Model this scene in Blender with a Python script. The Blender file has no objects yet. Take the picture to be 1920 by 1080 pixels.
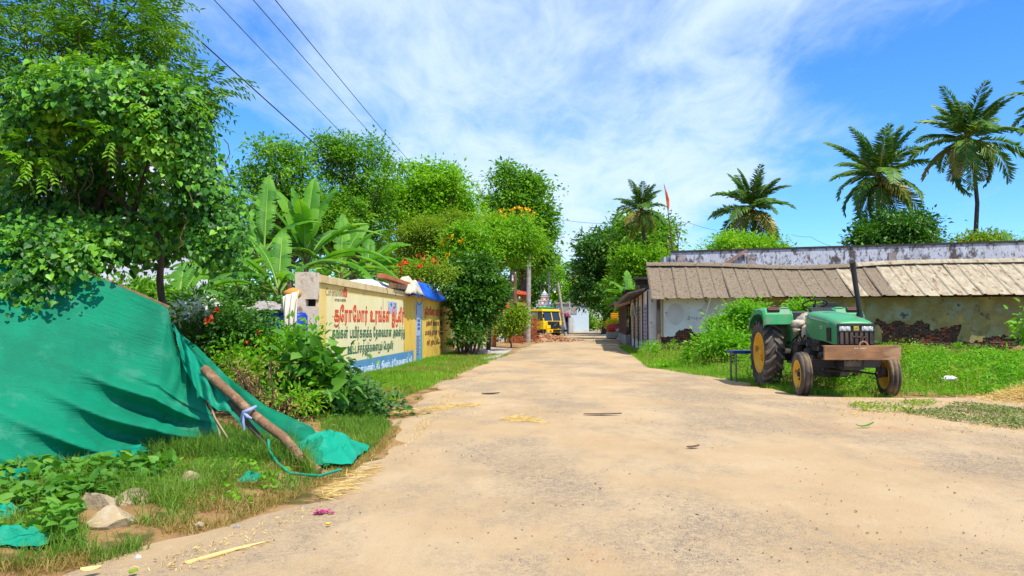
import bpy, bmesh, math, random
import numpy as np
from mathutils import Vector, Matrix

S = bpy.context.scene
COL = S.collection
R = math.radians
# ---------------------------------------------------------------- camera
EYE = 1.35                       # camera height above the road, metres
FPX = 1400.0                     # focal length in pixels of the 1920 wide photograph
PITCH = math.atan(65.0 / FPX)    # the phone looks slightly up
cam = bpy.data.cameras.new('camera')
cam.sensor_width = 36.0
cam.lens = FPX / 1920.0 * 36.0
cam.clip_start = 0.05
cam.clip_end = 3000.0
camo = bpy.data.objects.new('camera', cam)
camo.location = (0, 0, EYE)
camo.rotation_euler = (math.pi / 2 + PITCH, 0, 0)
COL.objects.link(camo)
S.camera = camo

# ---------------------------------------------------------------- sky, sun, exposure
SUN_EL = R(60)
SUN_DIR = Vector((0.62, -0.785, 0)).normalized()      # horizontal direction towards the sun
SUN_VEC = Vector((SUN_DIR.x * math.cos(SUN_EL), SUN_DIR.y * math.cos(SUN_EL), math.sin(SUN_EL)))
SKY_STRENGTH = 0.115
SKY_GAIN = (0.72, 1.17, 1.72, 1)
W = bpy.data.worlds.new('World')
S.world = W
W.use_nodes = True
def make_world():
    nt = W.node_tree
    nt.nodes.clear()
    N = nt.nodes.new
    L = nt.links.new
    out = N('ShaderNodeOutputWorld')
    bg = N('ShaderNodeBackground')
    bg.inputs['Strength'].default_value = SKY_STRENGTH
    sky = N('ShaderNodeTexSky')
    sky.sky_type = 'NISHITA'
    sky.sun_disc = False
    sky.sun_elevation = SUN_EL
    sky.sun_rotation = math.atan2(SUN_DIR.x, SUN_DIR.y)
    sky.air_density = 1.0
    sky.dust_density = 0.3
    sky.ozone_density = 1.6
    hs = N('ShaderNodeHueSaturation')
    hs.inputs['Hue'].default_value = 0.497
    hs.inputs['Saturation'].default_value = 1.22
    hs.inputs['Value'].default_value = 1.0
    L(sky.outputs[0], hs.inputs['Color'])
    gain = N('ShaderNodeMix'); gain.data_type = 'RGBA'; gain.blend_type = 'MULTIPLY'
    gain.inputs[0].default_value = 1.0
    gain.inputs[7].default_value = SKY_GAIN
    L(hs.outputs[0], gain.inputs[6])
    # clouds: a thin wispy bank on a plane high overhead
    tc = N('ShaderNodeTexCoord')
    sx = N('ShaderNodeSeparateXYZ'); L(tc.outputs['Generated'], sx.inputs[0])
    def M(op, a, b=None, c=None, clamp=False):
        n = N('ShaderNodeMath'); n.operation = op; n.use_clamp = clamp
        for i, v in enumerate((a, b, c)):
            if v is None: continue
            if isinstance(v, (int, float)): n.inputs[i].default_value = v
            else: L(v, n.inputs[i])
        return n.outputs[0]
    zc = M('ADD', M('MAXIMUM', sx.outputs[2], 0.0), 0.12)
    u = M('DIVIDE', sx.outputs[0], zc)
    v = M('DIVIDE', sx.outputs[1], zc)
    cb = N('ShaderNodeCombineXYZ'); L(u, cb.inputs[0]); L(v, cb.inputs[1])
    def noise(scale, detail, rough, dist=0.0, rot=0.0, st=(1, 1, 1)):
        mp = N('ShaderNodeMapping'); mp.inputs['Rotation'].default_value = (0, 0, rot); mp.inputs['Scale'].default_value = st
        L(cb.outputs[0], mp.inputs[0])
        n = N('ShaderNodeTexNoise'); n.inputs['Scale'].default_value = scale; n.inputs['Detail'].default_value = detail
        n.inputs['Roughness'].default_value = rough; n.inputs['Distortion'].default_value = dist
        L(mp.outputs[0], n.inputs['Vector'])
        return n.outputs[0]
    n1 = noise(1.25, 9, 0.60, 0.35, R(-28), (1.0, 0.62, 1))
    n2 = noise(0.55, 3, 0.5)
    n3 = noise(5.5, 6, 0.62, 0.5, R(-35), (1.0, 0.45, 1))
    # the bank runs away from the viewer, about 1.9 wide, centred a little right of straight ahead
    e = M('ABSOLUTE', M('SUBTRACT', M('ADD', u, M('MULTIPLY', M('SUBTRACT', n2, 0.5), 1.5)), 0.12))
    mr = N('ShaderNodeMapRange'); mr.interpolation_type = 'SMOOTHSTEP'
    mr.inputs['From Min'].default_value = 1.22; mr.inputs['From Max'].default_value = 0.45
    L(e, mr.inputs['Value'])
    dens = M('ADD', M('MULTIPLY', mr.outputs[0], 0.55), M('ADD', M('MULTIPLY', n1, 1.15), M('MULTIPLY', n3, 0.62)))
    mr2 = N('ShaderNodeMapRange'); mr2.interpolation_type = 'SMOOTHSTEP'
    mr2.inputs['From Min'].default_value = 0.93; mr2.inputs['From Max'].default_value = 1.62
    mr2.inputs['To Max'].default_value = 0.92
    L(dens, mr2.inputs['Value'])
    mx = N('ShaderNodeMix'); mx.data_type = 'RGBA'
    L(mr2.outputs[0], mx.inputs[0]); L(gain.outputs[2], mx.inputs[6])
    k = 1.0 / SKY_STRENGTH
    mx.inputs[7].default_value = (0.66 * k, 0.80 * k, 0.97 * k, 1)
    L(mx.outputs[2], bg.inputs['Color'])
    L(bg.outputs[0], out.inputs[0])
make_world()

sun = bpy.data.lights.new('sun', 'SUN')
sun.energy = 4.8
sun.angle = R(0.5)
sun.color = (1.0, 0.955, 0.87)
suno = bpy.data.objects.new('sun', sun)
suno.rotation_euler = SUN_VEC.to_track_quat('Z', 'Y').to_euler()
suno.location = (20, -30, 60)
COL.objects.link(suno)

S.view_settings.view_transform = 'Standard'
S.view_settings.look = 'None'
S.view_settings.gamma = 1.0
S.view_settings.exposure = 0.34
S.view_settings.use_curve_mapping = False
S.cycles.max_bounces = 8
S.cycles.diffuse_bounces = 4
S.cycles.transmission_bounces = 4
S.cycles.transparent_max_bounces = 8
S.cycles.use_denoising = True

# ---------------------------------------------------------------- geometry helpers
cp, sp_ = math.cos(PITCH), math.sin(PITCH)
def ray(px, py):
    x = (px - 960.0) / FPX; y = (540.0 - py) / FPX
    return Vector((x, cp - sp_ * y, sp_ + cp * y))
def P(px, py, Y):
    """the point of the place at distance Y in front of the camera that lies on this line of sight"""
    d = ray(px, py)
    return Vector((0, 0, EYE)) + d * (Y / d.y)
def G(px, py, z=0.0):
    d = ray(px, py)
    return Vector((0, 0, EYE)) + d * ((z - EYE) / d.z)

def srgb(r, g, b):
    f = lambda c: (c / 12.92 if c <= 0.04045 else ((c + 0.055) / 1.055) ** 2.4)
    return tuple(f(c / 255.0) for c in (r, g, b))
def alb(r, g, b, k=0.72):
    return tuple(min(0.85, c * k) for c in srgb(r, g, b))

def link(o, parent=None):
    COL.objects.link(o)
    if parent is not None:
        o.parent = parent
    return o
def tag(o, label=None, cat=None, group=None, kind=None):
    if label: o['label'] = label
    if cat: o['category'] = cat
    if group: o['group'] = group
    if kind: o['kind'] = kind
    return o
def thing(name, label, cat, loc=(0, 0, 0), rz=0.0, group=None, rx=0.0, ry=0.0, scale=1.0):
    o = bpy.data.objects.new(name, None)
    o.empty_display_size = 0.3
    o.location = loc; o.rotation_euler = (rx, ry, rz); o.scale = (scale,) * 3
    link(o)
    return tag(o, label, cat, group)
def inv_of(o):
    return (Matrix.Translation(o.location) @ o.rotation_euler.to_matrix().to_4x4() @ Matrix.Diagonal((*o.scale, 1))).inverted()
def world_child(o, parent):
    """o's mesh is written in world coordinates; hang it on its thing without moving it"""
    q = parent; chain = []
    while q is not None:
        chain.append(q); q = q.parent
    full = Matrix.Identity(4)
    for q in reversed(chain):
        loc = Matrix.Translation(q.location) @ q.rotation_euler.to_matrix().to_4x4() @ Matrix.Diagonal((*q.scale, 1))
        full = full @ (q.matrix_parent_inverse if q.parent is not None else Matrix.Identity(4)) @ loc
    o.parent = parent
    o.matrix_parent_inverse = full.inverted()
    return o
def copy_tree(o, parent=None):
    c = o.copy(); COL.objects.link(c)
    if parent is not None:
        c.parent = parent
        c.matrix_parent_inverse = o.matrix_parent_inverse.copy()
    for ch in [k for k in o.children]:
        copy_tree(ch, c)
    return c

def np_mesh(name, verts, face_sets, smooth=False):
    """verts (n,3); face_sets: list of (m,k) index arrays"""
    me = bpy.data.meshes.new(name)
    verts = np.asarray(verts, dtype=np.float32)
    me.vertices.add(len(verts)); me.vertices.foreach_set('co', verts.ravel())
    loops = np.concatenate([np.asarray(f, dtype=np.int32).ravel() for f in face_sets])
    starts, tot = [], 0
    for f in face_sets:
        m, k = f.shape
        starts.append(tot + np.arange(m, dtype=np.int32) * k); tot += m * k
    starts = np.concatenate(starts).astype(np.int32)
    me.loops.add(len(loops)); me.loops.foreach_set('vertex_index', loops)
    me.polygons.add(len(starts)); me.polygons.foreach_set('loop_start', starts)
    if smooth:
        me.polygons.foreach_set('use_smooth', np.ones(len(starts), dtype=bool))
    me.update(calc_edges=True)
    return me

class MB:
    """collects shapes and links them as ONE mesh object"""
    def __init__(self): self.v = []; self.f = []; self.sm = []
    def add(self, verts, faces, smooth=False):
        b = len(self.v)
        self.v += [tuple(p) for p in verts]
        self.f += [tuple(b + i for i in f) for f in faces]
        self.sm += [smooth] * len(faces)
        return self
    def box(self, c, s, rz=0.0, rx=0.0, ry=0.0, M=None, taper=1.0):
        hx, hy, hz = s[0] / 2, s[1] / 2, s[2] / 2
        vs = [Vector((x * (taper if z > 0 else 1), y * (taper if z > 0 else 1), z)) for z in (-hz, hz) for x, y in ((-hx, -hy), (hx, -hy), (hx, hy), (-hx, hy))]
        if rx or ry or rz:
            m = Matrix.Rotation(rz, 3, 'Z') @ Matrix.Rotation(ry, 3, 'Y') @ Matrix.Rotation(rx, 3, 'X')
            vs = [m @ v for v in vs]
        vs = [v + Vector(c) for v in vs]
        if M is not None: vs = [M @ v for v in vs]
        return self.add(vs, [(0, 3, 2, 1), (4, 5, 6, 7), (0, 1, 5, 4), (1, 2, 6, 5), (2, 3, 7, 6), (3, 0, 4, 7)])
    def hexa(self, p):
        """eight corners: bottom four counter-clockwise, then top four"""
        return self.add(p, [(0, 3, 2, 1), (4, 5, 6, 7), (0, 1, 5, 4), (1, 2, 6, 5), (2, 3, 7, 6), (3, 0, 4, 7)])
    def beam(self, a, b, w, h, up=(0, 0, 1)):
        a, b = Vector(a), Vector(b); d = (b - a).normalized()
        s = d.cross(Vector(up))
        if s.length < 1e-4: s = d.cross(Vector((1, 0, 0)))
        s.normalize(); n = s.cross(d).normalized()
        q = [s * (-w / 2) - n * (h / 2), s * (w / 2) - n * (h / 2), s * (w / 2) + n * (h / 2), s * (-w / 2) + n * (h / 2)]
        vs = [a + k for k in q] + [b + k for k in q]
        return self.add(vs, [(0, 1, 2, 3), (7, 6, 5, 4), (0, 4, 5, 1), (1, 5, 6, 2), (2, 6, 7, 3), (3, 7, 4, 0)])
    def tube(self, pts, rad, n=8, caps=True, smooth=True):
        pts = [Vector(p) for p in pts]
        if not hasattr(rad, '__len__'): rad = [rad] * len(pts)
        vs = []; prev = None
        for i, p in enumerate(pts):
            d = (pts[min(i + 1, len(pts) - 1)] - pts[max(i - 1, 0)])
            d = d.normalized() if d.length > 1e-9 else Vector((0, 0, 1))
            if prev is None:
                a = Vector((1, 0, 0)) if abs(d.x) < 0.8 else Vector((0, 1, 0))
                s = d.cross(a).normalized()
            else:
                s = (prev - d * prev.dot(d))
                s = s.normalized() if s.length > 1e-6 else d.orthogonal().normalized()
            prev = s; t = d.cross(s)
            for k in range(n):
                an = 2 * math.pi * k / n
                vs.append(p + (s * math.cos(an) + t * math.sin(an)) * rad[i])
        fs = [(i * n + k, i * n + (k + 1) % n, (i + 1) * n + (k + 1) % n, (i + 1) * n + k) for i in range(len(pts) - 1) for k in range(n)]
        self.add(vs, fs, smooth)
        if caps:
            self.add(vs[:n], [tuple(range(n - 1, -1, -1))]); self.add(vs[-n:], [tuple(range(n))])
        return self
    def cyl(self, a, b, r, r2=None, n=12, smooth=True):
        return self.tube([a, b], [r, r if r2 is None else r2], n, True, smooth)
    def lathe(self, prof, axis_o, axis_d, n=20, smooth=True, close=False):
        """prof: list of (along axis, radius)"""
        o = Vector(axis_o); d = Vector(axis_d).normalized(); s = d.orthogonal().normalized(); t = d.cross(s)
        vs = [o + d * a + (s * math.cos(2 * math.pi * k / n) + t * math.sin(2 * math.pi * k / n)) * r for a, r in prof for k in range(n)]
        m = len(prof)
        fs = [(i * n + k, i * n + (k + 1) % n, ((i + 1) % m) * n + (k + 1) % n, ((i + 1) % m) * n + k) for i in range(m if close else m - 1) for k in range(n)]
        return self.add(vs, fs, smooth)
    def ell(self, c, r, nu=10, nv=6, jit=0.0, rng=None, smooth=True):
        c = Vector(c); vs = []
        for j in range(nv + 1):
            th = math.pi * j / nv
            for k in range(nu):
                ph = 2 * math.pi * k / nu
                q = 1.0 + (rng.uniform(-jit, jit) if jit and rng else 0)
                vs.append(c + Vector((r[0] * math.sin(th) * math.cos(ph), r[1] * math.sin(th) * math.sin(ph), r[2] * math.cos(th))) * q)
        fs = [(j * nu + k, (j + 1) * nu + k, (j + 1) * nu + (k + 1) % nu, j * nu + (k + 1) % nu) for j in range(nv) for k in range(nu)]
        return self.add(vs, fs, smooth)
    def prism(self, poly, y0, y1):
        """poly in (x,z), extruded along y"""
        n = len(poly)
        vs = [(x, y0, z) for x, z in poly] + [(x, y1, z) for x, z in poly]
        return self.add(vs, [tuple(range(n)), tuple(range(2 * n - 1, n - 1, -1))] + [(i, i + n, (i + 1) % n + n, (i + 1) % n) for i in range(n)])
    def mesh(self, name):
        me = bpy.data.meshes.new(name)
        me.from_pydata(self.v, [], self.f)
        me.polygons.foreach_set('use_smooth', self.sm)
        me.update()
        return me
    def build(self, name, m, parent=None, world=False, bevel=0.0, loc=None, fix=True):
        me = self.mesh(name)
        if fix:
            bm = bmesh.new(); bm.from_mesh(me); bmesh.ops.recalc_face_normals(bm, faces=bm.faces)
            if bevel:
                bmesh.ops.remove_doubles(bm, verts=bm.verts, dist=1e-5)
                es = [e for e in bm.edges if len(e.link_faces) == 2 and e.calc_face_angle(0) > 0.6]
                bmesh.ops.bevel(bm, geom=es, offset=bevel, segments=2, profile=0.6, affect='EDGES', clamp_overlap=True)
            bm.to_mesh(me); bm.free()
        me.materials.append(m)
        o = bpy.data.objects.new(name, me)
        if loc is not None: o.location = loc
        COL.objects.link(o)
        if parent is not None:
            if world: world_child(o, parent)
            else: o.parent = parent
        return o
def mesh_obj(name, me, m, parent=None, world=False):
    me.materials.append(m)
    o = bpy.data.objects.new(name, me)
    COL.objects.link(o)
    if parent is not None:
        if world: world_child(o, parent)
        else: o.parent = parent
    return o

# ---------------------------------------------------------------- materials
MATS = {}
def pmat(name, c1, c2=None, c3=None, scale=6.0, rough=0.85, bump=0.0, bscale=None, detail=6, metal=0.0, coord='Position', spec=0.3, stretch=(1, 1, 1), lo=0.35, hi=0.65, spots=None, sscale=30, sthr=0.62, nrough=0.6, spots2=None, s2scale=4, s2thr=0.6):
    """a procedural surface: noise between up to three own colours, optional stains/specks with a shape of their own, fine relief"""
    m = bpy.data.materials.new(name); m.use_nodes = True
    nt = m.node_tree; N = nt.nodes.new; L = nt.links.new
    b = nt.nodes['Principled BSDF']
    b.inputs['Roughness'].default_value = rough; b.inputs['Metallic'].default_value = metal
    b.inputs['Specular IOR Level'].default_value = spec
    if coord == 'Position': vec = N('ShaderNodeNewGeometry').outputs['Position']
    else: vec = N('ShaderNodeTexCoord').outputs['Object']
    mp = N('ShaderNodeMapping'); mp.inputs['Scale'].default_value = stretch; L(vec, mp.inputs[0])
    c2 = c2 or tuple(c * 0.82 for c in c1)
    no = N('ShaderNodeTexNoise'); no.inputs['Scale'].default_value = scale; no.inputs['Detail'].default_value = detail; no.inputs['Roughness'].default_value = nrough
    L(mp.outputs[0], no.inputs['Vector'])
    cr = N('ShaderNodeValToRGB'); e = cr.color_ramp.elements
    e[0].position = lo; e[0].color = (*c1, 1); e[1].position = hi; e[1].color = (*(c3 or c2), 1)
    if c3:
        q = e.new((lo + hi) / 2); q.color = (*c2, 1)
    L(no.outputs[0], cr.inputs[0]); col = cr.outputs[0]
    for sc_, sc2, th in ((spots, sscale, sthr), (spots2, s2scale, s2thr)):
        if sc_:
            n2 = N('ShaderNodeTexNoise'); n2.inputs['Scale'].default_value = sc2; n2.inputs['Detail'].default_value = 5; n2.inputs['Roughness'].default_value = 0.65
            L(mp.outputs[0], n2.inputs['Vector'])
            mr = N('ShaderNodeMapRange'); mr.inputs['From Min'].default_value = th - 0.04; mr.inputs['From Max'].default_value = th + 0.05; L(n2.outputs[0], mr.inputs['Value'])
            mx = N('ShaderNodeMix'); mx.data_type = 'RGBA'; L(mr.outputs[0], mx.inputs[0]); L(col, mx.inputs[6]); mx.inputs[7].default_value = (*sc_, 1)
            col = mx.outputs[2]
    L(col, b.inputs['Base Color'])
    if bump:
        nb = N('ShaderNodeTexNoise'); nb.inputs['Scale'].default_value = bscale or scale * 4; nb.inputs['Detail'].default_value = 6; nb.inputs['Roughness'].default_value = 0.65
        L(mp.outputs[0], nb.inputs['Vector'])
        bp = N('ShaderNodeBump'); bp.inputs['Strength'].default_value = bump; bp.inputs['Distance'].default_value = 0.02
        L(nb.outputs[0], bp.inputs['Height']); L(bp.outputs[0], b.inputs['Normal'])
    MATS[name] = m
    return m
def leafmat(name, cols, trans=0.35, rough=0.5, spec=0.22, tint=(1.35, 1.4, 0.45)):
    """leaves: every leaf its own green, some light passing through"""
    m = bpy.data.materials.new(name); m.use_nodes = True
    nt = m.node_tree; N = nt.nodes.new; L = nt.links.new
    b = nt.nodes['Principled BSDF']; out = nt.nodes['Material Output']
    b.inputs['Roughness'].default_value = rough; b.inputs['Specular IOR Level'].default_value = spec
    ge = N('ShaderNodeNewGeometry')
    cr = N('ShaderNodeValToRGB'); e = cr.color_ramp.elements
    e[0].position = 0; e[0].color = (*cols[0], 1); e[1].position = 1; e[1].color = (*cols[-1], 1)
    for i, c in enumerate(cols[1:-1]):
        q = e.new((i + 1) / (len(cols) - 1)); q.color = (*c, 1)
    # neighbouring leaves agree a little: patches of younger and older growth
    no = N('ShaderNodeTexNoise'); no.inputs['Scale'].default_value = 1.3; no.inputs['Detail'].default_value = 3
    L(ge.outputs['Position'], no.inputs['Vector'])
    mr = N('ShaderNodeMapRange'); mr.inputs['From Min'].default_value = 0.32; mr.inputs['From Max'].default_value = 0.68; L(no.outputs[0], mr.inputs['Value'])
    ma = N('ShaderNodeMix'); ma.data_type = 'FLOAT'; ma.inputs[0].default_value = 0.55
    L(mr.outputs[0], ma.inputs[2]); L(ge.outputs['Random Per Island'], ma.inputs[3])
    L(ma.outputs[0], cr.inputs[0]); L(cr.outputs[0], b.inputs['Base Color'])
    tr = N('ShaderNodeBsdfTranslucent')
    tm = N('ShaderNodeMix'); tm.data_type = 'RGBA'; tm.blend_type = 'MULTIPLY'; tm.inputs[0].default_value = 1; tm.inputs[7].default_value = (*tint, 1)
    L(cr.outputs[0], tm.inputs[6]); L(tm.outputs[2], tr.inputs['Color'])
    ms = N('ShaderNodeMixShader'); ms.inputs[0].default_value = trans
    L(b.outputs[0], ms.inputs[1]); L(tr.outputs[0], ms.inputs[2]); L(ms.outputs[0], out.inputs[0])
    MATS[name] = m
    return m

# ---------------------------------------------------------------- leaves
T_LEAF = (np.array([(0, 0, 0), (.42, -.5, .09), (1, 0, -.10), (.42, .5, .09)], float), [np.array([(0, 1, 2), (0, 2, 3)])])
T_BIG = (np.array([(0, 0, 0), (.30, -.46, .08), (.70, -.32, .05), (1, 0, -.16), (.70, .32, .05), (.30, .46, .08), (.5, 0, -.02)], float),
         [np.array([(0, 1, 2, 6), (6, 2, 3, 3), (0, 6, 4, 5), (6, 3, 3, 4)])])
T_BIG = (T_BIG[0], [np.array([(0, 1, 2, 6), (0, 6, 4, 5)]), np.array([(6, 2, 3), (6, 3, 4)])])
T_HEART = (np.array([(.13, 0, 0), (0, -.24, .05), (.14, -.47, .10), (.45, -.43, .08), (.78, -.19, .01), (1, 0, -.10), (.78, .19, .01), (.45, .43, .08), (.14, .47, .10), (0, .24, .05), (.55, 0, -.02)], float),
           [np.array([(0, 1, 2, 3), (0, 3, 4, 10), (0, 10, 6, 7), (0, 7, 8, 9)]), np.array([(10, 4, 5), (10, 5, 6)])])
T_STRAW = (np.array([(0, 0, 0), (.3, -.5, 0), (.8, -.4, .015), (1, 0, 0), (.8, .4, .015), (.3, .5, 0)], float), [np.array([(0, 1, 2, 3), (0, 3, 4, 5)])])
T_LANCE = (np.array([(0, 0, 0), (.3, -.5, .05), (.65, -.36, .0), (1, 0, -.18), (.65, .36, 0), (.3, .5, .05)], float), [np.array([(0, 1, 2, 3), (0, 3, 4, 5)])])
def unit(a):
    return a / np.maximum(np.linalg.norm(a, axis=1, keepdims=True), 1e-9)
def leaf_geo(Pt, A, Nn, Ln, Wd, tmpl):
    A = unit(A); B = unit(np.cross(Nn, A)); N2 = np.cross(A, B)
    tv, fs = tmpl; n, k = len(Pt), len(tv)
    Ln = np.broadcast_to(np.asarray(Ln, float), (n,)); Wd = np.broadcast_to(np.asarray(Wd, float), (n,))
    V = (Pt[:, None] + A[:, None] * (tv[None, :, 0:1] * Ln[:, None, None]) + B[:, None] * (tv[None, :, 1:2] * Wd[:, None, None])
         + N2[:, None] * (tv[None, :, 2:3] * Ln[:, None, None]))
    off = (np.arange(n) * k)[:, None, None]
    return V.reshape(-1, 3), [(f[None] + off).reshape(-1, f.shape[1]) for f in fs]
class Leaves:
    def __init__(self): self.v = []; self.fs = {}; self.n = 0
    def add(self, V, F):
        self.v.append(V)
        for f in F: self.fs.setdefault(f.shape[1], []).append(f + self.n)
        self.n += len(V)
    def put(self, Pt, A, Nn, Ln, Wd, tmpl): self.add(*leaf_geo(Pt, A, Nn, Ln, Wd, tmpl))
    def build(self, name, m, parent=None, world=True, smooth=False):
        me = np_mesh(name, np.concatenate(self.v), [np.concatenate(f) for f in self.fs.values()], smooth)
        return mesh_obj(name, me, m, parent, world and parent is not None)
def blob(px, py, Y, rx, ry, rd=None):
    """a lobe of a crown: where it stands, its half width and half height; depth like the width unless given"""
    c = P(px, py, Y); k = Y / FPX
    return (np.array(c), np.array((rx * k, (rx * k if rd is None else rd), ry * k)))
def clump_points(rng, blobs, n_clump, shell=0.55, top=0.25):
    """points near the outside of the lobes, fewer underneath"""
    wts = np.array([(r[0] * r[1] * r[2]) ** (2 / 3) for _, r in blobs]); wts = wts / wts.sum()
    cnt = rng.multinomial(n_clump, wts); out = []; dirs = []
    for (c, r), k in zip(blobs, cnt):
        d = unit(rng.normal(size=(k, 3)) + np.array((0, 0, top)))
        rr = shell + (1 - shell) * rng.random(k) ** 0.6
        out.append(c + d * r * rr[:, None]); dirs.append(unit(d / r))
    return np.concatenate(out), np.concatenate(dirs)
def crown_geo(rng, LV, blobs, n_clump, per, rc, ln, wr=0.45, shell=0.55, up=0.6, tmpl=T_LEAF, droop=0.25, top=0.25, flat=0.6, jit=0.35):
    cpnt, cdir = clump_points(rng, blobs, n_clump, shell, top)
    n = n_clump * per
    ci = np.repeat(np.arange(len(cpnt)), per)
    off = rng.normal(size=(len(ci), 3)) * rc * np.array((1, 1, flat))
    size = 0.55 + 0.9 * rng.random(len(cpnt))
    p = cpnt[ci] + off * size[ci][:, None]
    od = unit(off + 1e-6)
    nn = unit(np.array((0, 0, up)) + cdir[ci] * 0.5 + rng.normal(size=p.shape) * 0.42)
    a = unit(od + cdir[ci] * 0.5 + rng.normal(size=p.shape) * 0.5 - np.array((0, 0, droop)))
    l = ln * (1 - jit + 2 * jit * rng.random(len(p))) * (.68 + .62 * rng.random(len(cpnt)))[ci]
    LV.put(p, a, nn, l, l * wr, tmpl)
    return cpnt
def lobes(rng, blobs, k=8, f=.46):
    """break smooth lobes into many uneven boughs"""
    out = []
    for c, r in blobs:
        out.append((c, r * .62))
        d = unit(rng.normal(size=(k, 3)) + np.array((0, 0, .25)))
        for q in d:
            s = f * (.32 + .95 * rng.random())
            out.append((c + q * r * (.50 + .68 * rng.random()), r * s * (.8 + .4 * rng.random(3)) * np.array((1, 1, .8))))
    return out
def limbs(mb, base, top, targets, r0, rng, n=7, kink=0.12):
    base, top = Vector(base), Vector(top)
    pts = []
    for i in range(6):
        t = i / 5
        q = base.lerp(top, t)
        if 0 < i < 5: q = q + Vector((rng.uniform(-1, 1), rng.uniform(-1, 1), 0)) * kink
        pts.append(q)
    mb.tube(pts, [r0 * (1.25 if i == 0 else 1 - 0.1 * i) for i in range(6)], n)
    for tg in targets:
        tg = Vector(tg); t0 = rng.uniform(0.45, 0.95); s = base.lerp(top, t0)
        mid = s.lerp(tg, 0.5) + Vector((rng.uniform(-1, 1), rng.uniform(-1, 1), rng.uniform(0, 1))) * (tg - s).length * 0.12
        rr = r0 * 0.45
        mb.tube([s, s.lerp(mid, .5), mid, mid.lerp(tg, .6), tg], [rr, rr * .8, rr * .6, rr * .4, rr * .15], 5)
def poly_sample(rng, poly, n):
    poly = np.array([(p[0], p[1]) for p in poly]); lo, hi = poly.min(0), poly.max(0); out = []; got = 0
    while got < n:
        q = lo + (hi - lo) * rng.random((n * 2, 2)); ins = np.zeros(len(q), bool)
        x, y = q[:, 0], q[:, 1]
        for i in range(len(poly)):
            x1, y1 = poly[i]; x2, y2 = poly[i - 1]
            c = ((y1 > y) != (y2 > y)) & (x < (x2 - x1) * (y - y1) / (y2 - y1 + 1e-12) + x1)
            ins ^= c
        out.append(q[ins]); got += ins.sum()
    return np.concatenate(out)[:n]
def vnoise(x, y, s, seed=0):
    """cheap smooth value noise, -1..1"""
    x = np.asarray(x, float) * s + seed * 17.31; y = np.asarray(y, float) * s + seed * 7.77
    xi, yi = np.floor(x), np.floor(y); fx, fy = x - xi, y - yi
    fx = fx * fx * (3 - 2 * fx); fy = fy * fy * (3 - 2 * fy)
    h = lambda a, b: (np.sin(a * 127.1 + b * 311.7 + seed * 74.7) * 43758.5453) % 1.0
    v = (h(xi, yi) * (1 - fx) + h(xi + 1, yi) * fx) * (1 - fy) + (h(xi, yi + 1) * (1 - fx) + h(xi + 1, yi + 1) * fx) * fy
    return v * 2 - 1
def grass_geo(rng, LV, xy, h, w, lean=0.5, z0=None):
    n = len(xy)
    z = gs(xy[:, 0], xy[:, 1]) if z0 is None else np.full(n, z0)
    b = np.column_stack([xy, z - 0.01]); an = rng.random(n) * 2 * np.pi
    side = np.column_stack([np.cos(an), np.sin(an), np.zeros(n)])
    ld = rng.random(n) * 2 * np.pi; ln = lean * rng.random(n) * 1.3
    dv = np.column_stack([np.cos(ld) * ln, np.sin(ld) * ln, np.zeros(n)])
    hh = (h * (0.45 + 0.9 * rng.random(n)))[:, None]; ww = (w * (0.7 + .6 * rng.random(n)))[:, None]
    upv = np.array((0, 0, 1.0))
    m = b + upv * hh * 0.58 + dv * hh * 0.30
    t = b + upv * hh * (1 - 0.35 * ln[:, None]) + dv * hh
    V = np.stack([b - side * ww, b + side * ww, m - side * ww * .75, m + side * ww * .75, t], 1).reshape(-1, 3)
    o = (np.arange(n) * 5)[:, None]
    LV.add(V, [np.array([[0, 1, 3, 2]]) + o, np.array([[2, 3, 4]]) + o])
# ---------------------------------------------------------------- ground and road
rs = np.random.default_rng
_L = [(-60, 1500), (110, 1080), (330, 1010), (520, 940), (640, 888), (715, 825), (748, 772), (835, 715), (925, 674), (1000, 646), (1058, 631), (1088, 617.5)]
_Rr = [(1700, 749), (1480, 739), (1385, 714), (1240, 690), (1195, 668), (1168, 648), (1152, 630), (1138, 617.5)]
LY = np.array([0.0] + [G(*p).y for p in _L] + [190.0]); LX = np.array([-4.6] + [G(*p).x for p in _L] + [6.0])
RY = np.array([-20, 12.6, 13.1] + [G(*p).y for p in _Rr] + [190.0]); RX = np.array([60, 60, 14.0] + [G(*p).x for p in _Rr] + [14.0])
def road_l(y): return np.interp(y, LY, LX)
def road_r(y): return np.interp(y, RY, RX)
def sstep(t):
    t = np.clip(t, 0, 1); return t * t * (3 - 2 * t)
def gz(x, y):
    x = np.asarray(x, float); y = np.asarray(y, float)
    out = np.maximum(road_l(y) - x, x - road_r(y))
    m = sstep((out + 0.1) / 1.1)
    far = 1.0 / (1.0 + np.hypot(x, y) / 90.0)
    return -0.03 + m * (0.055 + far * (0.05 * vnoise(x, y, 0.8, 3) + 0.025 * vnoise(x, y, 2.7, 5)))
def gs(x, y):
    """what one stands on: the road surface inside the road, else the soil"""
    return np.where((x > road_l(y) + .35) & (x < road_r(y) - .35), .026, gz(x, y))
def gzf(x, y): return float(gz(x, y))

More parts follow.
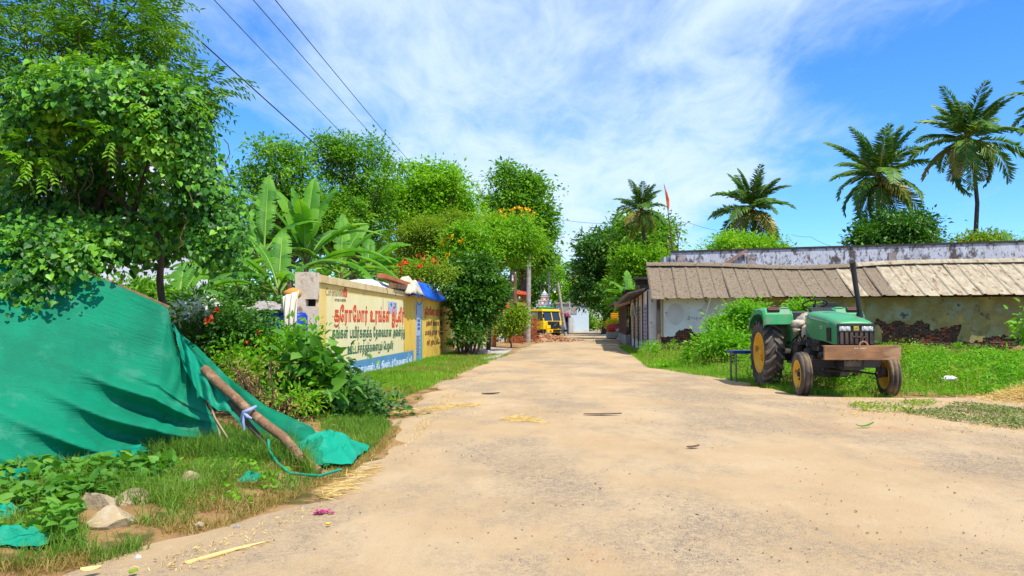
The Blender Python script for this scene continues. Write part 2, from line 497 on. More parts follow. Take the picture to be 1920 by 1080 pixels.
def ground_mat(name):
    m = bpy.data.materials.new(name); m.use_nodes = True
    nt = m.node_tree; N = nt.nodes.new; L = nt.links.new; b = nt.nodes['Principled BSDF']
    b.inputs['Roughness'].default_value = 0.95; b.inputs['Specular IOR Level'].default_value = 0.15
    pos = N('ShaderNodeNewGeometry').outputs['Position']
    def noise(sc, det=6, ro=.6, st=None):
        v = pos
        if st:
            mp = N('ShaderNodeMapping'); mp.inputs['Scale'].default_value = st; L(v, mp.inputs[0]); v = mp.outputs[0]
        n = N('ShaderNodeTexNoise'); n.inputs['Scale'].default_value = sc; n.inputs['Detail'].default_value = det; n.inputs['Roughness'].default_value = ro
        L(v, n.inputs['Vector']); return n.outputs[0]
    def mask(v, a, c):
        r = N('ShaderNodeMapRange'); r.interpolation_type = 'SMOOTHSTEP'; r.inputs['From Min'].default_value = a; r.inputs['From Max'].default_value = c; L(v, r.inputs['Value']); return r.outputs[0]
    def mix(f, a, c, blend='MIX'):
        f = float(f) if isinstance(f, (int, float)) else f
        x = N('ShaderNodeMix'); x.data_type = 'RGBA'; x.blend_type = blend
        if isinstance(f, float): x.inputs[0].default_value = f
        else: L(f, x.inputs[0])
        for i, q in ((6, a), (7, c)):
            if isinstance(q, tuple): x.inputs[i].default_value = (*q, 1)
            else: L(q, x.inputs[i])
        return x.outputs[2]
    return m, b, N, L, noise, mask, mix
def make_road_mat():
    m, b, N, L, noise, mask, mix = ground_mat('road_sand')
    sand = mix(mask(noise(0.7, 7), .35, .65), alb(222, 191, 149, .69), alb(212, 178, 133, .69))
    sand = mix(mask(noise(0.33, 6, .65), .56, .70), sand, alb(212, 166, 120, .69))          # redder earth
    sand = mix(mask(noise(5, 7, .75, (1.3, .6, 1)), .52, .80), sand, alb(226, 198, 160, .70))   # loose pale sand in tracks
    # worn asphalt showing through
    agg = mix(mask(noise(110, 3, .7), .42, .60), alb(210, 184, 150, .66), alb(130, 116, 102, .60))
    am = N('ShaderNodeMath'); am.operation = 'MULTIPLY'
    L(mask(noise(0.42, 7, .68, (1.0, .55, 1)), .43, .60), am.inputs[0]); L(mask(noise(22, 6, .8), .36, .56), am.inputs[1])
    c = mix(am.outputs[0], sand, agg)
    # wheel tracks along the lane, hairline cracks
    c = mix(mask(noise(1.5, 4, .6, (1.0, .045, 1)), .56, .70), c, mix(.5, c, alb(206, 176, 138, .66)))
    c = mix(mask(noise(2.4, 5, .7, (1.0, .03, 1)), .62, .72), c, mix(.5, c, alb(232, 206, 170, .72)))
    # small dark stones, straw bits
    c = mix(mask(noise(120, 2, .5), .70, .76), c, alb(130, 106, 80, .6))
    c = mix(mask(noise(30, 3, .6, (1, .4, 1)), .72, .80), c, alb(190, 142, 88, .65))
    c = mix(mask(noise(120, 2, .5), .30, .70), mix(0.12, c, (.1, .07, .04)), c)
    L(c, b.inputs['Base Color'])
    ad = N('ShaderNodeMath'); ad.operation = 'ADD'; L(noise(60, 5, .7), ad.inputs[0]); L(noise(7, 5, .6), ad.inputs[1])
    bp = N('ShaderNodeBump'); bp.inputs['Strength'].default_value = 0.55; bp.inputs['Distance'].default_value = 0.02
    L(ad.outputs[0], bp.inputs['Height']); L(bp.outputs[0], b.inputs['Normal'])
    return m
def make_soil_mat():
    m, b, N, L, noise, mask, mix = ground_mat('soil')
    c = mix(mask(noise(0.8, 7), .35, .65), alb(206, 162, 112, .66), alb(176, 132, 86, .62))
    c = mix(mask(noise(6, 6, .7), .48, .66), c, alb(196, 156, 92, .62))
    c = mix(mask(noise(2.2, 6, .7), .50, .62), c, alb(112, 104, 54, .6))      # ground covered by small moss and dead stems
    c = mix(mask(noise(60, 3, .6), .62, .70), c, alb(110, 80, 52, .6))
    L(c, b.inputs['Base Color'])
    bp = N('ShaderNodeBump'); bp.inputs['Strength'].default_value = 0.8; bp.inputs['Distance'].default_value = 0.03
    L(noise(28, 7, .7), bp.inputs['Height']); L(bp.outputs[0], b.inputs['Normal'])
    return m
M_road = make_road_mat(); M_soil = make_soil_mat()

def grid_faces(ny, nx):
    i = np.arange(ny - 1)[:, None] * nx + np.arange(nx - 1)[None]
    return np.stack([i, i + 1, i + nx + 1, i + nx], -1).reshape(-1, 4)
def build_ground():
    a = np.arange(-24, 24.01, 0.3); f = np.array([26, 29, 33, 38, 45, 55, 70, 100, 160, 300, 700, 1800.0])
    xs = np.concatenate([-f[::-1], a, f])
    ys = np.concatenate([[-1800, -500, -120, -40, -15, -6], np.arange(-3, 34.01, 0.3), np.arange(35, 80, 1.0), [84, 90, 100, 115, 135, 160, 200, 260, 380, 700, 1800]])
    X, Y = np.meshgrid(xs, ys); Z = gz(X, Y)
    me = np_mesh('ground', np.stack([X, Y, Z], -1).reshape(-1, 3), [grid_faces(len(ys), len(xs))], True)
    tag(mesh_obj('ground', me, M_soil), 'sandy brown soil of the verges and yards', kind='structure')
def build_road():
    ys = np.concatenate([np.arange(-8, 3, 0.5), np.arange(3, 16, 0.12), np.arange(16, 40, 0.4), np.arange(40, 182, 2.0)])
    ns = 90; s = np.linspace(0, 1, ns)
    l = road_l(ys) + 0.30 * vnoise(ys, ys * 0, 1.3, 1) + 0.14 * vnoise(ys, ys * 0, 4.1, 2)
    r = np.minimum(road_r(ys), 30) + 0.30 * vnoise(ys, ys * 0, 1.1, 8) + 0.14 * vnoise(ys, ys * 0, 3.7, 9)
    # finer columns near the left where the road narrows
    X = l[:, None] + (r - l)[:, None] * s[None]; Y = np.repeat(ys[:, None], ns, 1)
    edge = np.minimum(s, 1 - s)[None] * (r - l)[:, None]
    Z = 0.004 + 0.022 * sstep(edge / 1.2) + 0.012 * vnoise(X, Y, 0.9, 11) * sstep(edge / .6) + 0.005 * vnoise(X, Y, 4.0, 12)
    Z = np.where(edge < 0.03, -0.04, Z)
    me = np_mesh('road', np.stack([X, Y, Z], -1).reshape(-1, 3), [grid_faces(len(ys), ns)], True)
    tag(mesh_obj('road', me, M_road), 'wide dirt road of pale sand over worn asphalt', kind='structure')
build_ground(); build_road()

# ---------------------------------------------------------------- shared materials
GR = lambda *c: [alb(*q, .62) for q in c]
M_creeper = leafmat('creeper_leaf', GR((36, 78, 34), (58, 114, 40), (92, 164, 44), (144, 214, 50), (196, 226, 80)), .27, .45, .3)
M_neem = leafmat('neem_leaf', GR((66, 122, 34), (112, 172, 44), (172, 206, 66)), .38)
M_tree = leafmat('tree_leaf', [alb(*q, .78) for q in ((66, 118, 34), (112, 170, 44), (166, 208, 58))], .40)
M_treel = leafmat('light_tree_leaf', [alb(*q, .74) for q in ((96, 162, 30), (144, 204, 40), (190, 226, 56))], .42)
M_treed = leafmat('dark_tree_leaf', GR((52, 98, 36), (84, 142, 44), (126, 180, 56)), .30, .42, .35)
M_lime = leafmat('lime_leaf', GR((104, 172, 32), (144, 206, 42), (182, 224, 62)), .42)
M_yelg = leafmat('yellowgreen_leaf', GR((130, 170, 40), (160, 196, 52), (186, 210, 70)), .40)
M_banana = leafmat('banana_leaf', [alb(*q, .74) for q in ((66, 134, 34), (104, 172, 44), (150, 208, 62))], .42, .4, .3)
M_palm = leafmat('palm_leaf', GR((60, 112, 34), (108, 164, 48), (176, 206, 70)), .34, .4, .35)
M_palmy = leafmat('palm_yellow_leaf', GR((150, 150, 50), (185, 175, 66), (205, 180, 90)), .3, .45, .4)
M_grass = leafmat('grass_blade', GR((92, 140, 44), (132, 178, 58), (184, 204, 92)), .33)
M_grassv = leafmat('verge_grass_blade', GR((112, 166, 36), (148, 202, 50), (188, 222, 80)), .36)
M_trail = leafmat('trailing_leaf', GR((108, 128, 66), (150, 166, 92), (186, 194, 124)), .25)
M_grassdry = leafmat('dry_grass_blade', GR((150, 140, 60), (196, 168, 90), (214, 190, 120)), .25)
M_weed = leafmat('weed_leaf', GR((96, 170, 30), (136, 208, 40), (180, 230, 60)), .40)
M_broad = leafmat('broad_weed_leaf', GR((80, 140, 46), (112, 178, 58), (150, 206, 76)), .34)
M_shrub = leafmat('shrub_leaf', GR((62, 106, 50), (88, 142, 62), (126, 174, 78)), .27, .42, .4)
M_straw = leafmat('straw', [alb(222, 186, 112, .85), alb(240, 208, 134, .85), alb(246, 222, 160, .85)], .15, .7, .2)
M_twig = pmat('twig_bark', alb(120, 92, 66), alb(86, 64, 46), scale=8, rough=.9)
M_bark = pmat('bark', alb(126, 106, 86), alb(84, 68, 54), scale=9, rough=.95, bump=.6, stretch=(1, 1, .25))
M_palmbark = pmat('palm_bark', alb(112, 94, 82), alb(74, 62, 56), scale=7, rough=.95, bump=.6, stretch=(.6, .6, 3))
M_wood = pmat('weathered_wood', alb(150, 116, 84), alb(104, 76, 54), scale=7, rough=.85, bump=.5, stretch=(1, 1, .25))
M_conc = pmat('grey_concrete', alb(196, 188, 176), alb(160, 150, 138), scale=4, rough=.9, bump=.25, bscale=40, spots=alb(90, 82, 74), sscale=9, sthr=.66)
M_brick = pmat('red_brick', alb(190, 100, 64), alb(150, 72, 46), scale=3.1, rough=.92, bump=.5, bscale=30)
M_brickd = pmat('old_brick', alb(124, 92, 74), alb(84, 62, 50), scale=3.3, rough=.95, bump=.6, bscale=30, spots=alb(170, 140, 112), sscale=8, sthr=.62)
M_black = pmat('black_paint', (.018, .018, .02), (.03, .028, .026), rough=.5)
M_dark = pmat('dark_opening', (.012, .011, .01), rough=.9)
M_white = pmat('white_paint', alb(235, 235, 230), alb(210, 208, 200), scale=3, rough=.7, spots=alb(160, 155, 145), sscale=5, sthr=.68)
M_cable = pmat('cable_black', (.02, .02, .022), rough=.6)
M_steel = pmat('galvanised_steel', alb(150, 150, 150), alb(120, 120, 120), rough=.45, metal=.7)
M_red = pmat('red_petal', alb(235, 50, 25, .8), alb(220, 70, 30, .8), rough=.6)
M_yellowf = pmat('yellow_petal', alb(250, 205, 20, .85), alb(245, 180, 10, .85), rough=.6)
# ---------------------------------------------------------------- long low building on the right
RC = Vector((6.16, 31.0, 0))                # its street corner
RD = Vector((1, -0.135, 0)).normalized()    # along the front
RN = Vector((-RD.y, RD.x, 0)) * -1          # out of the front wall, towards the viewer
RN = Vector((-0.135, -1, 0)).normalized()
RLEN = 15.0
def RW(u, z, off=0.0): return RC + RD * u + RN * off + Vector((0, 0, z))
def r_eave(u): return 2.33 + 0.10 * u / 13 + 0.012 * math.sin(u * 1.7)
def r_ridge(u): return 3.86 - 0.20 * math.exp(-((u - 6.0) / 3.0) ** 2) + 0.0 * u
M_plw = pmat('pale_blue_plaster', alb(240, 234, 226, .84), alb(222, 214, 206, .82), scale=1.4, rough=.9, bump=.25, bscale=20, spots=alb(150, 140, 130), sscale=3.5, sthr=.64, spots2=alb(112, 104, 96), s2scale=7, s2thr=.70)
M_plo = pmat('olive_stained_plaster', alb(196, 176, 102, .70), alb(160, 144, 88, .68), alb(172, 172, 126, .70), scale=.9, rough=.92, bump=.3, bscale=18, spots=alb(168, 176, 152, .7), sscale=1.3, sthr=.60, spots2=alb(92, 84, 66), s2scale=2.6, s2thr=.63)
M_mud = pmat('mud_mortar', alb(186, 136, 92), alb(150, 104, 68), scale=2.5, rough=.97, bump=.8, bscale=14, spots=alb(206, 176, 140), sscale=6, sthr=.62)
M_mudd = pmat('dark_mortar', alb(92, 68, 52), alb(62, 46, 36), scale=4, rough=.97, bump=.8, bscale=20)
M_sheet = pmat('weathered_cement_sheet', alb(192, 172, 144, .72), alb(130, 112, 92, .7), alb(170, 150, 122, .7), scale=16, rough=.95, bump=.5, bscale=30, detail=9, nrough=.8, spots=alb(98, 86, 72), sscale=8, sthr=.60)
M_sheetp = pmat('pale_cement_sheet', alb(208, 194, 166, .73), alb(164, 144, 114, .72), scale=3.4, rough=.93, bump=.3, bscale=26, detail=9, nrough=.72, spots=alb(140, 108, 84), sscale=3.2, sthr=.60, stretch=(1.6, .6, 1))
M_stainw = pmat('black_stained_whitewash', alb(214, 216, 226, .8), alb(196, 194, 200, .78), scale=2, rough=.92, bump=.2, spots=alb(96, 86, 82), sscale=2.3, sthr=.575, spots2=alb(120, 110, 108), s2scale=9, s2thr=.57, stretch=(1, 1, .55), nrough=.7)
M_mould = pmat('dark_mouldy_coping', alb(86, 78, 66), alb(60, 56, 44), scale=5, rough=.95)

def exposed(u, z):
    """where the plaster has fallen off (1) by position on the wall"""
    n = 0.16 * vnoise(u, z, 2.2, 21) + 0.09 * vnoise(u, z, 6.0, 22)
    d = np.full(np.shape(u), -1.0)
    def band(u0, u1, zt, zb=0.0):   # everything lower than zt(u) between u0 and u1
        nonlocal d
        e = np.minimum(np.minimum(u - u0, u1 - u) * 0.8, np.minimum(zt - z, z - zb))
        d = np.maximum(d, e)
    band(-1, 1.75, 0.70 + 0 * u); band(0.75, 1.85, 1.02 + 0 * u)
    band(1.6, 16, 0.36 + 0 * u)
    band(8.6, 10.6, 1.42 + 0 * u); band(9.9, 11.6, 1.12 + 0 * u); band(11.3, 12.9, 0.62 + 0 * u); band(12.4, 15, 0.80 + 0 * u)
    band(8.3, 15, 0.62 + 0 * u)
    return d + n > 0
def build_right():
    B = thing('long_building', 'long low building with brown cement sheet roof and peeling plaster behind the tractor', 'building', RC)
    core = MB()
    core.hexa([RW(0, -.2, -.30), RW(RLEN, -.2, -.30), RW(RLEN, -.2, -.04), RW(0, -.2, -.04), RW(0, r_eave(0) + .15, -.30), RW(RLEN, r_eave(RLEN) + .15, -.30), RW(RLEN, r_eave(RLEN) + .15, -.04), RW(0, r_eave(0) + .15, -.04)])
    core.build('wall_core', M_mudd, B, True)
    # plaster skin with ragged holes
    for (u0, u1, m, nm) in ((0.0, 3.22, M_plw, 'white_plaster'), (3.22, RLEN, M_plo, 'stained_plaster')):
        st = 0.055; nu = int((u1 - u0) / st); nz = int(2.4 / st)
        uu = u0 + (np.arange(nu) + .5) * st; zz = (np.arange(nz) + .5) * st
        U, Z = np.meshgrid(uu, zz); keep = ~exposed(U, Z)
        idx = -np.ones((2, nz + 1, nu + 1), int); vs = []; fs = []
        def vid(k, j, i):
            if idx[k, j, i] < 0:
                u = u0 + min(i * st, u1 - u0); z = j * st
                o = (0.0 + 0.006 * float(vnoise(u, z, 1.1, 30))) if k == 0 else -0.045
                idx[k, j, i] = len(vs)
                vs.append(RW(u + (0 if i in (0, nu) else 0.02 * float(vnoise(u, z, 31, 4))), z + 0.02 * float(vnoise(u, z, 33, 6)), o))
            return int(idx[k, j, i])
        for j in range(nz):
            for i in range(nu):
                if not keep[j, i]: continue
                fs.append((vid(0, j, i), vid(0, j, i + 1), vid(0, j + 1, i + 1), vid(0, j + 1, i)))
                for dj, di, a, b in ((-1, 0, (j, i), (j, i + 1)), (1, 0, (j + 1, i + 1), (j + 1, i)), (0, -1, (j + 1, i), (j, i)), (0, 1, (j, i + 1), (j + 1, i + 1))):
                    q, p = j + dj, i + di
                    if not (0 <= q < nz and 0 <= p < nu) or not keep[q, p]:
                        fs.append((vid(0, *b), vid(0, *a), vid(1, *a), vid(1, *b)))
        MB().add(vs, fs).build(nm, m, B, True)
    # exposed bricks, one by one
    rng = random.Random(5); meshes = []
    for q in range(6):
        mb = MB(); mb.box((0, 0, 0), (0.205, 0.11, 0.062)); me = mb.mesh('brick')
        bm = bmesh.new(); bm.from_mesh(me)
        for v in bm.verts: v.co += Vector((rng.uniform(-.012, .012), rng.uniform(-.008, .008), rng.uniform(-.008, .008)))
        bmesh.ops.bevel(bm, geom=list(bm.edges), offset=.008, segments=1, affect='EDGES'); bm.to_mesh(me); bm.free()
        me.materials.append(M_brickd if q < 5 else M_brick); meshes.append(me)
    rz = math.atan2(RD.y, RD.x); nb = 0
    cand = []
    for j in range(4, 20):
        z = 0.04 + j * 0.078
        for i in range(70):
            u = (i + (j % 2) * .5) * 0.222 + rng.uniform(-.01, .01)
            if u > RLEN - .2 or u < .12: continue
            if bool(exposed(np.array([u]), np.array([z]))[0]): cand.append((u, z))
    cand = [c for c in cand if c[0] < 13.6 and not (3.4 < c[0] < 8.0)]
    if len(cand) > 290: cand = sorted(cand, key=lambda c: -c[1])[:290]
    for u, z in cand:
        if rng.random() < .07: continue
        o = bpy.data.objects.new('brick', rng.choice(meshes)); COL.objects.link(o)
        o.parent = B
        lift = rng.uniform(-.035, .0)
        p = RW(u, z, -.055 + lift) - RC
        o.location = p; o.rotation_euler = (rng.uniform(-.05, .05), rng.uniform(-.06, .06), rz + rng.uniform(-.08, .08)); o.scale = (rng.uniform(.85, 1.05), 1, rng.uniform(.8, 1.08))
        nb += 1
    # rough mud footing along the base
    uu = np.linspace(-.02, RLEN, 240); prof = [(-.1, .10), (.1, .09), (.26, .05), (.40, .005), (.46, -.05)]
    V = np.array([[tuple(RW(u, max(-.1, z * (.75 + .45 * float(vnoise(u, z, .8, 41)) * (z > .05))), o + .035 * float(vnoise(u, z * 5, 3, 42)))) for u in uu] for z, o in prof])
    mesh_obj('mud_footing', np_mesh('mud_footing', V.reshape(-1, 3), [grid_faces(len(prof), len(uu))], True), M_mud, B, True)
    # corner post and street-side gable
    mb = MB(); mb.hexa([RW(-.16, -.2, .07), RW(.02, -.2, .07), RW(.02, -.2, -.3), RW(-.16, -.2, -.3), RW(-.14, 2.5, .06), RW(.0, 2.5, .06), RW(.0, 2.5, -.3), RW(-.14, 2.5, -.3)])
    mb.build('corner_pier', pmat('brown_worn_plaster', alb(170, 144, 122), alb(120, 92, 72), scale=2, rough=.9, stretch=(1, 1, .3), spots=alb(92, 66, 48), sscale=4, sthr=.58), B, True, bevel=.012)
    mb = MB(); mb.box((0, 0, 0), (.055, .02, 1.6)); o = mb.build('yellow_stripe', pmat('faded_yellow_paint', alb(214, 170, 80), alb(190, 150, 96), rough=.8), B); o.location = RW(.09, 1.55, .012) - RC; o.rotation_euler = (0, 0, rz)
    GB = [(0.25, 2.3), (-1.6, 3.72), (-1.6, 0), (0.25, 0)]
    mb = MB()
    A = [RW(.02, z, o - .31) for o, z in ((.0, -.2), (.0, 2.35), (-1.45, 3.66), (-2.9, 2.4), (-2.9, -.2))]
    Bk = [p + RD * .18 for p in A]; n = len(A)
    mb.add(A + Bk, [tuple(range(n)), tuple(range(2 * n - 1, n - 1, -1))] + [(i, i + n, (i + 1) % n + n, (i + 1) % n) for i in range(n)])
    mb.build('gable_wall', M_plw, B, True)
    # sheets: shallow pans with a raised lap on one edge
    W_ = 0.535; pr = [(0, .0), (.035, .034), (.075, .040), (.115, .034), (.15, .006), (.30, .0), (.44, .004), (.535, .0)]
    k = 0; u = -0.42; rr = random.Random(9)
    while u < RLEN - .2:
        e_off = 0.74 + rr.uniform(-.10, .06); slip = rr.uniform(-.03, .03); zE = r_eave(u) + rr.uniform(-.015, .015); zR = r_ridge(u) + rr.uniform(-.01, .01)
        dropk = 0.0
        if 10.4 < u / W_ + .8 < 0: dropk = .1
        vs = []; nseg = 5
        for thick in (0, -.012):
            for s in range(nseg + 1):
                t = s / nseg
                o = e_off + (-1.45 - e_off) * t + 0; zz = zE + (zR - zE) * t - .035 * math.sin(math.pi * t)
                for du, h in pr:
                    cr = 0.0
                    if s == 0 and thick == 0: cr = 0
                    vs.append(RW(u + du - (0.10 + slip) * t, zz + h + thick + rr.uniform(-.002, .002), o))
        m = len(pr); fs = []
        half = (nseg + 1) * m
        for s in range(nseg):
            for i in range(m - 1):
                a = s * m + i
                fs.append((a, a + 1, a + m + 1, a + m)); fs.append((half + a, half + a + m, half + a + m + 1, half + a + 1))
        for i in range(m - 1): fs.append((i, half + i, half + i + 1, i + 1))
        for s in range(nseg):
            for i in (0, m - 1):
                a = s * m + i; fs.append((a, a + m, half + a + m, half + a))
        pale = (u > 8.9 and not (9.6 < u < 10.0)) or 7.4 < u < 7.9
        MB().add(vs, fs).build('roof_sheet', M_sheetp if pale else M_sheet, B, True)
        u += W_ - .012; k += 1
    u = -.5
    while u < RLEN - .2:
        w = rr.choice((1.05, 1.1, 1.2)); mb = MB(); z0 = r_ridge(u) + .05; z1 = r_ridge(u + w) + .05 + rr.uniform(-.02, .02)
        a = [(-1.22, -.115), (-1.3, -.02), (-1.46, .05), (-1.62, -.02), (-1.75, -.13)]
        va = [RW(u, z0 + h + .03, o) for o, h in a] + [RW(u + w, z1 + h + .03, o) for o, h in a]
        va += [p - Vector((0, 0, .018)) for p in va]
        fs = [(i, i + 1, i + 6, i + 5) for i in range(4)] + [(10 + i, 15 + i, 16 + i, 11 + i) for i in range(4)] + [(0, 5, 15, 10), (4, 14, 19, 9)] + [(i, 10 + i, 11 + i, i + 1) for i in range(4)] + [(5 + i, 6 + i, 16 + i, 15 + i) for i in range(4)]
        mb.add(va, fs).build('ridge_cap', M_sheet if u < 8 else M_sheetp, B, True)
        u += w - .03
    # back slope, rafters, barge board
    MB().hexa([RW(-.4, 2.3, -3.6), RW(RLEN, 2.3, -3.6), RW(RLEN, 3.74, -1.5), RW(-.4, 3.74, -1.5), RW(-.4, 2.33, -3.6), RW(RLEN, 2.33, -3.6), RW(RLEN, 3.78, -1.5), RW(-.4, 3.78, -1.5)]).build('back_roof_slope', M_sheet, B, True)
    for i in range(13):
        uu_ = .25 + i * 1.15
        MB().beam(RW(uu_, r_eave(uu_) - .045, .62), RW(uu_, r_ridge(uu_) - .12, -1.45), .07, .09).build('rafter', M_wood, B, True)
    MB().beam(RW(-.36, r_eave(0) - .10, .72), RW(-.46, r_ridge(0) - .12, -1.45), .04, .17).build('barge_board', M_wood, B, True)
    # round faded patches on the white plaster and a few lost letters
    for cu, cz, rr_, sq in ((.62, 1.72, .42, 1.0), (2.0, 1.78, .42, 1.0)):
        mb = MB(); n = 28; vs = []
        for i in range(n):
            a = 2 * math.pi * i / n; q = rr_ * (1 + .12 * max(0, -math.sin(a)) ** 3)
            vs.append(RW(cu + q * .82 * math.cos(a), cz + q * math.sin(a), .010))
        mb.add(vs, [tuple(range(n))]).build('faded_disc', pmat('faded_cream', alb(226, 214, 206, .78), alb(216, 204, 196, .78), scale=3, rough=.9), B, True)
    mb = MB()
    for i, (du, dz, w, h) in enumerate(((1.16, 1.56, .03, .15), (1.13, 1.49, .10, .025), (1.27, 1.55, .08, .025), (1.36, 1.53, .025, .08), (1.44, 1.5, .09, .02), (1.47, 1.55, .025, .09), (1.58, 1.51, .1, .022), (1.63, 1.56, .02, .08))):
        c = RW(du, dz, .011); mb.box(c, (w, .006, h), rz)
    mb.build('faded_lettering', pmat('faded_grey_print', alb(150, 148, 152), rough=.9), B, True)
build_right()

# flat-roofed building behind, only its stained parapet shows over the roof
def build_parapet():
    c = Vector((7.30, 34.2, 0)); B = thing('parapet_building', 'flat roofed building with black stained white parapet standing behind the sheet roof', 'building', c)
    d = Vector((1, -.135, 0)).normalized(); n = Vector((-.135, -1, 0)).normalized()
    def Q(u, z, o=0): return c + d * u + n * o + Vector((0, 0, z))
    L_ = 17.0; zt = lambda u: 4.56 + .018 * u
    MB().hexa([Q(0, -.1, 0), Q(L_, -.1, 0), Q(L_, -.1, -.3), Q(0, -.1, -.3), Q(0, zt(0), 0), Q(L_, zt(L_), 0), Q(L_, zt(L_), -.3), Q(0, zt(0), -.3)]).build('parapet_wall', M_stainw, B, True)
    MB().hexa([Q(-.3, -.1, -.31), Q(.0, -.1, -.31), Q(0.0, -.1, -6), Q(-.3, -.1, -6), Q(-.3, 4.4, -.31), Q(.0, 4.4, -.31), Q(0, 4.4, -6), Q(-.3, 4.4, -6)]).build('side_wall', M_stainw, B, True)
    u = 0.0
    while u < L_:
        MB().hexa([Q(u, zt(u) + .003, .05), Q(u + 2.1, zt(u + 2.1) + .003, .05), Q(u + 2.1, zt(u + 2.1) + .003, -.33), Q(u, zt(u) + .003, -.33), Q(u, zt(u) + .085, .05), Q(u + 2.1, zt(u + 2.1) + .085, .05), Q(u + 2.1, zt(u + 2.1) + .085, -.33), Q(u, zt(u) + .085, -.33)]).build('coping_slab', M_mould, B, True)
        u += 2.115
    for u in (.45, 3.55, 9.6):
        MB().box(Q(u, 2.2, .02), (.32, .05, 4.5), math.atan2(d.y, d.x)).build('pilaster', pmat('worn_pink_plaster', alb(196, 180, 178), alb(160, 140, 134), scale=2.4, rough=.9, spots=alb(96, 84, 80), sscale=3, sthr=.6), B, True)
    MB().beam(Q(1.95, 3.72, .16), Q(3.35, 4.62, .16), .13, .13).build('sloping_brace', pmat('terracotta_plaster', alb(196, 150, 128), alb(150, 110, 96), rough=.9), B, True)
    # bent iron rods sticking up at the street end
    for q in ([(0.05, 4.5), (.0, 5.6), (-.10, 6.4)], [(.33, 4.5), (.35, 5.2), (.26, 5.7), (.30, 5.95)], [(.35, 5.2), (.45, 5.5)], [(-.12, 4.5), (-.2, 5.4)]):
        MB().tube([Q(a, z, -.12) for a, z in q], .022, 5).build('iron_rod', M_twig, B, True)
build_parapet()

# flag on its pole
f = thing('flag_pole', 'thin leaning pole with narrow orange flag rising beside the street corner roof', 'flag', P(1262, 475, 40) * 1.0)
a, b = P(1262, 472, 40), P(1245, 344, 40)
f.location = (a.x, a.y, 0)
MB().tube([(a.x + .1, a.y, 0), a, a.lerp(b, .5) + Vector((.02, 0, 0)), b], [.035, .03, .022, .012], 6).build('pole', M_twig, f, True)
mb = MB(); t = [a.lerp(b, q) for q in (.62, .70, .80, .90, .975)]
wv = [.04, .15, .18, .13, .02]
vs = []
for i, p in enumerate(t): vs += [p + Vector((.02, 0, 0)), p + Vector((wv[i] * .6, .06 * (-1) ** i, -.05)), p + Vector((wv[i], -.04 * (-1) ** i, -.14))]
mb.add(vs, [(i * 3 + k, i * 3 + k + 1, i * 3 + k + 4, i * 3 + k + 3) for i in range(4) for k in range(2)], True)
mb.build('flag', pmat('orange_cloth', alb(240, 110, 40, .85), alb(225, 90, 36, .85), rough=.8), f, True)

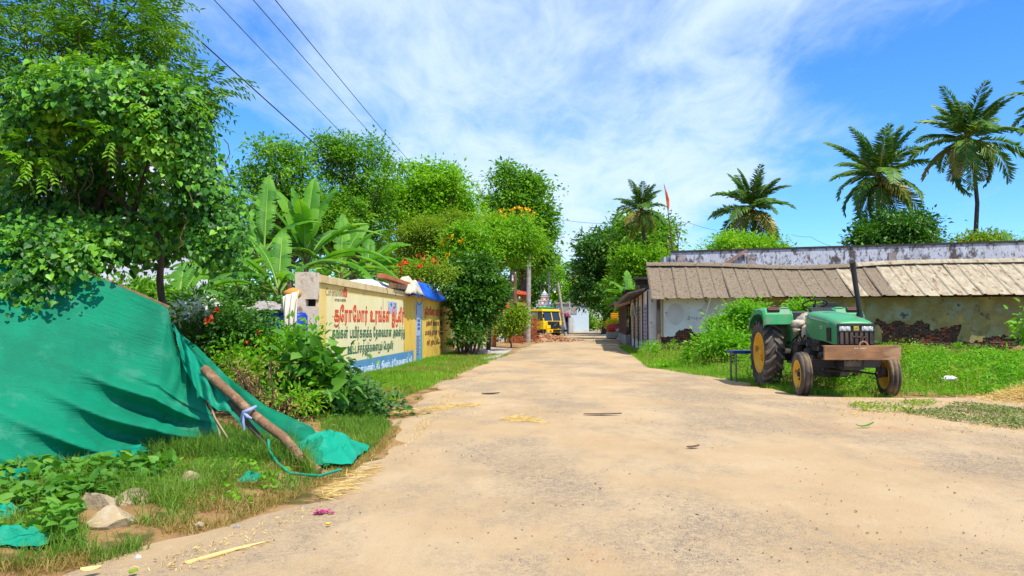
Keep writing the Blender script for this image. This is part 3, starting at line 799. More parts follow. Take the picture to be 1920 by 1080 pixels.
# ---------------------------------------------------------------- old street houses past the corner
def SW(px, py, Y): return P(px, py, Y)
def street_pt(t, z=0, off=0.0):
    """t metres along the street front from the corner; off towards the street"""
    d = Vector((2.7, 26.0, 0)).normalized(); n = Vector((-d.y, d.x, 0))
    return Vector((5.72, 31.2, z)) + d * t + n * off
def build_street_houses():
    h = thing('street_house', 'old whitewashed house front with torn posters next to the corner pier', 'building', street_pt(0))
    MB().hexa([street_pt(.2, -.1), street_pt(.2, -.1, -3.4), street_pt(13.5, -.1, -3.4), street_pt(13.5, -.1), street_pt(.2, 2.75), street_pt(.2, 2.75, -3.4), street_pt(13.5, 2.6, -3.4), street_pt(13.5, 2.6)]).build('wall', M_plw, h, True)
    Mp = pmat('brown_timber_old', alb(126, 94, 72), alb(92, 66, 50), scale=5, rough=.9, stretch=(1, 1, .2))
    for t in (.35, 3.4, 6.6, 9.8, 13.2):
        MB().hexa([street_pt(t - .12, -.1, .06), street_pt(t - .12, -.1, .001), street_pt(t + .12, -.1, .001), street_pt(t + .12, -.1, .06), street_pt(t - .11, 2.7, .055), street_pt(t - .11, 2.7, .001), street_pt(t + .11, 2.7, .001), street_pt(t + .11, 2.7, .055)]).build('post', Mp, h, True)
    # posters pasted on the front
    cols = [((206, 200, 226), 1.2, 1.3), ((226, 160, 60), 9.0, .9), ((214, 214, 220), 7.4, 1.1), ((200, 190, 120), 5.2, .9), ((224, 180, 84), 11.0, 1.0), ((190, 186, 204), 2.6, 1.0)]
    for i, (c, t, w) in enumerate(cols):
        p = MB().hexa([street_pt(t, .45, .02), street_pt(t, .45, .003), street_pt(t + w, .45, .003), street_pt(t + w, .45, .02), street_pt(t, 2.15, .02), street_pt(t, 2.15, .003), street_pt(t + w, 2.15, .003), street_pt(t + w, 2.15, .02)]).build('poster', pmat('poster_paper', alb(*c), alb(*[q * .85 for q in c]), scale=4, rough=.9), h, True)
        mb = MB(); rr = random.Random(i)
        for k in range(9):
            z = .6 + k * .17; s = t + .15; 
            mb.box(street_pt(s + w * .3, z, .026), (.01, w * rr.uniform(.3, .7), rr.uniform(.04, .09)), rz=-.12)
        mb.build('print', pmat('poster_print', alb(90, 110, 200) if i % 2 == 0 else alb(180, 90, 50), rough=.9), p, True)
    # arch band
    mb = MB(); pts = [street_pt(8.2 + 2.0 * (1 - math.cos(a)) / 1, 1.75 + .72 * math.sin(a), .05) for a in np.linspace(0, math.pi, 11)]
    mb.tube(pts, .09, 6); mb.build('arch_moulding', M_white, h, True)
    Mt = pmat('old_dark_tile', alb(118, 104, 92), alb(84, 74, 66), scale=7, rough=.95, bump=.6, bscale=20)
    rf = MB().hexa([street_pt(2.4, 2.55, .75), street_pt(2.4, 3.25, -1.8), street_pt(13.4, 3.2, -1.8), street_pt(13.4, 2.45, .75), street_pt(2.4, 2.63, .75), street_pt(2.4, 3.33, -1.8), street_pt(13.4, 3.28, -1.8), street_pt(13.4, 2.53, .75)]).build('roof', Mt, h, True)
    for k in range(16):
        t = 2.45 + k * .68
        MB().beam(street_pt(t, 2.67, .76), street_pt(t, 3.34, -1.8), .16, .09).build('tile_row', Mt, rf, True)
    for t, z in ((8.6, 2.75), ):
        q = MB().box(street_pt(t, z + .3, -.35), (.75, .75, 1.2), -.12).box(street_pt(t, z + .95, -.35), (1.0, 1.0, .14), -.12).build('roof_pillar', M_mould, h, True)
        MB().box(street_pt(t, z + .35, -.35) + Vector((0, -.39, 0)), (.34, .05, .5), -.12).build('niche', M_dark, q, True)
    g = thing('timber_house', 'old house with brown slatted timber veranda farthest along the right side', 'building', street_pt(14))
    MB().hexa([street_pt(14, -.1, -.5), street_pt(14, -.1, -3.4), street_pt(26, -.1, -3.4), street_pt(26, -.1, -.5), street_pt(14, 2.5, -.5), street_pt(14, 2.5, -3.4), street_pt(26, 2.5, -3.4), street_pt(26, 2.5, -.5)]).build('wall', pmat('brown_mud_plaster', alb(150, 116, 92), alb(116, 86, 66), scale=2, rough=.95), g, True)
    MB().hexa([street_pt(14, -.1, .3), street_pt(14, -.1, -.499), street_pt(26, -.1, -.499), street_pt(26, -.1, .3), street_pt(14, .6, .3), street_pt(14, .6, -.499), street_pt(26, .6, -.499), street_pt(26, .6, .3)]).build('plinth', M_conc, g, True)
    for k in range(30):
        MB().beam(street_pt(14.2 + k * .4, .603, .2), street_pt(14.2 + k * .4, 2.35, .2), .09, .09).build('slat', Mp, g, True)
    for z in (.68, 2.38): MB().beam(street_pt(14, z, .26), street_pt(26, z, .26), .12, .14).build('rail', Mp, g, True)
    MB().hexa([street_pt(13.8, 2.45, 1.05), street_pt(13.8, 3.15, -1.8), street_pt(26.4, 3.15, -1.8), street_pt(26.4, 2.45, 1.05), street_pt(13.8, 2.55, 1.05), street_pt(13.8, 3.25, -1.8), street_pt(26.4, 3.25, -1.8), street_pt(26.4, 2.55, 1.05)]).build('roof', Mt, g, True)
    q = MB().box(street_pt(20.5, 3.0, -.3), (.7, .7, 1.0), -.12).box(street_pt(20.5, 3.55, -.3), (.95, .95, .14), -.12).build('roof_pillar', M_mould, g, True)
    MB().beam(street_pt(13.75, 2.35, 1.0), street_pt(13.75, 3.1, -1.8), .05, .22).build('barge_board', Mp, g, True)
    # things by the veranda
    c = G(1158, 647); st = thing('crate_stack', 'stack of bright yellow orange crates beside the timber veranda', 'crates', (P(1152, 600, 66).x, 66, 0)); MB().box((0, 0, 1.36), (.6, .5, .06)).box((-.25, 0, .66), (.06, .4, 1.34)).box((.25, 0, .66), (.06, .4, 1.34)).build('stand', M_wood, st)
    My = pmat('yellow_plastic', alb(250, 170, 20, .85), alb(245, 150, 10, .85), rough=.4)
    for k in range(5):
        MB().box((0, 0, 1.475 + k * .165), (.60 + .04 * (k % 2), .5, .135), taper=1.04).build('crate', My, st, bevel=.02)
    fb = thing('yellow_bush', 'low yellow leaved bush in front of the yellow crates', 'bush', (P(1152, 600, 63).x, 63, 0))
    LV = Leaves(); rg = rs(77); crown_geo(rg, LV, [blob(1149, 607, 63, 12, 6), blob(1160, 605, 63, 9, 6), blob(1153, 611, 62.5, 14, 5)], 110, 18, .16, .15, up=.8)
    LV.build('foliage', leafmat('yellow_bush_leaf', [alb(206, 206, 36, .8), alb(236, 220, 44, .8), alb(246, 230, 70, .8)]), fb)
    bn = thing('orange_box', 'small orange box at the road edge by the timber veranda', 'box', (P(1147, 600, 62).x, 62, 0))
    MB().box((0, 0, .45), (.75, .6, .9), taper=.9).box((0, 0, .95), (.85, .7, .1)).build('body', pmat('orange_paint', alb(240, 100, 40, .85), rough=.5), bn, bevel=.03)
    cl = thing('cloth_bundle', 'red and white cloth bundle lying on a low bench by the veranda', 'cloth', (P(1158, 600, 61).x, 61, 0))
    rr = random.Random(3)
    MB().ell((0, 0, .95), (.9, .5, .32), 12, 8, .15, rr).build('red_cloth', pmat('pink_red_cloth', alb(220, 90, 80), alb(190, 60, 60), rough=.9), cl)
    MB().ell((.5, -.25, .8), (.9, .45, .28), 12, 8, .15, rr).build('white_cloth', pmat('pale_cloth', alb(220, 225, 235), alb(170, 180, 200), rough=.9), cl)
    MB().box((0, 0, .35), (1.8, .8, .5)).build('bench', M_conc, cl)
build_street_houses()
# ---------------------------------------------------------------- the tractor
M_jgreen = pmat('tractor_green', alb(50, 168, 98, .66), alb(62, 176, 106, .66), alb(92, 176, 120, .64), scale=2.2, rough=.42, coord='Object', spec=.45, spots=alb(132, 158, 116, .6), sscale=4.5, sthr=.57, spots2=alb(170, 150, 118, .6), s2scale=11, s2thr=.66)
M_tyre = pmat('dusty_rubber', (.035, .032, .030), (.085, .070, .058), (.13, .105, .08), scale=3.0, rough=.9, coord='Object', bump=.25, bscale=30, lo=.3, hi=.72)
M_lug = pmat('dusty_tread', (.075, .066, .058), (.13, .108, .088), (.20, .16, .12), scale=4.0, rough=.92, coord='Object', bump=.2, bscale=30, lo=.3, hi=.7)
M_tyrem = pmat('muddy_rubber', (.05, .042, .036), (.12, .09, .065), (.26, .17, .10), scale=3.4, rough=.93, coord='Object', bump=.3, bscale=25, lo=.3, hi=.66)
M_jyel = pmat('wheel_yellow', alb(252, 192, 48, .86), alb(232, 168, 44, .84), scale=3, rough=.5, coord='Object', spots=alb(130, 92, 56), sscale=5, sthr=.62)
M_iron = pmat('greasy_iron', (.025, .023, .022), (.07, .058, .05), scale=5, rough=.7, coord='Object')
M_beamp = pmat('rusty_brown_plate', alb(176, 128, 88, .8), alb(140, 98, 68, .8), alb(182, 146, 110, .8), scale=2.5, rough=.75, coord='Object', stretch=(.5, 1, 2), spots=alb(176, 116, 60), sscale=3, sthr=.62)
M_grille = pmat('dirty_grille', (.04, .03, .026), (.12, .075, .055), scale=6, rough=.8, coord='Object', stretch=(1, 1, .4))
M_lens = bpy.data.materials.new('headlight_glass'); M_lens.use_nodes = True
_b = M_lens.node_tree.nodes['Principled BSDF']; _b.inputs['Base Color'].default_value = (.62, .64, .62, 1); _b.inputs['Roughness'].default_value = .12; _b.inputs['Metallic'].default_value = .35
M_redl = pmat('red_lens', alb(160, 40, 30), rough=.25)
M_canvas = pmat('cream_canvas', alb(226, 214, 192, .75), alb(196, 178, 150, .72), scale=6, rough=.95, coord='Object', bump=.3)
M_blue = pmat('blue_steel', alb(50, 70, 150), alb(40, 54, 110), scale=5, rough=.4, coord='Object')

def tyre_mesh(Rr, w, rim, lugs, mb_name):
    hw = w / 2
    if lugs: prof = [(-hw * .86, rim), (-hw, rim + (Rr - rim) * .35), (-hw * 1.02, rim + (Rr - rim) * .62), (-hw * .9, Rr - .075), (-hw * .55, Rr - .045), (0, Rr - .038), (hw * .55, Rr - .045), (hw * .9, Rr - .075), (hw * 1.02, rim + (Rr - rim) * .62), (hw, rim + (Rr - rim) * .35), (hw * .86, rim)]
    else: prof = [(-hw * .8, rim), (-hw, rim + (Rr - rim) * .4), (-hw * .98, Rr - .06), (-hw * .8, Rr - .015), (-hw * .55, Rr - .012), (-hw * .5, Rr - .03), (-hw * .3, Rr - .03), (-hw * .22, Rr), (hw * .22, Rr), (hw * .3, Rr - .03), (hw * .5, Rr - .03), (hw * .55, Rr - .012), (hw * .8, Rr - .015), (hw * .98, Rr - .06), (hw, rim + (Rr - rim) * .4), (hw * .8, rim)]
    mb = MB(); mb.lathe(prof, (0, 0, 0), (1, 0, 0), 48 if lugs else 40); me = mb.mesh(mb_name)
    return me
def lug_mesh(Rr, w):
    mb = MB(); hw = w / 2; n = 19
    for k in range(n):
        for s in (-1, 1):
            a0 = 2 * math.pi * (k + (0 if s > 0 else .5)) / n
            rows = []
            for t, xa, da, lo in ((0, -.02, 0, .05), (.4, .35, .10, .05), (.75, .72, .22, .06), (1, 1.03, .27, .15)):
                x = s * xa * hw; a = a0 + da; th = .040 + .018 * t
                rt = Rr - .002 - (.02 if t == 1 else 0) - (.006 if t == .75 else 0)
                r4 = []
                for aa, rr in ((a - th * 1.25, Rr - lo), (a - th * .8, rt), (a + th * .8, rt), (a + th * 1.25, Rr - lo)):
                    r4.append((x, math.cos(aa) * rr, math.sin(aa) * rr))
                rows.append(r4)
            vs = [p for r in rows for p in r]
            fs = [(i * 4 + j, i * 4 + j + 1, i * 4 + j + 5, i * 4 + j + 4) for i in range(3) for j in range(3)] + [(0, 3, 2, 1), (12, 13, 14, 15)]
            mb.add(vs, fs)
    return mb.mesh('tread_lugs')
def rim_mesh(rim, w, front):
    mb = MB(); hw = w / 2
    for s in (-1,):
        pr = [(s * hw * .9, rim + .012), (s * hw * .95, rim - .012), (s * hw * .75, rim - .03), (s * hw * .45, rim - .055), (s * hw * .30, rim * .55), (s * hw * .42, rim * .50), (s * hw * .42, .001)]
        mb.lathe(pr, (0, 0, 0), (1, 0, 0), 32)
        mb.lathe([(-q[0], q[1]) for q in pr[:4]] + [(-hw * .25, rim - .055), (-hw * .2, .05)], (0, 0, 0), (1, 0, 0), 32)
    return mb.mesh('rim')
def hub_mesh(rim, w, front):
    mb = MB(); hw = w / 2; s = -1
    x0 = s * hw * .42
    mb.cyl((x0 * .5, 0, 0), (x0 * 1.9, 0, 0), rim * .22, rim * .17, 14)
    for k in range(6 if front else 8):
        a = 2 * math.pi * k / (6 if front else 8); q = rim * .36
        mb.cyl((x0 * .9, math.cos(a) * q, math.sin(a) * q), (x0 * 1.35, math.cos(a) * q, math.sin(a) * q), .022, .022, 6, False)
    return mb.mesh('hub')
def build_tractor():
    T = thing('tractor', 'green tractor with yellow wheels parked on the weeds facing the road', 'tractor', (6.28, 16.1, 0), R(-3.73))
    for nm, Rr, w, rim, ys, hx, front in (('rear_wheel', .715, .37, .43, 0.0, .79, False), ('front_wheel', .412, .20, .255, -2.3, .775, True)):
        tm = tyre_mesh(Rr, w, rim, not front, 'tyre'); tm.materials.append(M_tyrem if front else M_tyre)
        rm = rim_mesh(rim, w, front); rm.materials.append(M_jyel)
        hm = hub_mesh(rim, w, front); hm.materials.append(M_iron if front else M_jyel)
        lm = None
        if not front:
            lm = lug_mesh(Rr, w); lm.materials.append(M_lug)
        for me in (tm, rm, hm) + ((lm,) if lm else ()):
            bm = bmesh.new(); bm.from_mesh(me); bmesh.ops.recalc_face_normals(bm, faces=bm.faces); bm.to_mesh(me); bm.free()
        for s in (-1, 1):
            wl = bpy.data.objects.new(nm, None); COL.objects.link(wl); wl.parent = T
            wl.location = (s * hx, ys, Rr - .012); wl.rotation_euler = (R(17 * s), 0, (0 if s < 0 else math.pi) + (R(-2) if front else 0))
            for me in (tm, lm, rm, hm):
                if me is None: continue
                o = bpy.data.objects.new(me.name, me); COL.objects.link(o); o.parent = wl
    # hood
    secs = [(-2.83, .325, .97, 1.345, .5), (-2.80, .335, .96, 1.375, .8), (-2.70, .345, .96, 1.405, 1), (-2.35, .352, 1.0, 1.465, 1), (-1.95, .36, 1.03, 1.515, 1), (-1.55, .36, 1.05, 1.555, 1), (-1.30, .35, 1.08, 1.575, 1), (-1.24, .335, 1.1, 1.57, 1)]
    vs = []
    for y, hw, zb, zt, q in secs:
        row = [(-hw, zb), (-hw, zt - .17), (-hw * .985, zt - .085), (-hw * .90, zt - .032), (-hw * .70, zt - .008), (-hw * .3, zt + .004 * q), (0, zt + .006 * q)]
        row = row + [(-x, z) for x, z in reversed(row[:-1])]
        vs += [(x, y, z) for x, z in row]
    m = 13; fs = [(i * m + k, i * m + k + 1, (i + 1) * m + k + 1, (i + 1) * m + k) for i in range(len(secs) - 1) for k in range(m - 1)] + [tuple(range((len(secs) - 1) * m, len(secs) * m)), tuple(range(m - 1, -1, -1))]
    MB().add(vs, fs, True).build('hood', M_jgreen, T)
    Md = M_black
    # grille surround, slats, headlights, badge
    gr = MB().box((0, -2.842, 1.13), (.64, .03, .41)).box((0, -2.85, 1.30), (.655, .05, .03)).build('grille', Md, T, bevel=.006)
    for k in range(7):
        MB().box((-.255 + k * .085, -2.868, 1.075), (.052, .03, .215)).build('slat', M_grille, gr, bevel=.004)
    MB().box((0, -2.872, 1.195), (.64, .03, .018)).build('cross_bar', Md, gr)
    MB().box((.05, -2.885, 1.10), (.25, .012, .03), ry=.05).box((.10, -2.885, 1.06), (.03, .012, .1)).build('bent_bar', M_grille, gr)
    for s in (-1, 1):
        hl = MB().box((s * .195, -2.862, 1.25), (.19, .02, .088)).build('headlight', M_lens, T, bevel=.012)
        f = MB().box((s * .195, -2.858, 1.25), (.206, .016, .104)).build('frame', M_steel, hl)
        for q in (-.045, .045): MB().ell((s * .195 + q, -2.873, 1.25), (.032, .01, .034), 12, 6).build('bulb', M_lens, hl)
    bd = MB().box((0, -2.867, 1.25), (.095, .018, .088)).build('badge', pmat('badge_yellow', alb(220, 200, 70), alb(190, 170, 60), rough=.4), T, bevel=.015)
    deer = [(-.028, -.014), (-.02, .002), (-.006, .008), (.010, .010), (.018, .022), (.026, .026), (.024, .014), (.017, .004), (.022, -.010), (.014, -.004), (.006, -.002), (-.010, -.004), (-.018, -.016)]
    MB().prism([(x * 1.1, 1.25 + z * 1.1) for x, z in deer], -2.880, -2.876).build('emblem', M_jgreen, bd)
    # side vents, stripe, number, lower side panel
    for s in (-1, 1):
        MB().box((s * .357, -2.52, 1.135), (.012, .20, .25)).build('side_vent', Md, T)
        for k in range(6): MB().box((s * .364, -2.595 + k * .03, 1.135), (.012, .012, .22)).build('vent_slat', M_grille, T)
        MB().hexa([(s * .363, -2.55, 1.345), (s * .367, -2.55, 1.345), (s * .371, -1.5, 1.44), (s * .366, -1.5, 1.44), (s * .363, -2.55, 1.362), (s * .366, -2.55, 1.362), (s * .370, -1.5, 1.475), (s * .366, -1.5, 1.475)]).build('stripe', pmat('pale_decal', alb(210, 220, 190), alb(150, 190, 150), rough=.6), T)
        lb = MB().box((s * .3625, -2.15, 1.265), (.008, .13, .06)).build('number_label', pmat('label_cream', alb(205, 215, 190), rough=.6), T)
        for k, q in enumerate((-.035, .0, .035)):
            MB().box((s * .3675, -2.15 + q, 1.265), (.004, .018, .034 if k != 1 else .02)).build('print', M_jgreen, lb)
    # faint lettering along the stripe is too small to read: two short worn dashes
    # chassis, engine, gearbox
    MB().box((0, -1.9, .72), (.36, 1.7, .42)).box((0, -1.0, .75), (.44, .7, .5)).build('engine_block', M_iron, T, bevel=.02)
    MB().box((-.28, -1.75, .93), (.14, .5, .24)).cyl((-.30, -2.15, .74), (-.30, -1.95, .74), .07).cyl((-.33, -1.6, .78), (-.33, -1.25, .78), .085).box((-.26, -1.35, 1.0), (.1, .4, .3)).tube([(-.36, -1.2, 1.1), (-.4, -1.0, .9), (-.36, -.8, .7)], .02).tube([(-.3, -1.9, 1.02), (-.36, -1.5, 1.06), (-.32, -1.2, 1.2)], .018).build('engine_fittings', M_iron, T, bevel=.01)
    for q in ([(-.36, -2.0, .95), (-.40, -1.7, .90), (-.38, -1.4, 1.02), (-.30, -1.25, 1.15)], [(-.34, -.95, 1.2), (-.42, -.85, 1.0), (-.40, -.7, .8)], [(-.30, -.6, 1.1), (-.38, -.4, .95), (-.36, -.1, 1.0)]): MB().tube(q, .016, 6).build('hose', M_cable, T)
    for y, z in ((-1.95, .86), (-1.55, .80), (-1.3, .92)): MB().cyl((-.24, y, z), (-.36, y, z), .05, .045, 10).build('filter', pmat('dull_metal', (.16, .15, .14), (.08, .07, .06), rough=.5, metal=.4), T)
    MB().box((0, -.2, .72), (.5, 1.3, .5)).cyl((-.62, 0, .70), (.62, 0, .70), .16).build('rear_axle_housing', M_iron, T, bevel=.03)
    MB().box((0, -.75, .93), (.92, .9, .05)).box((-.42, -.9, .70), (.1, .3, .4)).box((.42, -.9, .70), (.1, .3, .4)).build('footplate', M_iron, T, bevel=.01)
    MB().box((-.50, -.95, .55), (.24, .2, .03)).beam((-.42, -.95, .9), (-.56, -.95, .56), .03, .03).build('step', M_iron, T)
    # front: bumper plate, axle, spindles
    bp = MB().box((.02, -3.05, .825), (1.30, .06, .25)).box((.02, -2.98, .94), (1.28, .14, .02)).box((.02, -2.98, .71), (1.28, .14, .02)).build('bumper_plate', M_beamp, T, bevel=.008)
    MB().beam((-.25, -3.0, .75), (-.2, -2.4, .72), .08, .12).beam((.25, -3.0, .75), (.2, -2.4, .72), .08, .12).build('bumper_bracket', M_iron, T)
    mb = MB()
    for x, w, h in ((-.11, .02, .02), (-.07, .03, .012), (.0, .05, .012), (.04, .02, .018), (.07, .03, .01)): mb.box((x, -3.0805, .905), (w, .003, h))
    mb.build('chalk_marks', M_white, bp)
    MB().tube([(-.0, -3.0, .95), (.02, -2.99, 1.0), (.07, -2.99, 1.02), (.12, -2.99, 1.0), (.14, -3.0, .95)], .016, 6).build('tow_loop', M_beamp, T)
    MB().box((0, -2.3, .60), (1.26, .13, .15)).box((0, -2.3, .66), (.4, .3, .2)).build('front_axle', Md, T, bevel=.012)
    for s in (-1, 1):
        MB().cyl((s * .61, -2.3, .74), (s * .61, -2.3, .34), .045).cyl((s * .55, -2.3, .41), (s * .80, -2.3, .41), .05, .06).ell((s * .66, -2.38, .46), (.07, .06, .08)).beam((s * .6, -2.3, .40), (s * .3, -2.12, .44), .035, .035).build('spindle', M_iron, T)
    MB().tube([(-.3, -2.15, .45), (.3, -2.15, .45)], .02).build('tie_rod', M_iron, T)
    # underside things seen between the front wheels
    MB().box((.05, -1.0, .42), (.5, 1.5, .22)).build('belly_plate', M_iron, T, bevel=.02)
    # exhaust
    ex = MB().tube([(.40, -2.02, 1.50), (.37, -2.03, 1.75), (.325, -2.04, 2.05), (.29, -2.05, 2.33), (.275, -2.06, 2.44)], [.05, .047, .047, .05, .052], 12).cyl((.40, -2.02, 1.44), (.395, -2.02, 1.53), .062).build('exhaust_pipe', Md, T)
    MB().tube([(.275, -2.06, 2.42), (.265, -2.075, 2.475), (.25, -2.10, 2.50)], [.054, .056, .05], 12).build('tip', Md, ex)
    # steering wheel, dash, seat
    MB().box((0, -1.12, 1.32), (.42, .22, .5)).box((.0, -1.1, 1.58), (.44, .18, .09), rx=.5).build('dashboard', Md, T, bevel=.02)
    st = MB(); c = Vector((-.02, -.80, 1.735)); ax = Vector((0, .36, .93)).normalized(); a = Vector((1, 0, 0)); b2 = ax.cross(a)
    ring = [c + (a * math.cos(t) + b2 * math.sin(t)) * .235 for t in np.linspace(0, 2 * math.pi, 25)]
    st.tube(ring, .017, 8, False)
    for t in (0.3, 2.4, 4.5): st.tube([c - ax * .04, c + (a * math.cos(t) + b2 * math.sin(t)) * .23], .011, 6)
    st.cyl(c - ax * .06, c - ax * .015, .05).build('steering_wheel', Md, T)
    MB().cyl((0, -1.02, 1.45), c - ax * .04, .03).build('steering_column', Md, T)
    MB().box((0, -.05, 1.20), (.48, .46, .12)).box((0, .2, 1.42), (.46, .10, .36), rx=-.15).build('seat', M_black, T, bevel=.04)
    MB().tube([(-.22, -.55, .95), (-.26, -.62, 1.25)], .014).ell((-.26, -.62, 1.27), (.03, .03, .035)).build('gear_lever', M_iron, T)
    MB().box((.50, -.20, 1.70), (.30, .05, .15)).build('tool_box', M_black, T, bevel=.01)
    # fenders
    for s in (-1, 1):
        mb = MB(); x0, x1 = s * .44, s * 1.02
        pth = [(-.70, 1.30), (-.66, 1.50), (-.56, 1.605), (-.30, 1.64), (.10, 1.62), (.45, 1.48), (.66, 1.22)]
        prof = [(x0, -.0), (x0 + s * .03, .028), (x1 - s * .05, .022), (x1, -.01), (x1 + s * .005, -.085)]
        vs = []
        for th in (0, -.02):
            for y, z in pth:
                n = Vector((0, y * .55, max(.25, z - .75))).normalized()
                for x, h in prof: vs.append((x, y + n.y * (h + th), z + n.z * (h + th)))
        m = len(prof); L_ = len(pth); H = m * L_; fs = []
        for i in range(L_ - 1):
            for k in range(m - 1):
                q = i * m + k; fs += [(q, q + 1, q + m + 1, q + m), (H + q, H + q + m, H + q + m + 1, H + q + 1)]
            for k in (0, m - 1):
                q = i * m + k; fs.append((q, q + m, H + q + m, H + q))
        for k in range(m - 1):
            for i in (0, L_ - 1):
                q = i * m + k; fs.append((q, q + 1, H + q + 1, H + q))
        fe = mb.add(vs, fs, False).build('fender', M_jgreen, T)
        # inner skirt
        sk = [(y, z - .01) for y, z in pth] + [(.55, .85), (-.5, .80)]
        MB().add([(x0 - s * .0, y, z) for y, z in sk] + [(x0 - s * .02, y, z) for y, z in sk], [tuple(range(9)), tuple(range(17, 8, -1))] + [(i, (i + 1) % 9, (i + 1) % 9 + 9, i + 9) for i in range(9)]).build('skirt', M_jgreen, fe)
        MB().box((s * .80, -.60, 1.625), (.24, .12, .05), rx=.55).build('tail_lamp', pmat('dark_lamp', (.10, .03, .025), rough=.3), fe, bevel=.012)
        MB().box((s * .56, -.52, 1.66), (.16, .08, .015), rx=.3).build('pad', M_jgreen, fe, bevel=.005)
    # cloth bundle heaped by the seat
    c = T.matrix_world
    CB = thing('canvas_bundle', 'cream canvas bundle with a red stripe heaped beside the tractor seat', 'cloth', (5.98, 15.25, 1.15))
    rr = random.Random(8); mb = MB()
    mb.ell((.04, 0, .22), (.20, .22, .17), 18, 12, .14, rr); mb.ell((-.16, -.06, .17), (.15, .14, .09), 14, 10, .22, rr); mb.ell((.16, .02, .30), (.13, .15, .09), 14, 8, .16, rr); mb.ell((-.06, -.20, .0), (.10, .05, .17), 10, 8, .2, rr); mb.ell((-.22, -.1, .06), (.07, .1, .05), 10, 8, .2, rr)
    mb.build('canvas', M_canvas, CB)
    MB().tube([(.02, -.235, .30), (.06, -.245, .24), (.10, -.235, .15)], [.025, .03, .02], 6).build('red_stripe', pmat('red_band', alb(230, 80, 40), rough=.8), CB)
    # bench behind the rear wheel
    BN = thing('steel_bench', 'small blue topped steel bench standing behind the tractor rear wheel', 'bench', (5.35, 17.2, 0))
    MB().box((0, 0, .68), (.72, .5, .07)).build('bench_top', M_blue, BN, bevel=.01)
    for x in (-.27, .27):
        for y in (-.2, .2): MB().cyl((x, y, 0), (x, y, .65), .022).build('leg', M_steel, BN)
build_tractor()
# ---------------------------------------------------------------- the painted wall on the left
WA = Vector((-3.76, 14.5, 0)); WB = Vector((-2.56, 32.6, 0))
WDIR = (WB - WA).normalized(); WN = Vector((WDIR.y, -WDIR.x, 0))      # WN points to the road
WLEN = (WB - WA).length; WTOP = 2.285
def WW(u, z, off=0.0): return WA + WDIR * u + WN * off + Vector((0, 0, z))
def wuz(px, py):
    """where a line of sight meets the wall's face: distance along it and height"""
    d = ray(px, py); o = Vector((0, 0, EYE))
    t = (WA - o).dot(WN) / d.dot(WN); p = o + d * t
    return (p - WA).dot(WDIR), p.z
M_wyel = pmat('ochre_wall_paint', alb(250, 220, 140, .84), alb(242, 204, 112, .84), alb(246, 212, 126, .84), scale=1.1, rough=.88, bump=.15, bscale=14, spots=alb(212, 190, 140), sscale=2.1, sthr=.63, stretch=(1, 1, .3))
M_wora = pmat('deep_ochre_wall_paint', alb(250, 208, 92, .84), alb(242, 188, 72, .84), scale=1.3, rough=.88, bump=.15, bscale=14, spots=alb(206, 150, 66), sscale=2.6, sthr=.64, stretch=(1, 1, .3))
M_wpal = pmat('pale_cream_panel_paint', alb(250, 236, 182, .86), alb(244, 226, 164, .86), scale=1.6, rough=.88, bump=.12, bscale=16, spots=alb(214, 196, 150), sscale=3.1, sthr=.64, stretch=(1, 1, .3))
M_cop = pmat('coping_plaster', alb(240, 216, 160, .8), alb(222, 192, 134, .8), scale=2.2, rough=.92, bump=.3, bscale=18, spots=alb(140, 116, 84), sscale=5, sthr=.60, stretch=(1, 1, .5))
M_pil = pmat('raw_pillar_plaster', alb(232, 214, 192, .84), alb(214, 194, 172, .84), scale=2.4, rough=.95, bump=.5, bscale=16, spots=alb(164, 142, 118), sscale=3.2, sthr=.60, spots2=alb(224, 208, 184, .72), s2scale=5, s2thr=.64)
M_tred = pmat('red_sign_paint', alb(232, 84, 44, .8), alb(214, 92, 58, .8), scale=3, rough=.85, spots=alb(232, 160, 110), sscale=7, sthr=.66)
M_tgrn = pmat('green_sign_paint', alb(72, 112, 80, .75), alb(92, 128, 92, .75), scale=3, rough=.85, spots=alb(170, 176, 120), sscale=7, sthr=.66)
M_tbrn = pmat('brown_sign_paint', alb(132, 84, 52, .75), alb(156, 104, 60, .75), scale=3, rough=.85, spots=alb(210, 160, 80), sscale=7, sthr=.64)
M_twht = pmat('white_sign_paint', alb(230, 238, 244, .82), alb(206, 222, 236, .82), scale=3, rough=.85)
M_tgry = pmat('grey_sign_paint', alb(104, 84, 66), alb(130, 106, 80), scale=3, rough=.85)
M_wblu = pmat('blue_band_paint', alb(96, 160, 202, .72), alb(112, 170, 206, .72), scale=1.8, rough=.88, spots=alb(180, 196, 190), sscale=3.4, sthr=.64)
M_bag1 = pmat('bag_pale_blue', alb(196, 208, 226, .76), alb(180, 196, 222, .76), scale=2, rough=.85)
M_bag2 = pmat('bag_teal', alb(90, 176, 178, .72), alb(110, 186, 186, .72), rough=.85)
M_bag3 = pmat('bag_blue_print', alb(92, 116, 170, .72), rough=.85)

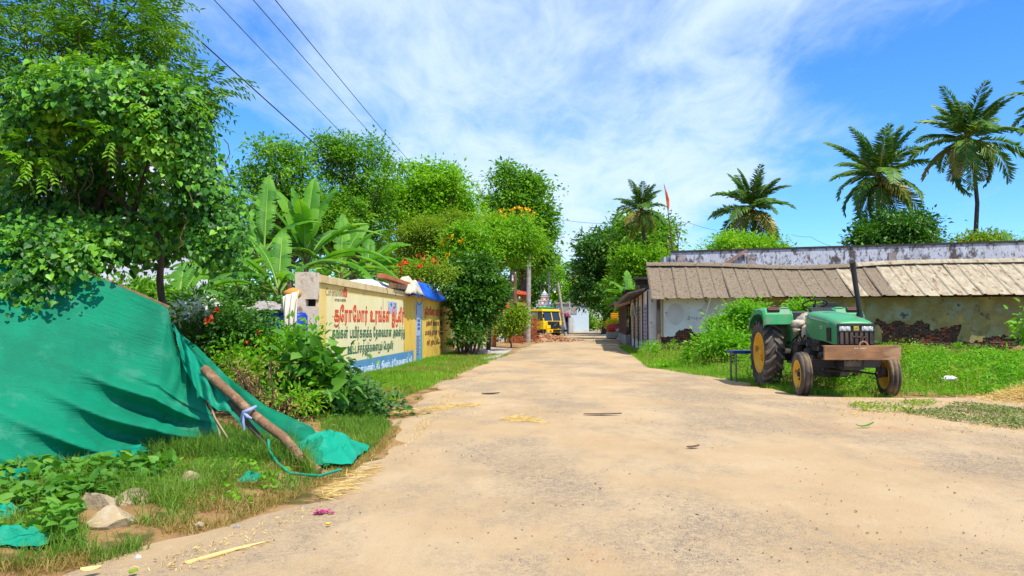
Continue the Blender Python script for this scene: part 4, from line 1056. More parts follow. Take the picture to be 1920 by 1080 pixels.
def text_mesh(tokens, bevel=.034, res=2):
    """tokens of sign lettering -> (verts, faces) with painted stroke thickness, local x right, y up"""
    x = 0.0; V = []; F = []
    for tk in tokens:
        if tk == ' ': x += .42; continue
        tail = tk.endswith('_'); ch = tk.rstrip('_')
        c = bpy.data.curves.new('lettering', 'FONT'); c.body = ch; c.resolution_u = res
        c.fill_mode = 'NONE'; c.bevel_depth = bevel; c.bevel_resolution = 0
        o = bpy.data.objects.new('lettering', c); COL.objects.link(o)
        bpy.context.view_layer.update()
        me = bpy.data.meshes.new_from_object(o.evaluated_get(bpy.context.evaluated_depsgraph_get()))
        n = len(me.vertices); co = np.zeros(n * 3, np.float32); me.vertices.foreach_get('co', co); co = co.reshape(-1, 3)
        if n == 0:
            bpy.data.objects.remove(o); x += .4; continue
        mn = co[:, 0].min(); co[:, 0] += x - mn; w = co[:, 0].max() - x
        b = len(V); V += co.tolist(); F += [tuple(b + i for i in p.vertices) for p in me.polygons]
        bpy.data.objects.remove(o); bpy.data.meshes.remove(me); bpy.data.curves.remove(c)
        if tail:
            pts = [(x + w - .02, .26, 0), (x + w + .05, .05, 0), (x + w - .06, -.18, 0), (x + w * .5, -.27, 0), (x + w * .15, -.24, 0), (x + w * .1, -.12, 0)]
            mb = MB(); mb.tube(pts, bevel * 1.5, 5)
            b = len(V); V += [tuple(p) for p in mb.v]; F += [tuple(b + i for i in f) for f in mb.f]
        x += w + .10
    return np.array(V), F
def wall_text(tokens, corners, m, parent, bevel=.034, off=.006, name='lettering', res=2):
    """corners: wall (u,z) of the line's lower left and lower right, with cap heights h0,h1"""
    V, F = text_mesh(tokens, bevel, res)
    (u0, z0, h0), (u1, z1, h1) = corners
    x0, x1 = V[:, 0].min(), V[:, 0].max()
    t = (V[:, 0] - x0) / (x1 - x0)
    u = u0 + (u1 - u0) * t; h = h0 + (h1 - h0) * t; z = z0 + (z1 - z0) * t + V[:, 1] / .72 * h
    o = off + np.clip(V[:, 2], -.02, .04) * .12
    pts = [WW(a, b, c) for a, b, c in zip(u, z, o)]
    mb = MB(); mb.v = [tuple(p) for p in pts]; mb.f = F; mb.sm = [False] * len(F)
    return mb.build(name, m, parent, True, fix=False)
def tl(p0, p1, top0, top1):
    """line of text from the picture positions of its baseline ends and cap heights"""
    u0, z0 = wuz(*p0); u1, z1 = wuz(*p1)
    return ((u0, z0, wuz(p0[0], top0)[1] - z0), (u1, z1, wuz(p1[0], top1)[1] - z1))
def build_wall():
    B = thing('painted_wall', 'yellow boundary wall painted with red and green lettering beside the road', 'wall', WA)
    def slab(u0, u1, z0, z1, o0, o1, nm, m, par=B, bevel=0):
        return MB().hexa([WW(u0, z0, o1), WW(u1, z0, o1), WW(u1, z0, o0), WW(u0, z0, o0), WW(u0, z1, o1), WW(u1, z1, o1), WW(u1, z1, o0), WW(u0, z1, o0)]).build(nm, m, par, True, bevel)
    uJ = wuz(757, 600)[0]; uK = wuz(777, 600)[0]
    slab(.0, uJ + .2, -.2, WTOP - .16, -.20, 0, 'wall_body', M_wyel)
    slab(uJ + .2, WLEN, -.2, WTOP - .16, -.20, 0, 'wall_body', M_wora)
    # coping with a ragged weathered lower lip
    u = 0.0; rr = random.Random(4)
    while u < WLEN - .1:
        w = min(1.9, WLEN - u); slab(u, u + w - .006, WTOP - .157, WTOP + rr.uniform(-.006, .006), -.24, .045, 'coping', M_cop, bevel=.008); u += w
    # end pillar with two bolt pockets
    pz = [(-.2, .62), (.78, 1.60), (1.76, 2.31)]
    for i, (a, b) in enumerate(pz): slab(-.02, .0, a, b, -.37, -.0, 'pillar_face', M_pil) if False else None
    mb = MB()
    def hb(u0, u1, z0, z1, o0, o1): mb.hexa([WW(u0, z0, o1), WW(u1, z0, o1), WW(u1, z0, o0), WW(u0, z0, o0), WW(u0, z1, o1), WW(u1, z1, o1), WW(u1, z1, o0), WW(u0, z1, o0)])
    hb(-.30, -.003, -.2, .66, -.36, .015); hb(-.30, -.003, .82, 1.66, -.36, .015); hb(-.30, -.003, 1.80, 2.315, -.36, .015)
    hb(-.30, -.003, .66, .82, -.36, -.16); hb(-.30, -.003, 1.66, 1.80, -.36, -.16); hb(-.10, -.003, .66, .82, -.16, -.01); hb(-.10, -.003, 1.66, 1.80, -.16, -.01)
    me = mb.build('end_pillar', M_pil, B, True)
    for z in (.74, 1.73):
        q = MB(); q.hexa([WW(-.12, z - .078, -.02), WW(-.105, z - .078, -.02), WW(-.105, z - .078, -.158), WW(-.12, z - .078, -.158), WW(-.12, z + .068, -.02), WW(-.105, z + .068, -.02), WW(-.105, z + .068, -.158), WW(-.12, z + .068, -.158)]); q.build('bolt_pocket', M_dark, B, True)
    # painted fields, each a thin coat of its own
    u0 = wuz(612, 600)[0]
    zb0 = .47
    panel = slab(u0, uJ, zb0 + .003, 1.99, .001, .0035, 'cream_panel', M_wpal)
    band = slab(wuz(640, 700)[0], wuz(775, 680)[0], .02, zb0, .001, .005, 'blue_band', M_wblu)
    slab(uJ + .003, wuz(776, 600)[0], .5, 2.05, .001, .003, 'ochre_strip', M_wora)
    # lettering
    wall_text(['க_', 'ே', 'ர', 'ா', 'ே', 'ம', 'ா', 'ர்', ' ', 'உ', 'ர', 'ங்', 'க', 'ள்', ' ', 'இ', 'ட_', 'வீ', 'ர்'], tl((626, 602), (757, 603), 576, 580), M_tred, panel, .046)
    wall_text(['த', 'ங்', 'க', 'ள்', ' ', 'ப', 'யி', 'ர்', 'க', 'ள_', 'க்', 'க_', ' ', 'ே', 'த', 'ை', 'வ', 'ய', 'ா', 'ன', ' ', 'அ', 'ை', 'ன', 'த்', 'த_'], tl((622, 634), (759, 630), 615, 615), M_tgrn, panel, .040)
    wall_text(['ஊ', 'ட்', 'ட', 'ச்', 'ச', 'த்', 'த_', 'க்', 'க', 'ை', 'ள', 'ய_', 'ம்', ' ', 'ெ', 'ப', 'ற_', 'வீ', 'ர்'], tl((651, 664), (737, 653), 646, 641), M_tgrn, panel, .040)
    wall_text(['ே', 'க', 'ா', 'ர', 'ம', 'ண்', 'ட', 'ல்', ' ', 'இ', 'ன்', 'ட', 'ர்', 'ே', 'ந', 'ஷ', 'ன', 'ல்', ' ', 'லி'], tl((656, 704), (772, 679), 690, 669), M_twht, band, .045, .008)
    wall_text(list('Coromandel'), tl((610, 554), (642, 556), 538, 542), M_tgry, panel, .014)
    wall_text(list('FUTURE') + [' '] + list('POSITIVE'), tl((627, 565), (648, 566), 560, 561), M_tgry, panel, .02, res=1)
    # red leaf flame of the emblem
    def fl(pts):
        mb = MB(); q = [WW(*wuz(*p), .006) for p in pts]; mb.add(q, [tuple(range(len(q)))]); return mb
    for pts in ([(643, 557), (643, 546), (647, 536), (649, 540), (646, 548), (646, 556)], [(646, 547), (650, 541), (651, 545), (647, 550)], [(646, 553), (650, 547), (651, 551), (648, 555)], [(645, 557), (650, 553), (651, 556), (648, 558)]):
        fl(pts).build('emblem', M_tred, panel, True, fix=False)
    # small faded notice above the red line
    slab(wuz(727, 580)[0], wuz(744, 580)[0], 1.60, 1.93, .004, .007, 'notice', M_bag1, panel)
    wall_text(['4', ' ', '2'], tl((731, 574), (742, 576), 566, 569), M_bag3, panel, .03, .010)
    # fertiliser bag picture
    ub0, ub1 = wuz(778.5, 600)[0], wuz(792, 600)[0]; w = ub1 - ub0
    out = [(0, .02), (.06, .10), (.10, .5), (.05, 1.2), (.06, 1.75), (.0, 2.10), (.25, 2.03), (.5, 2.0), (.75, 2.04), (1.0, 2.12), (.95, 1.7), (.93, 1.2), (.97, .5), (1.0, .12), (.9, .03), (.5, -.02)]
    mb = MB(); n = len(out)
    vs = [WW(ub0 + a * w, z, .006) for a, z in out] + [WW(ub0 + a * w, z, .001) for a, z in out]
    bag = mb.add(vs, [tuple(range(n))] + [(i, (i + 1) % n, (i + 1) % n + n, i + n) for i in range(n)]).build('bag_picture', M_bag1, B, True)
    side = [(.72, .08), (.97, .16), (.95, .6), (.90, 1.2), (.92, 1.7), (.78, 1.4), (.70, .8)]
    MB().add([WW(ub0 + a * w, z, .0095) for a, z in side], [tuple(range(len(side)))]).build('bag_side', M_bag2, bag, True, fix=False)
    side = [(.06, .10), (.70, .04), (.6, .26), (.2, .36)]
    MB().add([WW(ub0 + a * w, z, .0085) for a, z in side], [tuple(range(4))]).build('bag_base', M_bag2, bag, True, fix=False)
    def strip(a0, a1, z0, z1): return [WW(ub0 + a0 * w, z0, .012), WW(ub0 + a1 * w, z0, .012), WW(ub0 + a1 * w, z1, .012), WW(ub0 + a0 * w, z1, .012)]
    mb = MB()
    for k in range(13): mb.add(strip(.14, .55 + .1 * (k % 3 == 0), .30 + k * .05, .32 + k * .05), [(0, 1, 2, 3)])
    for k in range(3): mb.add(strip(.30, .62, 1.12 + k * .13, 1.20 + k * .13), [(0, 1, 2, 3)])
    mb.add(strip(.10, .16, 1.6, 1.95), [(0, 1, 2, 3)])
    mb.build('bag_print', M_bag3, bag, True, fix=False)
    MB().tube([WW(ub0 + a * w, z, .008) for a, z in ((.02, 2.10), (.25, 1.98), (.5, 1.93), (.75, 1.98), (.98, 2.11))], .012, 5).build('bag_seam', M_bag3, bag, True)
    # brown lettering on the far field
    for tk, pts, m in ((['க_', 'ே', 'ர', 'ா', 'ே', 'ம', 'ா', 'ர்', ' ', 'ய', 'ா', 'ர்', ' ', 'ந', 'ம்'], ((796, 590), (828, 592), 576, 579), M_tred),
                       (['த', 'ங்', 'க', 'ள்', ' ', 'மி', 'க', 'ச', 'ா', 'ன', ' ', 'கூ'], ((799, 610), (828, 610), 601, 602), M_tbrn),
                       (['ம', 'க', 'த்', 'த', 'ா', 'ன', ' ', 'ஒ', 'ே', 'ர'], ((797, 628), (831, 626), 619, 617), M_tbrn),
                       (['ச', 'ரி', ' ', 'தூ', 'ய', ' ', 'மே'], ((800, 647), (822, 645), 638, 637), M_tbrn)):
        wall_text(tk, tl(*pts), m, B, .05, .004)
build_wall()

def crumpled(c, sx, sy, sz, seed, nx=26, ny=18, amp=.35, edge=-.1):
    """a heap of sheeting: domed sheet with sharp crumples and a hanging edge"""
    xs = np.linspace(-1, 1, nx); ys = np.linspace(-1, 1, ny); X, Y = np.meshgrid(xs, ys)
    d = np.maximum(np.abs(X) ** 2.5, np.abs(Y) ** 2.5)
    Z = (1 - d) * (0.75 + amp * vnoise(X, Y, 2.3, seed) + amp * .7 * np.abs(vnoise(X, Y, 5.2, seed + 1))) + edge * d + .10 * d * vnoise(X, Y, 6, seed + 2)
    Xo = X + .08 * vnoise(X, Y, 4, seed + 3); Yo = Y + .10 * vnoise(X, Y, 4, seed + 4)
    V = np.stack([Xo * sx, Yo * sy, Z * sz], -1).reshape(-1, 3)
    V2 = V - np.array((0, 0, .015))
    f = grid_faces(ny, nx)
    return V, f
def put_crumple(name, label, cat, u, z, off, sx, sy, sz, seed, m, **k):
    V, f = crumpled(None, sx, sy, sz, seed, **k)
    d, n = np.array(WDIR), np.array(WN); o = np.array(WW(u, z, off))
    V = o + V[:, 0:1] * d + V[:, 1:2] * n + V[:, 2:3] * np.array((0, 0, 1.0))
    mo = mesh_obj(name, np_mesh(name, V, [f]), m)
    md = mo.modifiers.new('thickness', 'SOLIDIFY'); md.thickness = .012
    return tag(mo, label, cat)
M_wtarp = pmat('white_plastic_sheet', alb(240, 240, 242, .85), alb(222, 224, 232, .85), scale=3, rough=.55)
M_btarp = pmat('blue_tarpaulin', alb(36, 110, 226, .8), alb(28, 92, 205, .8), scale=3, rough=.42, spec=.5)
M_ktarp = pmat('black_plastic_sheet', (.02, .02, .022), (.05, .05, .05), scale=4, rough=.4, spec=.5)
uu = wuz(712, 545)[0]
put_crumple('white_tarp', 'white plastic sheet heaped just behind the painted wall top', 'tarpaulin', wuz(736, 545)[0], WTOP - .08, -.55, 2.9, .5, .38, 3, M_wtarp, amp=.08)
put_crumple('blue_tarp', 'bright blue tarpaulin crumpled over the top of the painted wall', 'tarpaulin', wuz(797, 555)[0], WTOP - .02, -.1, 3.2, .36, .46, 7, M_btarp, edge=-.22)
put_crumple('black_tarp', 'black plastic sheet on the far end of the painted wall', 'tarpaulin', wuz(834, 560)[0], WTOP - .02, -.1, 2.0, .36, .45, 12, M_ktarp, edge=-.12)
u1 = wuz(744, 545)[0]
o = MB().beam(WW(u1 - .9, WTOP + .36, -.25), WW(u1 + 1.3, WTOP + .22, .02), .22, .12).build('wood_board', pmat('reddish_board', alb(206, 128, 86), alb(180, 104, 66), rough=.85), bevel=.01); tag(o, 'reddish wooden board resting on the wall beside the white sack', 'board')
o = MB().beam(WW(u1 - .6, WTOP + .09, .0), WW(u1 + 1.5, WTOP + .12, .02), .20, .14).build('brown_board', M_wood, bevel=.01); tag(o, 'weathered brown plank lying flat on the wall under the reddish board', 'board')
V, f = crumpled(None, .9, .30, .42, 31)
put_crumple('white_sack', 'crumpled cream white sack between the boards and the blue tarpaulin', 'sack', wuz(766, 550)[0], WTOP - .02, -.05, .95, .34, .44, 31, pmat('cream_sack', alb(232, 222, 200), alb(200, 184, 156), scale=5, rough=.9), amp=.5)
# supports the sheets lie on, behind the wall
o = MB().hexa([WW(3.5, 0, -1.5), WW(WLEN - .5, 0, -1.5), WW(WLEN - .5, 0, -.45), WW(3.5, 0, -.45), WW(3.5, WTOP - .1, -1.5), WW(WLEN - .5, WTOP - .1, -1.5), WW(WLEN - .5, WTOP - .1, -.45), WW(3.5, WTOP - .1, -.45)]).build('goods_stack', M_wood); tag(o, 'stacked goods under the sheets behind the painted wall', 'stack')
# ---------------------------------------------------------------- green shade net and its poles
def net_mat(name, c1, c2):
    m = pmat(name, c1, c2, scale=2.0, rough=.7, spec=.25, spots=tuple(min(.8, q * 1.25 + .03) for q in c2), sscale=2.6, sthr=.60, spots2=(.45, .62, .52), s2scale=46, s2thr=.76)
    nt = m.node_tree; N = nt.nodes.new; L = nt.links.new; b = nt.nodes['Principled BSDF']; out = nt.nodes['Material Output']
    uv = N('ShaderNodeUVMap')
    w = []
    for ax, sc in ((0, 1), (1, 1)):
        wv = N('ShaderNodeTexWave'); wv.bands_direction = 'X' if ax == 0 else 'Y'; wv.inputs['Scale'].default_value = (95, 120)[ax]; wv.inputs['Distortion'].default_value = 2.5; wv.inputs['Detail'].default_value = 2; wv.inputs['Detail Scale'].default_value = 3
        L(uv.outputs[0], wv.inputs['Vector']); w.append(wv.outputs['Fac'])
    ad = N('ShaderNodeMath'); ad.operation = 'ADD'; L(w[0], ad.inputs[0]); L(w[1], ad.inputs[1])
    bp = N('ShaderNodeBump'); bp.inputs['Strength'].default_value = .16; bp.inputs['Distance'].default_value = .008
    L(ad.outputs[0], bp.inputs['Height']); L(bp.outputs[0], b.inputs['Normal'])
    mp = N('ShaderNodeMapping'); mp.inputs['Scale'].default_value = (9, 70, 1); L(uv.outputs[0], mp.inputs[0]); nz = N('ShaderNodeTexNoise'); nz.inputs['Scale'].default_value = 1; nz.inputs['Detail'].default_value = 5; nz.inputs['Roughness'].default_value = .7; L(mp.outputs[0], nz.inputs['Vector'])
    b2 = N('ShaderNodeBump'); b2.inputs['Strength'].default_value = .8; b2.inputs['Distance'].default_value = .02; L(nz.outputs[0], b2.inputs['Height']); L(bp.outputs[0], b2.inputs['Normal']); L(b2.outputs[0], b.inputs['Normal'])
    tr = N('ShaderNodeBsdfTranslucent'); tr.inputs['Color'].default_value = (*c1, 1)
    ms = N('ShaderNodeMixShader'); ms.inputs[0].default_value = .22
    L(b.outputs[0], ms.inputs[1]); L(tr.outputs[0], ms.inputs[2]); L(ms.outputs[0], out.inputs[0])
    return m
M_net = net_mat('green_shade_net', alb(2, 172, 126, .66), alb(14, 146, 108, .66))
M_netl = net_mat('bright_shade_net', alb(10, 200, 160, .68), alb(10, 178, 140, .68))

def sheet_from_px(name, top, bot, nu, nv, fold, m, parent=None, sag=None):
    """a hanging cloth between two world polylines; fold(u,v) pushes it towards the viewer in metres"""
    def lerp_poly(pl, t):
        k = t * (len(pl) - 1); i = min(int(k), len(pl) - 2); return pl[i].lerp(pl[i + 1], k - i)
    us = np.linspace(0, 1, nu); vs = np.linspace(0, 1, nv); A = np.zeros((nv, nu, 3))
    for i, u in enumerate(us):
        a, b = lerp_poly(top, u), lerp_poly(bot, u)
        for j, v in enumerate(vs): A[j, i] = a.lerp(b, v)
    U, Vv = np.meshgrid(us, vs); f = fold(U, Vv)
    toward = np.array((0.35, -0.93, 0.1))
    A += f[..., None] * toward
    me = np_mesh(name, A.reshape(-1, 3), [grid_faces(nv, nu)], True)
    uvl = me.uv_layers.new(name='UVMap'); li = np.zeros(len(me.loops), np.int32); me.loops.foreach_get('vertex_index', li)
    uvs = np.stack([U.ravel(), Vv.ravel()], -1)[li]; uvl.data.foreach_set('uv', uvs.ravel().astype(np.float32))
    return mesh_obj(name, me, m, parent, parent is not None)
NET = thing('shade_net', 'green shade net fence hung from a batten at the left roadside', 'net', (G(420, 830).x, G(420, 830).y, 0))
topw = [P(-480, 330, 7.6), P(-160, 400, 7.9), P(0, 445, 7.95), P(150, 505, 8.0), P(232, 540, 8.1), P(315, 577, 8.2), P(330, 650, 8.1), P(352, 690, 8.0)]
botw = [G(-520, 1010, .03), G(-160, 935, .03), G(0, 902, .06), G(110, 880, .06), G(190, 862, .06), G(280, 846, .08), G(370, 836, .08), P(420, 826, 8.1)]
def fold_main(u, v):
    u = np.clip((u * 7 - 1) / 6, -.3, 1)
    f = .02 * vnoise(u, v, 3, 51) + .008 * vnoise(u, v, 9, 52)
    # swags sweeping down towards the pole foot
    s = v + .34 * (1 - u) ** 1.6 - .05 * u + .05 * vnoise(u, v, 2.0, 53)
    for s0, wd, am, ua, ub in ((.72, .05, .19, .34, .98), (.88, .042, .20, .24, .95), (1.03, .042, .21, .10, .84), (1.16, .04, .15, .0, .66), (.62, .03, .05, .46, 1.0)):
        env = np.exp(-((u - (ua + ub) / 2) / ((ub - ua) * .36)) ** 2)
        d_ = (s - s0) / wd
        f += am * env * np.exp(-d_ * d_) * (1 - .55 * np.tanh(d_ * 1.6)) - am * .55 * env * np.exp(-((d_ - 1.7) / 1.1) ** 2)
    # pulled pleats running from the batten end
    q = (u - .93 + .25 * v); f += .022 * np.exp(-(q / .08) ** 2) * np.sin(q * 80)
    f += -.20 * np.sin(np.pi * np.clip(v, 0, 1)) * .5
    f += .012 * np.sin(u * 34 - v * 5) * (1 - v)
    return f
sheet_from_px('net_sheet', topw, botw, 230, 160, fold_main, M_net, NET)
# the loose flap gathered against the pole
flt = [P(322, 600, 8.3), P(345, 640, 8.15), P(385, 690, 7.95), P(400, 705, 7.9)]
flb = [P(345, 690, 7.95), P(375, 742, 7.75), P(408, 770, 7.6), P(448, 772, 7.55)]
sheet_from_px('net_flap', flt, flb, 40, 50, lambda u, v: .05 * np.sin(u * 21 + v * 3) + .03 * vnoise(u, v, 5, 55) - .05 * v, M_netl, NET)
# second layer running behind the log down to the ground
t2 = [P(322, 612, 8.7), P(372, 652, 8.75), P(425, 705, 8.7), P(500, 762, 8.3), P(585, 800, 7.9), P(612, 838, 7.5)]
b2 = [P(345, 660, 8.6), P(400, 740, 8.5), P(455, 800, 8.3), P(520, 850, 7.6), P(580, 880, 7.1), P(618, 872, 7.0)]
sheet_from_px('net_back_layer', t2, b2, 90, 40, lambda u, v: .03 * np.sin(u * 40 + v * 6) + .04 * vnoise(u, v, 6, 57), M_net, NET)
# hem lying on the grass
hm = [G(-160, 940, .07), G(0, 906, .10), G(90, 892, .10), G(175, 870, .10), G(260, 852, .1)]
sheet_from_px('net_hem', [p + Vector((0, .05, .09)) for p in hm], [p + Vector((.03, -.14, -.03)) for p in hm], 80, 12, lambda u, v: .03 * np.sin(u * 38) + .03 * vnoise(u, v, 8, 58), M_netl, NET)
# heap of net where the log meets the ground
def net_heap(cpx, cpy, sx, sy, sz, seed, m):
    c = G(cpx, cpy); V, f = crumpled(None, sx, sy, sz, seed, 44, 30, .55, -.15)
    V = V + np.array((c.x, c.y, .05)); me = np_mesh('net_heap', V, [f], True)
    uvl = me.uv_layers.new(name='UVMap'); li = np.zeros(len(me.loops), np.int32); me.loops.foreach_get('vertex_index', li)
    uvl.data.foreach_set('uv', (V[li][:, :2] * .5).ravel().astype(np.float32))
    return mesh_obj('net_heap', me, m, NET, True)
net_heap(606, 856, .40, .52, .16, 61, M_netl); net_heap(640, 858, .18, .22, .07, 62, M_netl); net_heap(575, 866, .22, .35, .20, 63, M_net)
def rag(name, label, pts, seed, sx, sy, sz):
    c = G(*pts); V, f = crumpled(None, sx, sy, sz, seed, 24, 18, .6, -.1); V = V + np.array((c.x, c.y, gzf(c.x, c.y) + .03))
    me = np_mesh(name, V, [f], True); uvl = me.uv_layers.new(name='UVMap'); li = np.zeros(len(me.loops), np.int32); me.loops.foreach_get('vertex_index', li)
    uvl.data.foreach_set('uv', (V[li][:, :2] * .5).ravel().astype(np.float32))
    tag(mesh_obj(name, me, M_netl), label, 'rag')
rag('net_scrap', 'turquoise net scrap lying in the bottom left corner of the verge', (35, 1028), 71, .20, .09, .07)
rag('net_scrap', 'turquoise net rag half buried in grass below the pole foot', (468, 912), 72, .08, .10, .05)
rag('net_scrap', 'small turquoise net strip at the left picture edge above the corner scrap', (8, 985), 73, .10, .09, .06)
# poles
M_log = pmat('log_wood', alb(190, 150, 112), alb(140, 104, 76), alb(170, 124, 86), scale=7, rough=.9, bump=.9, bscale=24, stretch=(1, 1, 1), spots=alb(96, 72, 54), sscale=12, sthr=.62)
def pole(name, label, a, b, ra, rb, m, seed, wob=.02, n=9, cat='pole'):
    rr = random.Random(seed); a, b = Vector(a), Vector(b)
    pts = [a.lerp(b, i / 7) + Vector((rr.uniform(-1, 1), rr.uniform(-1, 1), rr.uniform(-1, 1))) * wob for i in range(8)]
    o = MB().tube(pts, [ra + (rb - ra) * i / 7 + rr.uniform(-.004, .004) for i in range(8)], n).build(name, m)
    return tag(o, label, cat)
pole('log', 'thick weathered wooden log leaning against the shade net with its foot on the ground', P(386, 695, 7.95), G(597, 884, .02), .053, .042, M_log, 1, .024, 14, 'log')
pole('thin_pole', 'thin straight pole lying under the thick leaning log', P(430, 752, 7.7), G(528, 868, .05), .028, .026, M_bark, 2, .008)
pole('batten', 'long thin wooden batten holding up the top edge of the shade net', P(60, 468, 7.98), P(318, 578, 8.22), .022, .022, M_wood, 3, .006)
pole('support_post', 'slim brown upright post standing behind the top of the shade net', P(309, 640, 9.0), P(296, 440, 9.2), .045, .040, M_bark, 4, .012)
kt = thing('cloth_tie', 'pale blue cloth strip tied round the thick log and the thin pole', 'tie', P(462, 778, 7.45))
q = P(466, 772, 7.4)
M_tie = pmat('pale_blue_cloth', alb(170, 184, 226, .8), alb(140, 154, 200, .8), rough=.9)
MB().tube([P(452, 790, 7.36), P(457, 773, 7.30), P(470, 768, 7.28), P(480, 762, 7.36)], [.018, .02, .02, .014], 6).tube([P(458, 775, 7.3), P(465, 782, 7.27), P(472, 785, 7.28)], [.02, .018, .01], 6).tube([P(458, 776, 7.3), P(456, 790, 7.28), P(458, 806, 7.29)], [.018, .014, .012], 6).build('knot', M_tie, kt, True)
rp = MB().tube([P(391, 752, 7.72), P(400, 775, 7.68), P(410, 805, 7.65), P(418, 845, 7.6)], .012, 6).tube([P(392, 752, 7.7), P(402, 782, 7.66), P(430, 826, 7.6), P(446, 845, 7.5)], .010, 6).build('rope', pmat('jute_rope', alb(196, 178, 140), alb(160, 140, 100), rough=.95)); tag(rp, 'frayed jute rope hanging down the shade net beside the log', 'rope')
rp = MB().tube([P(503, 825, 7.1), P(505, 845, 7.0), P(520, 868, 6.85), P(545, 888, 6.6), P(600, 892, 6.55), P(640, 880, 6.65)], .013, 6).build('rope', M_netl); tag(rp, 'turquoise rope looping over the ground at the log foot', 'rope')

# ---------------------------------------------------------------- creeper covered neem tree over the net
rng = rs(11)
NT = thing('neem_tree', 'neem tree with fine drooping sprays rising above the creeper at top left', 'tree', (P(200, 600, 9.3).x, 9.3, 0))
mb = MB(); limbs(mb, P(120, 745, 10.9), P(205, 200, 10.7), [P(60, 60, 9.2), P(330, 60, 9.0), P(380, 190, 8.6), P(130, -40, 9.4), P(260, 0, 9.2), P(20, 150, 9)], .12, random.Random(5))
mb.build('trunk', M_bark, NT, True)
def pinnate(rng, LV, p, d, n_pair, length, ll, lw):
    """a feather-like leaf: leaflets in pairs along a drooping midrib"""
    d = unit(np.asarray(d)[None])[0]; side = np.cross(d, (0, 0, 1.0)); side /= (np.linalg.norm(side) + 1e-6)
    pts = []; A = []; Nn = []; up = np.cross(side, d)
    for i in range(n_pair):
        t = (i + 1) / n_pair
        q = p + d * length * t + np.array((0, 0, -1)) * length * .35 * t * t
        for s in (-1, 1):
            pts.append(q); A.append(d * .55 + side * s * .9 + np.array((0, 0, -.35)) + rng.normal(size=3) * .14); Nn.append(up + rng.normal(size=3) * .25)
    pts = np.array(pts); k = len(pts)
    LV.put(pts, np.array(A), np.array(Nn), ll * (.8 + .4 * rng.random(k)), lw, T_LANCE)
LV = Leaves()
nb = [blob(60, 70, 9.1, 130, 85, .9), blob(215, 40, 9.2, 120, 85, .9), blob(280, 110, 9.0, 56, 60, .6), blob(150, 130, 9.0, 150, 70, .8), blob(350, 190, 8.7, 44, 36, .4), blob(290, 50, 9, 30, 30, .4), blob(20, 190, 8.9, 90, 70, .7), blob(385, 165, 8.6, 36, 18, .3), blob(260, 170, 8.9, 90, 50, .6)]
cp_, cd_ = clump_points(rng, nb, 760, .30, .1)
for p, d in zip(cp_, cd_):
    for k in range(2):
        dd = d * .8 + rng.normal(size=3) * .5 + np.array((.25, 0, .1))
        pinnate(rng, LV, p + rng.normal(size=3) * .05, dd, int(rng.integers(5, 8)), .26 + .12 * rng.random(), .085, .024)
LV.build('foliage', M_neem, NT)
mb = MB(); rr = random.Random(3)
for i in range(0, len(cp_), 4):
    p = Vector(cp_[i]); mb.tube([p - Vector(cd_[i]) * .3 - Vector((0, 0, .15)), p], [.008, .003], 4)
mb.build('twigs', M_twig, NT, True)['kind'] = 'stuff'

CR = thing('creeper', 'dense heart leaved creeper draped over the tree and the net top', 'creeper', (P(200, 600, 8.2).x, 8.0, 0))
LV = Leaves()
HOLES = [(160, 285, 7.7, 74, 44), (255, 335, 7.8, 72, 46), (130, 350, 7.9, 70, 38), (205, 395, 8.0, 60, 26), (330, 425, 8.0, 40, 20), (20, 330, 7.8, 40, 26)]
def drape(blobs, n, ln, spread=.1, up=.55, top=.2, shell=.80, out=.75, face=(0.15, -.55, 0)):
    """heart leaves tiled over the outside of a hanging mass, tips down"""
    p, d = clump_points(rng, blobs, n, shell, top)
    p = p + rng.normal(size=p.shape) * spread
    nn = unit(d * out + np.array((0, 0, up)) + np.array(face) + rng.normal(size=p.shape) * .34)
    a = unit(np.array((.1, -.25, -1.0)) + d * .45 + rng.normal(size=p.shape) * .42)
    l = ln * (.38 + .95 * rng.random(n))
    # hollows where the mass hangs free and the dark inside shows
    keep = np.ones(n, bool)
    for hx, hy, hY, hr, hh in HOLES:
        c = np.array(P(hx, hy, hY + .8)); k = (hY + .8) / FPX
        q = ((p[:, 0] - c[0]) / (hr * k)) ** 2 + ((p[:, 2] - c[2]) / (hh * k)) ** 2 + .6 * vnoise(p[:, 0], p[:, 2], 7, 33)
        keep &= ~((q < 1) & (p[:, 1] < 10.0))
    LV.put(p[keep], a[keep], nn[keep], l[keep], l[keep] * .98, T_HEART)
big = [blob(215, 205, 8.4, 165, 66, .75), blob(312, 265, 8.4, 52, 72, .45), blob(70, 250, 8.5, 120, 85, .55), blob(265, 225, 8.4, 100, 60, .5)]
drape(big, 10500, .074)
low = [blob(200, 400, 9.6, 215, 72, .35), blob(385, 392, 9.1, 58, 58, .4), blob(300, 425, 9.5, 90, 50, .35), blob(60, 360, 9.5, 120, 80, .35), blob(270, 350, 9.8, 120, 80, .25), blob(150, 330, 9.8, 120, 90, .25)]
drape(low, 8500, .078, up=.35)
lb = [blob(75, 470, 8.15, 100, 50, .30), blob(20, 545, 8.0, 44, 44, .18), blob(190, 440, 8.5, 90, 40, .3), blob(95, 525, 8.1, 34, 32, .18), blob(225, 462, 8.7, 60, 24, .25)]
drape(lb, 2900, .074, up=.6)
drape([blob(22, 550, 7.55, 44, 46, .10), blob(90, 520, 7.65, 40, 32, .10), blob(60, 470, 7.7, 80, 36, .12), blob(150, 480, 7.8, 40, 20, .08)], 1100, .066, up=.6)
rt = [blob(405, 405, 9.0, 42, 40, .3), blob(362, 350, 8.5, 30, 28, .3), blob(425, 450, 8.6, 28, 44, .25), blob(400, 470, 8.7, 36, 26, .25), blob(345, 300, 8.4, 28, 40, .3)]
drape(rt, 2500, .068, up=.5)
HOLES = []
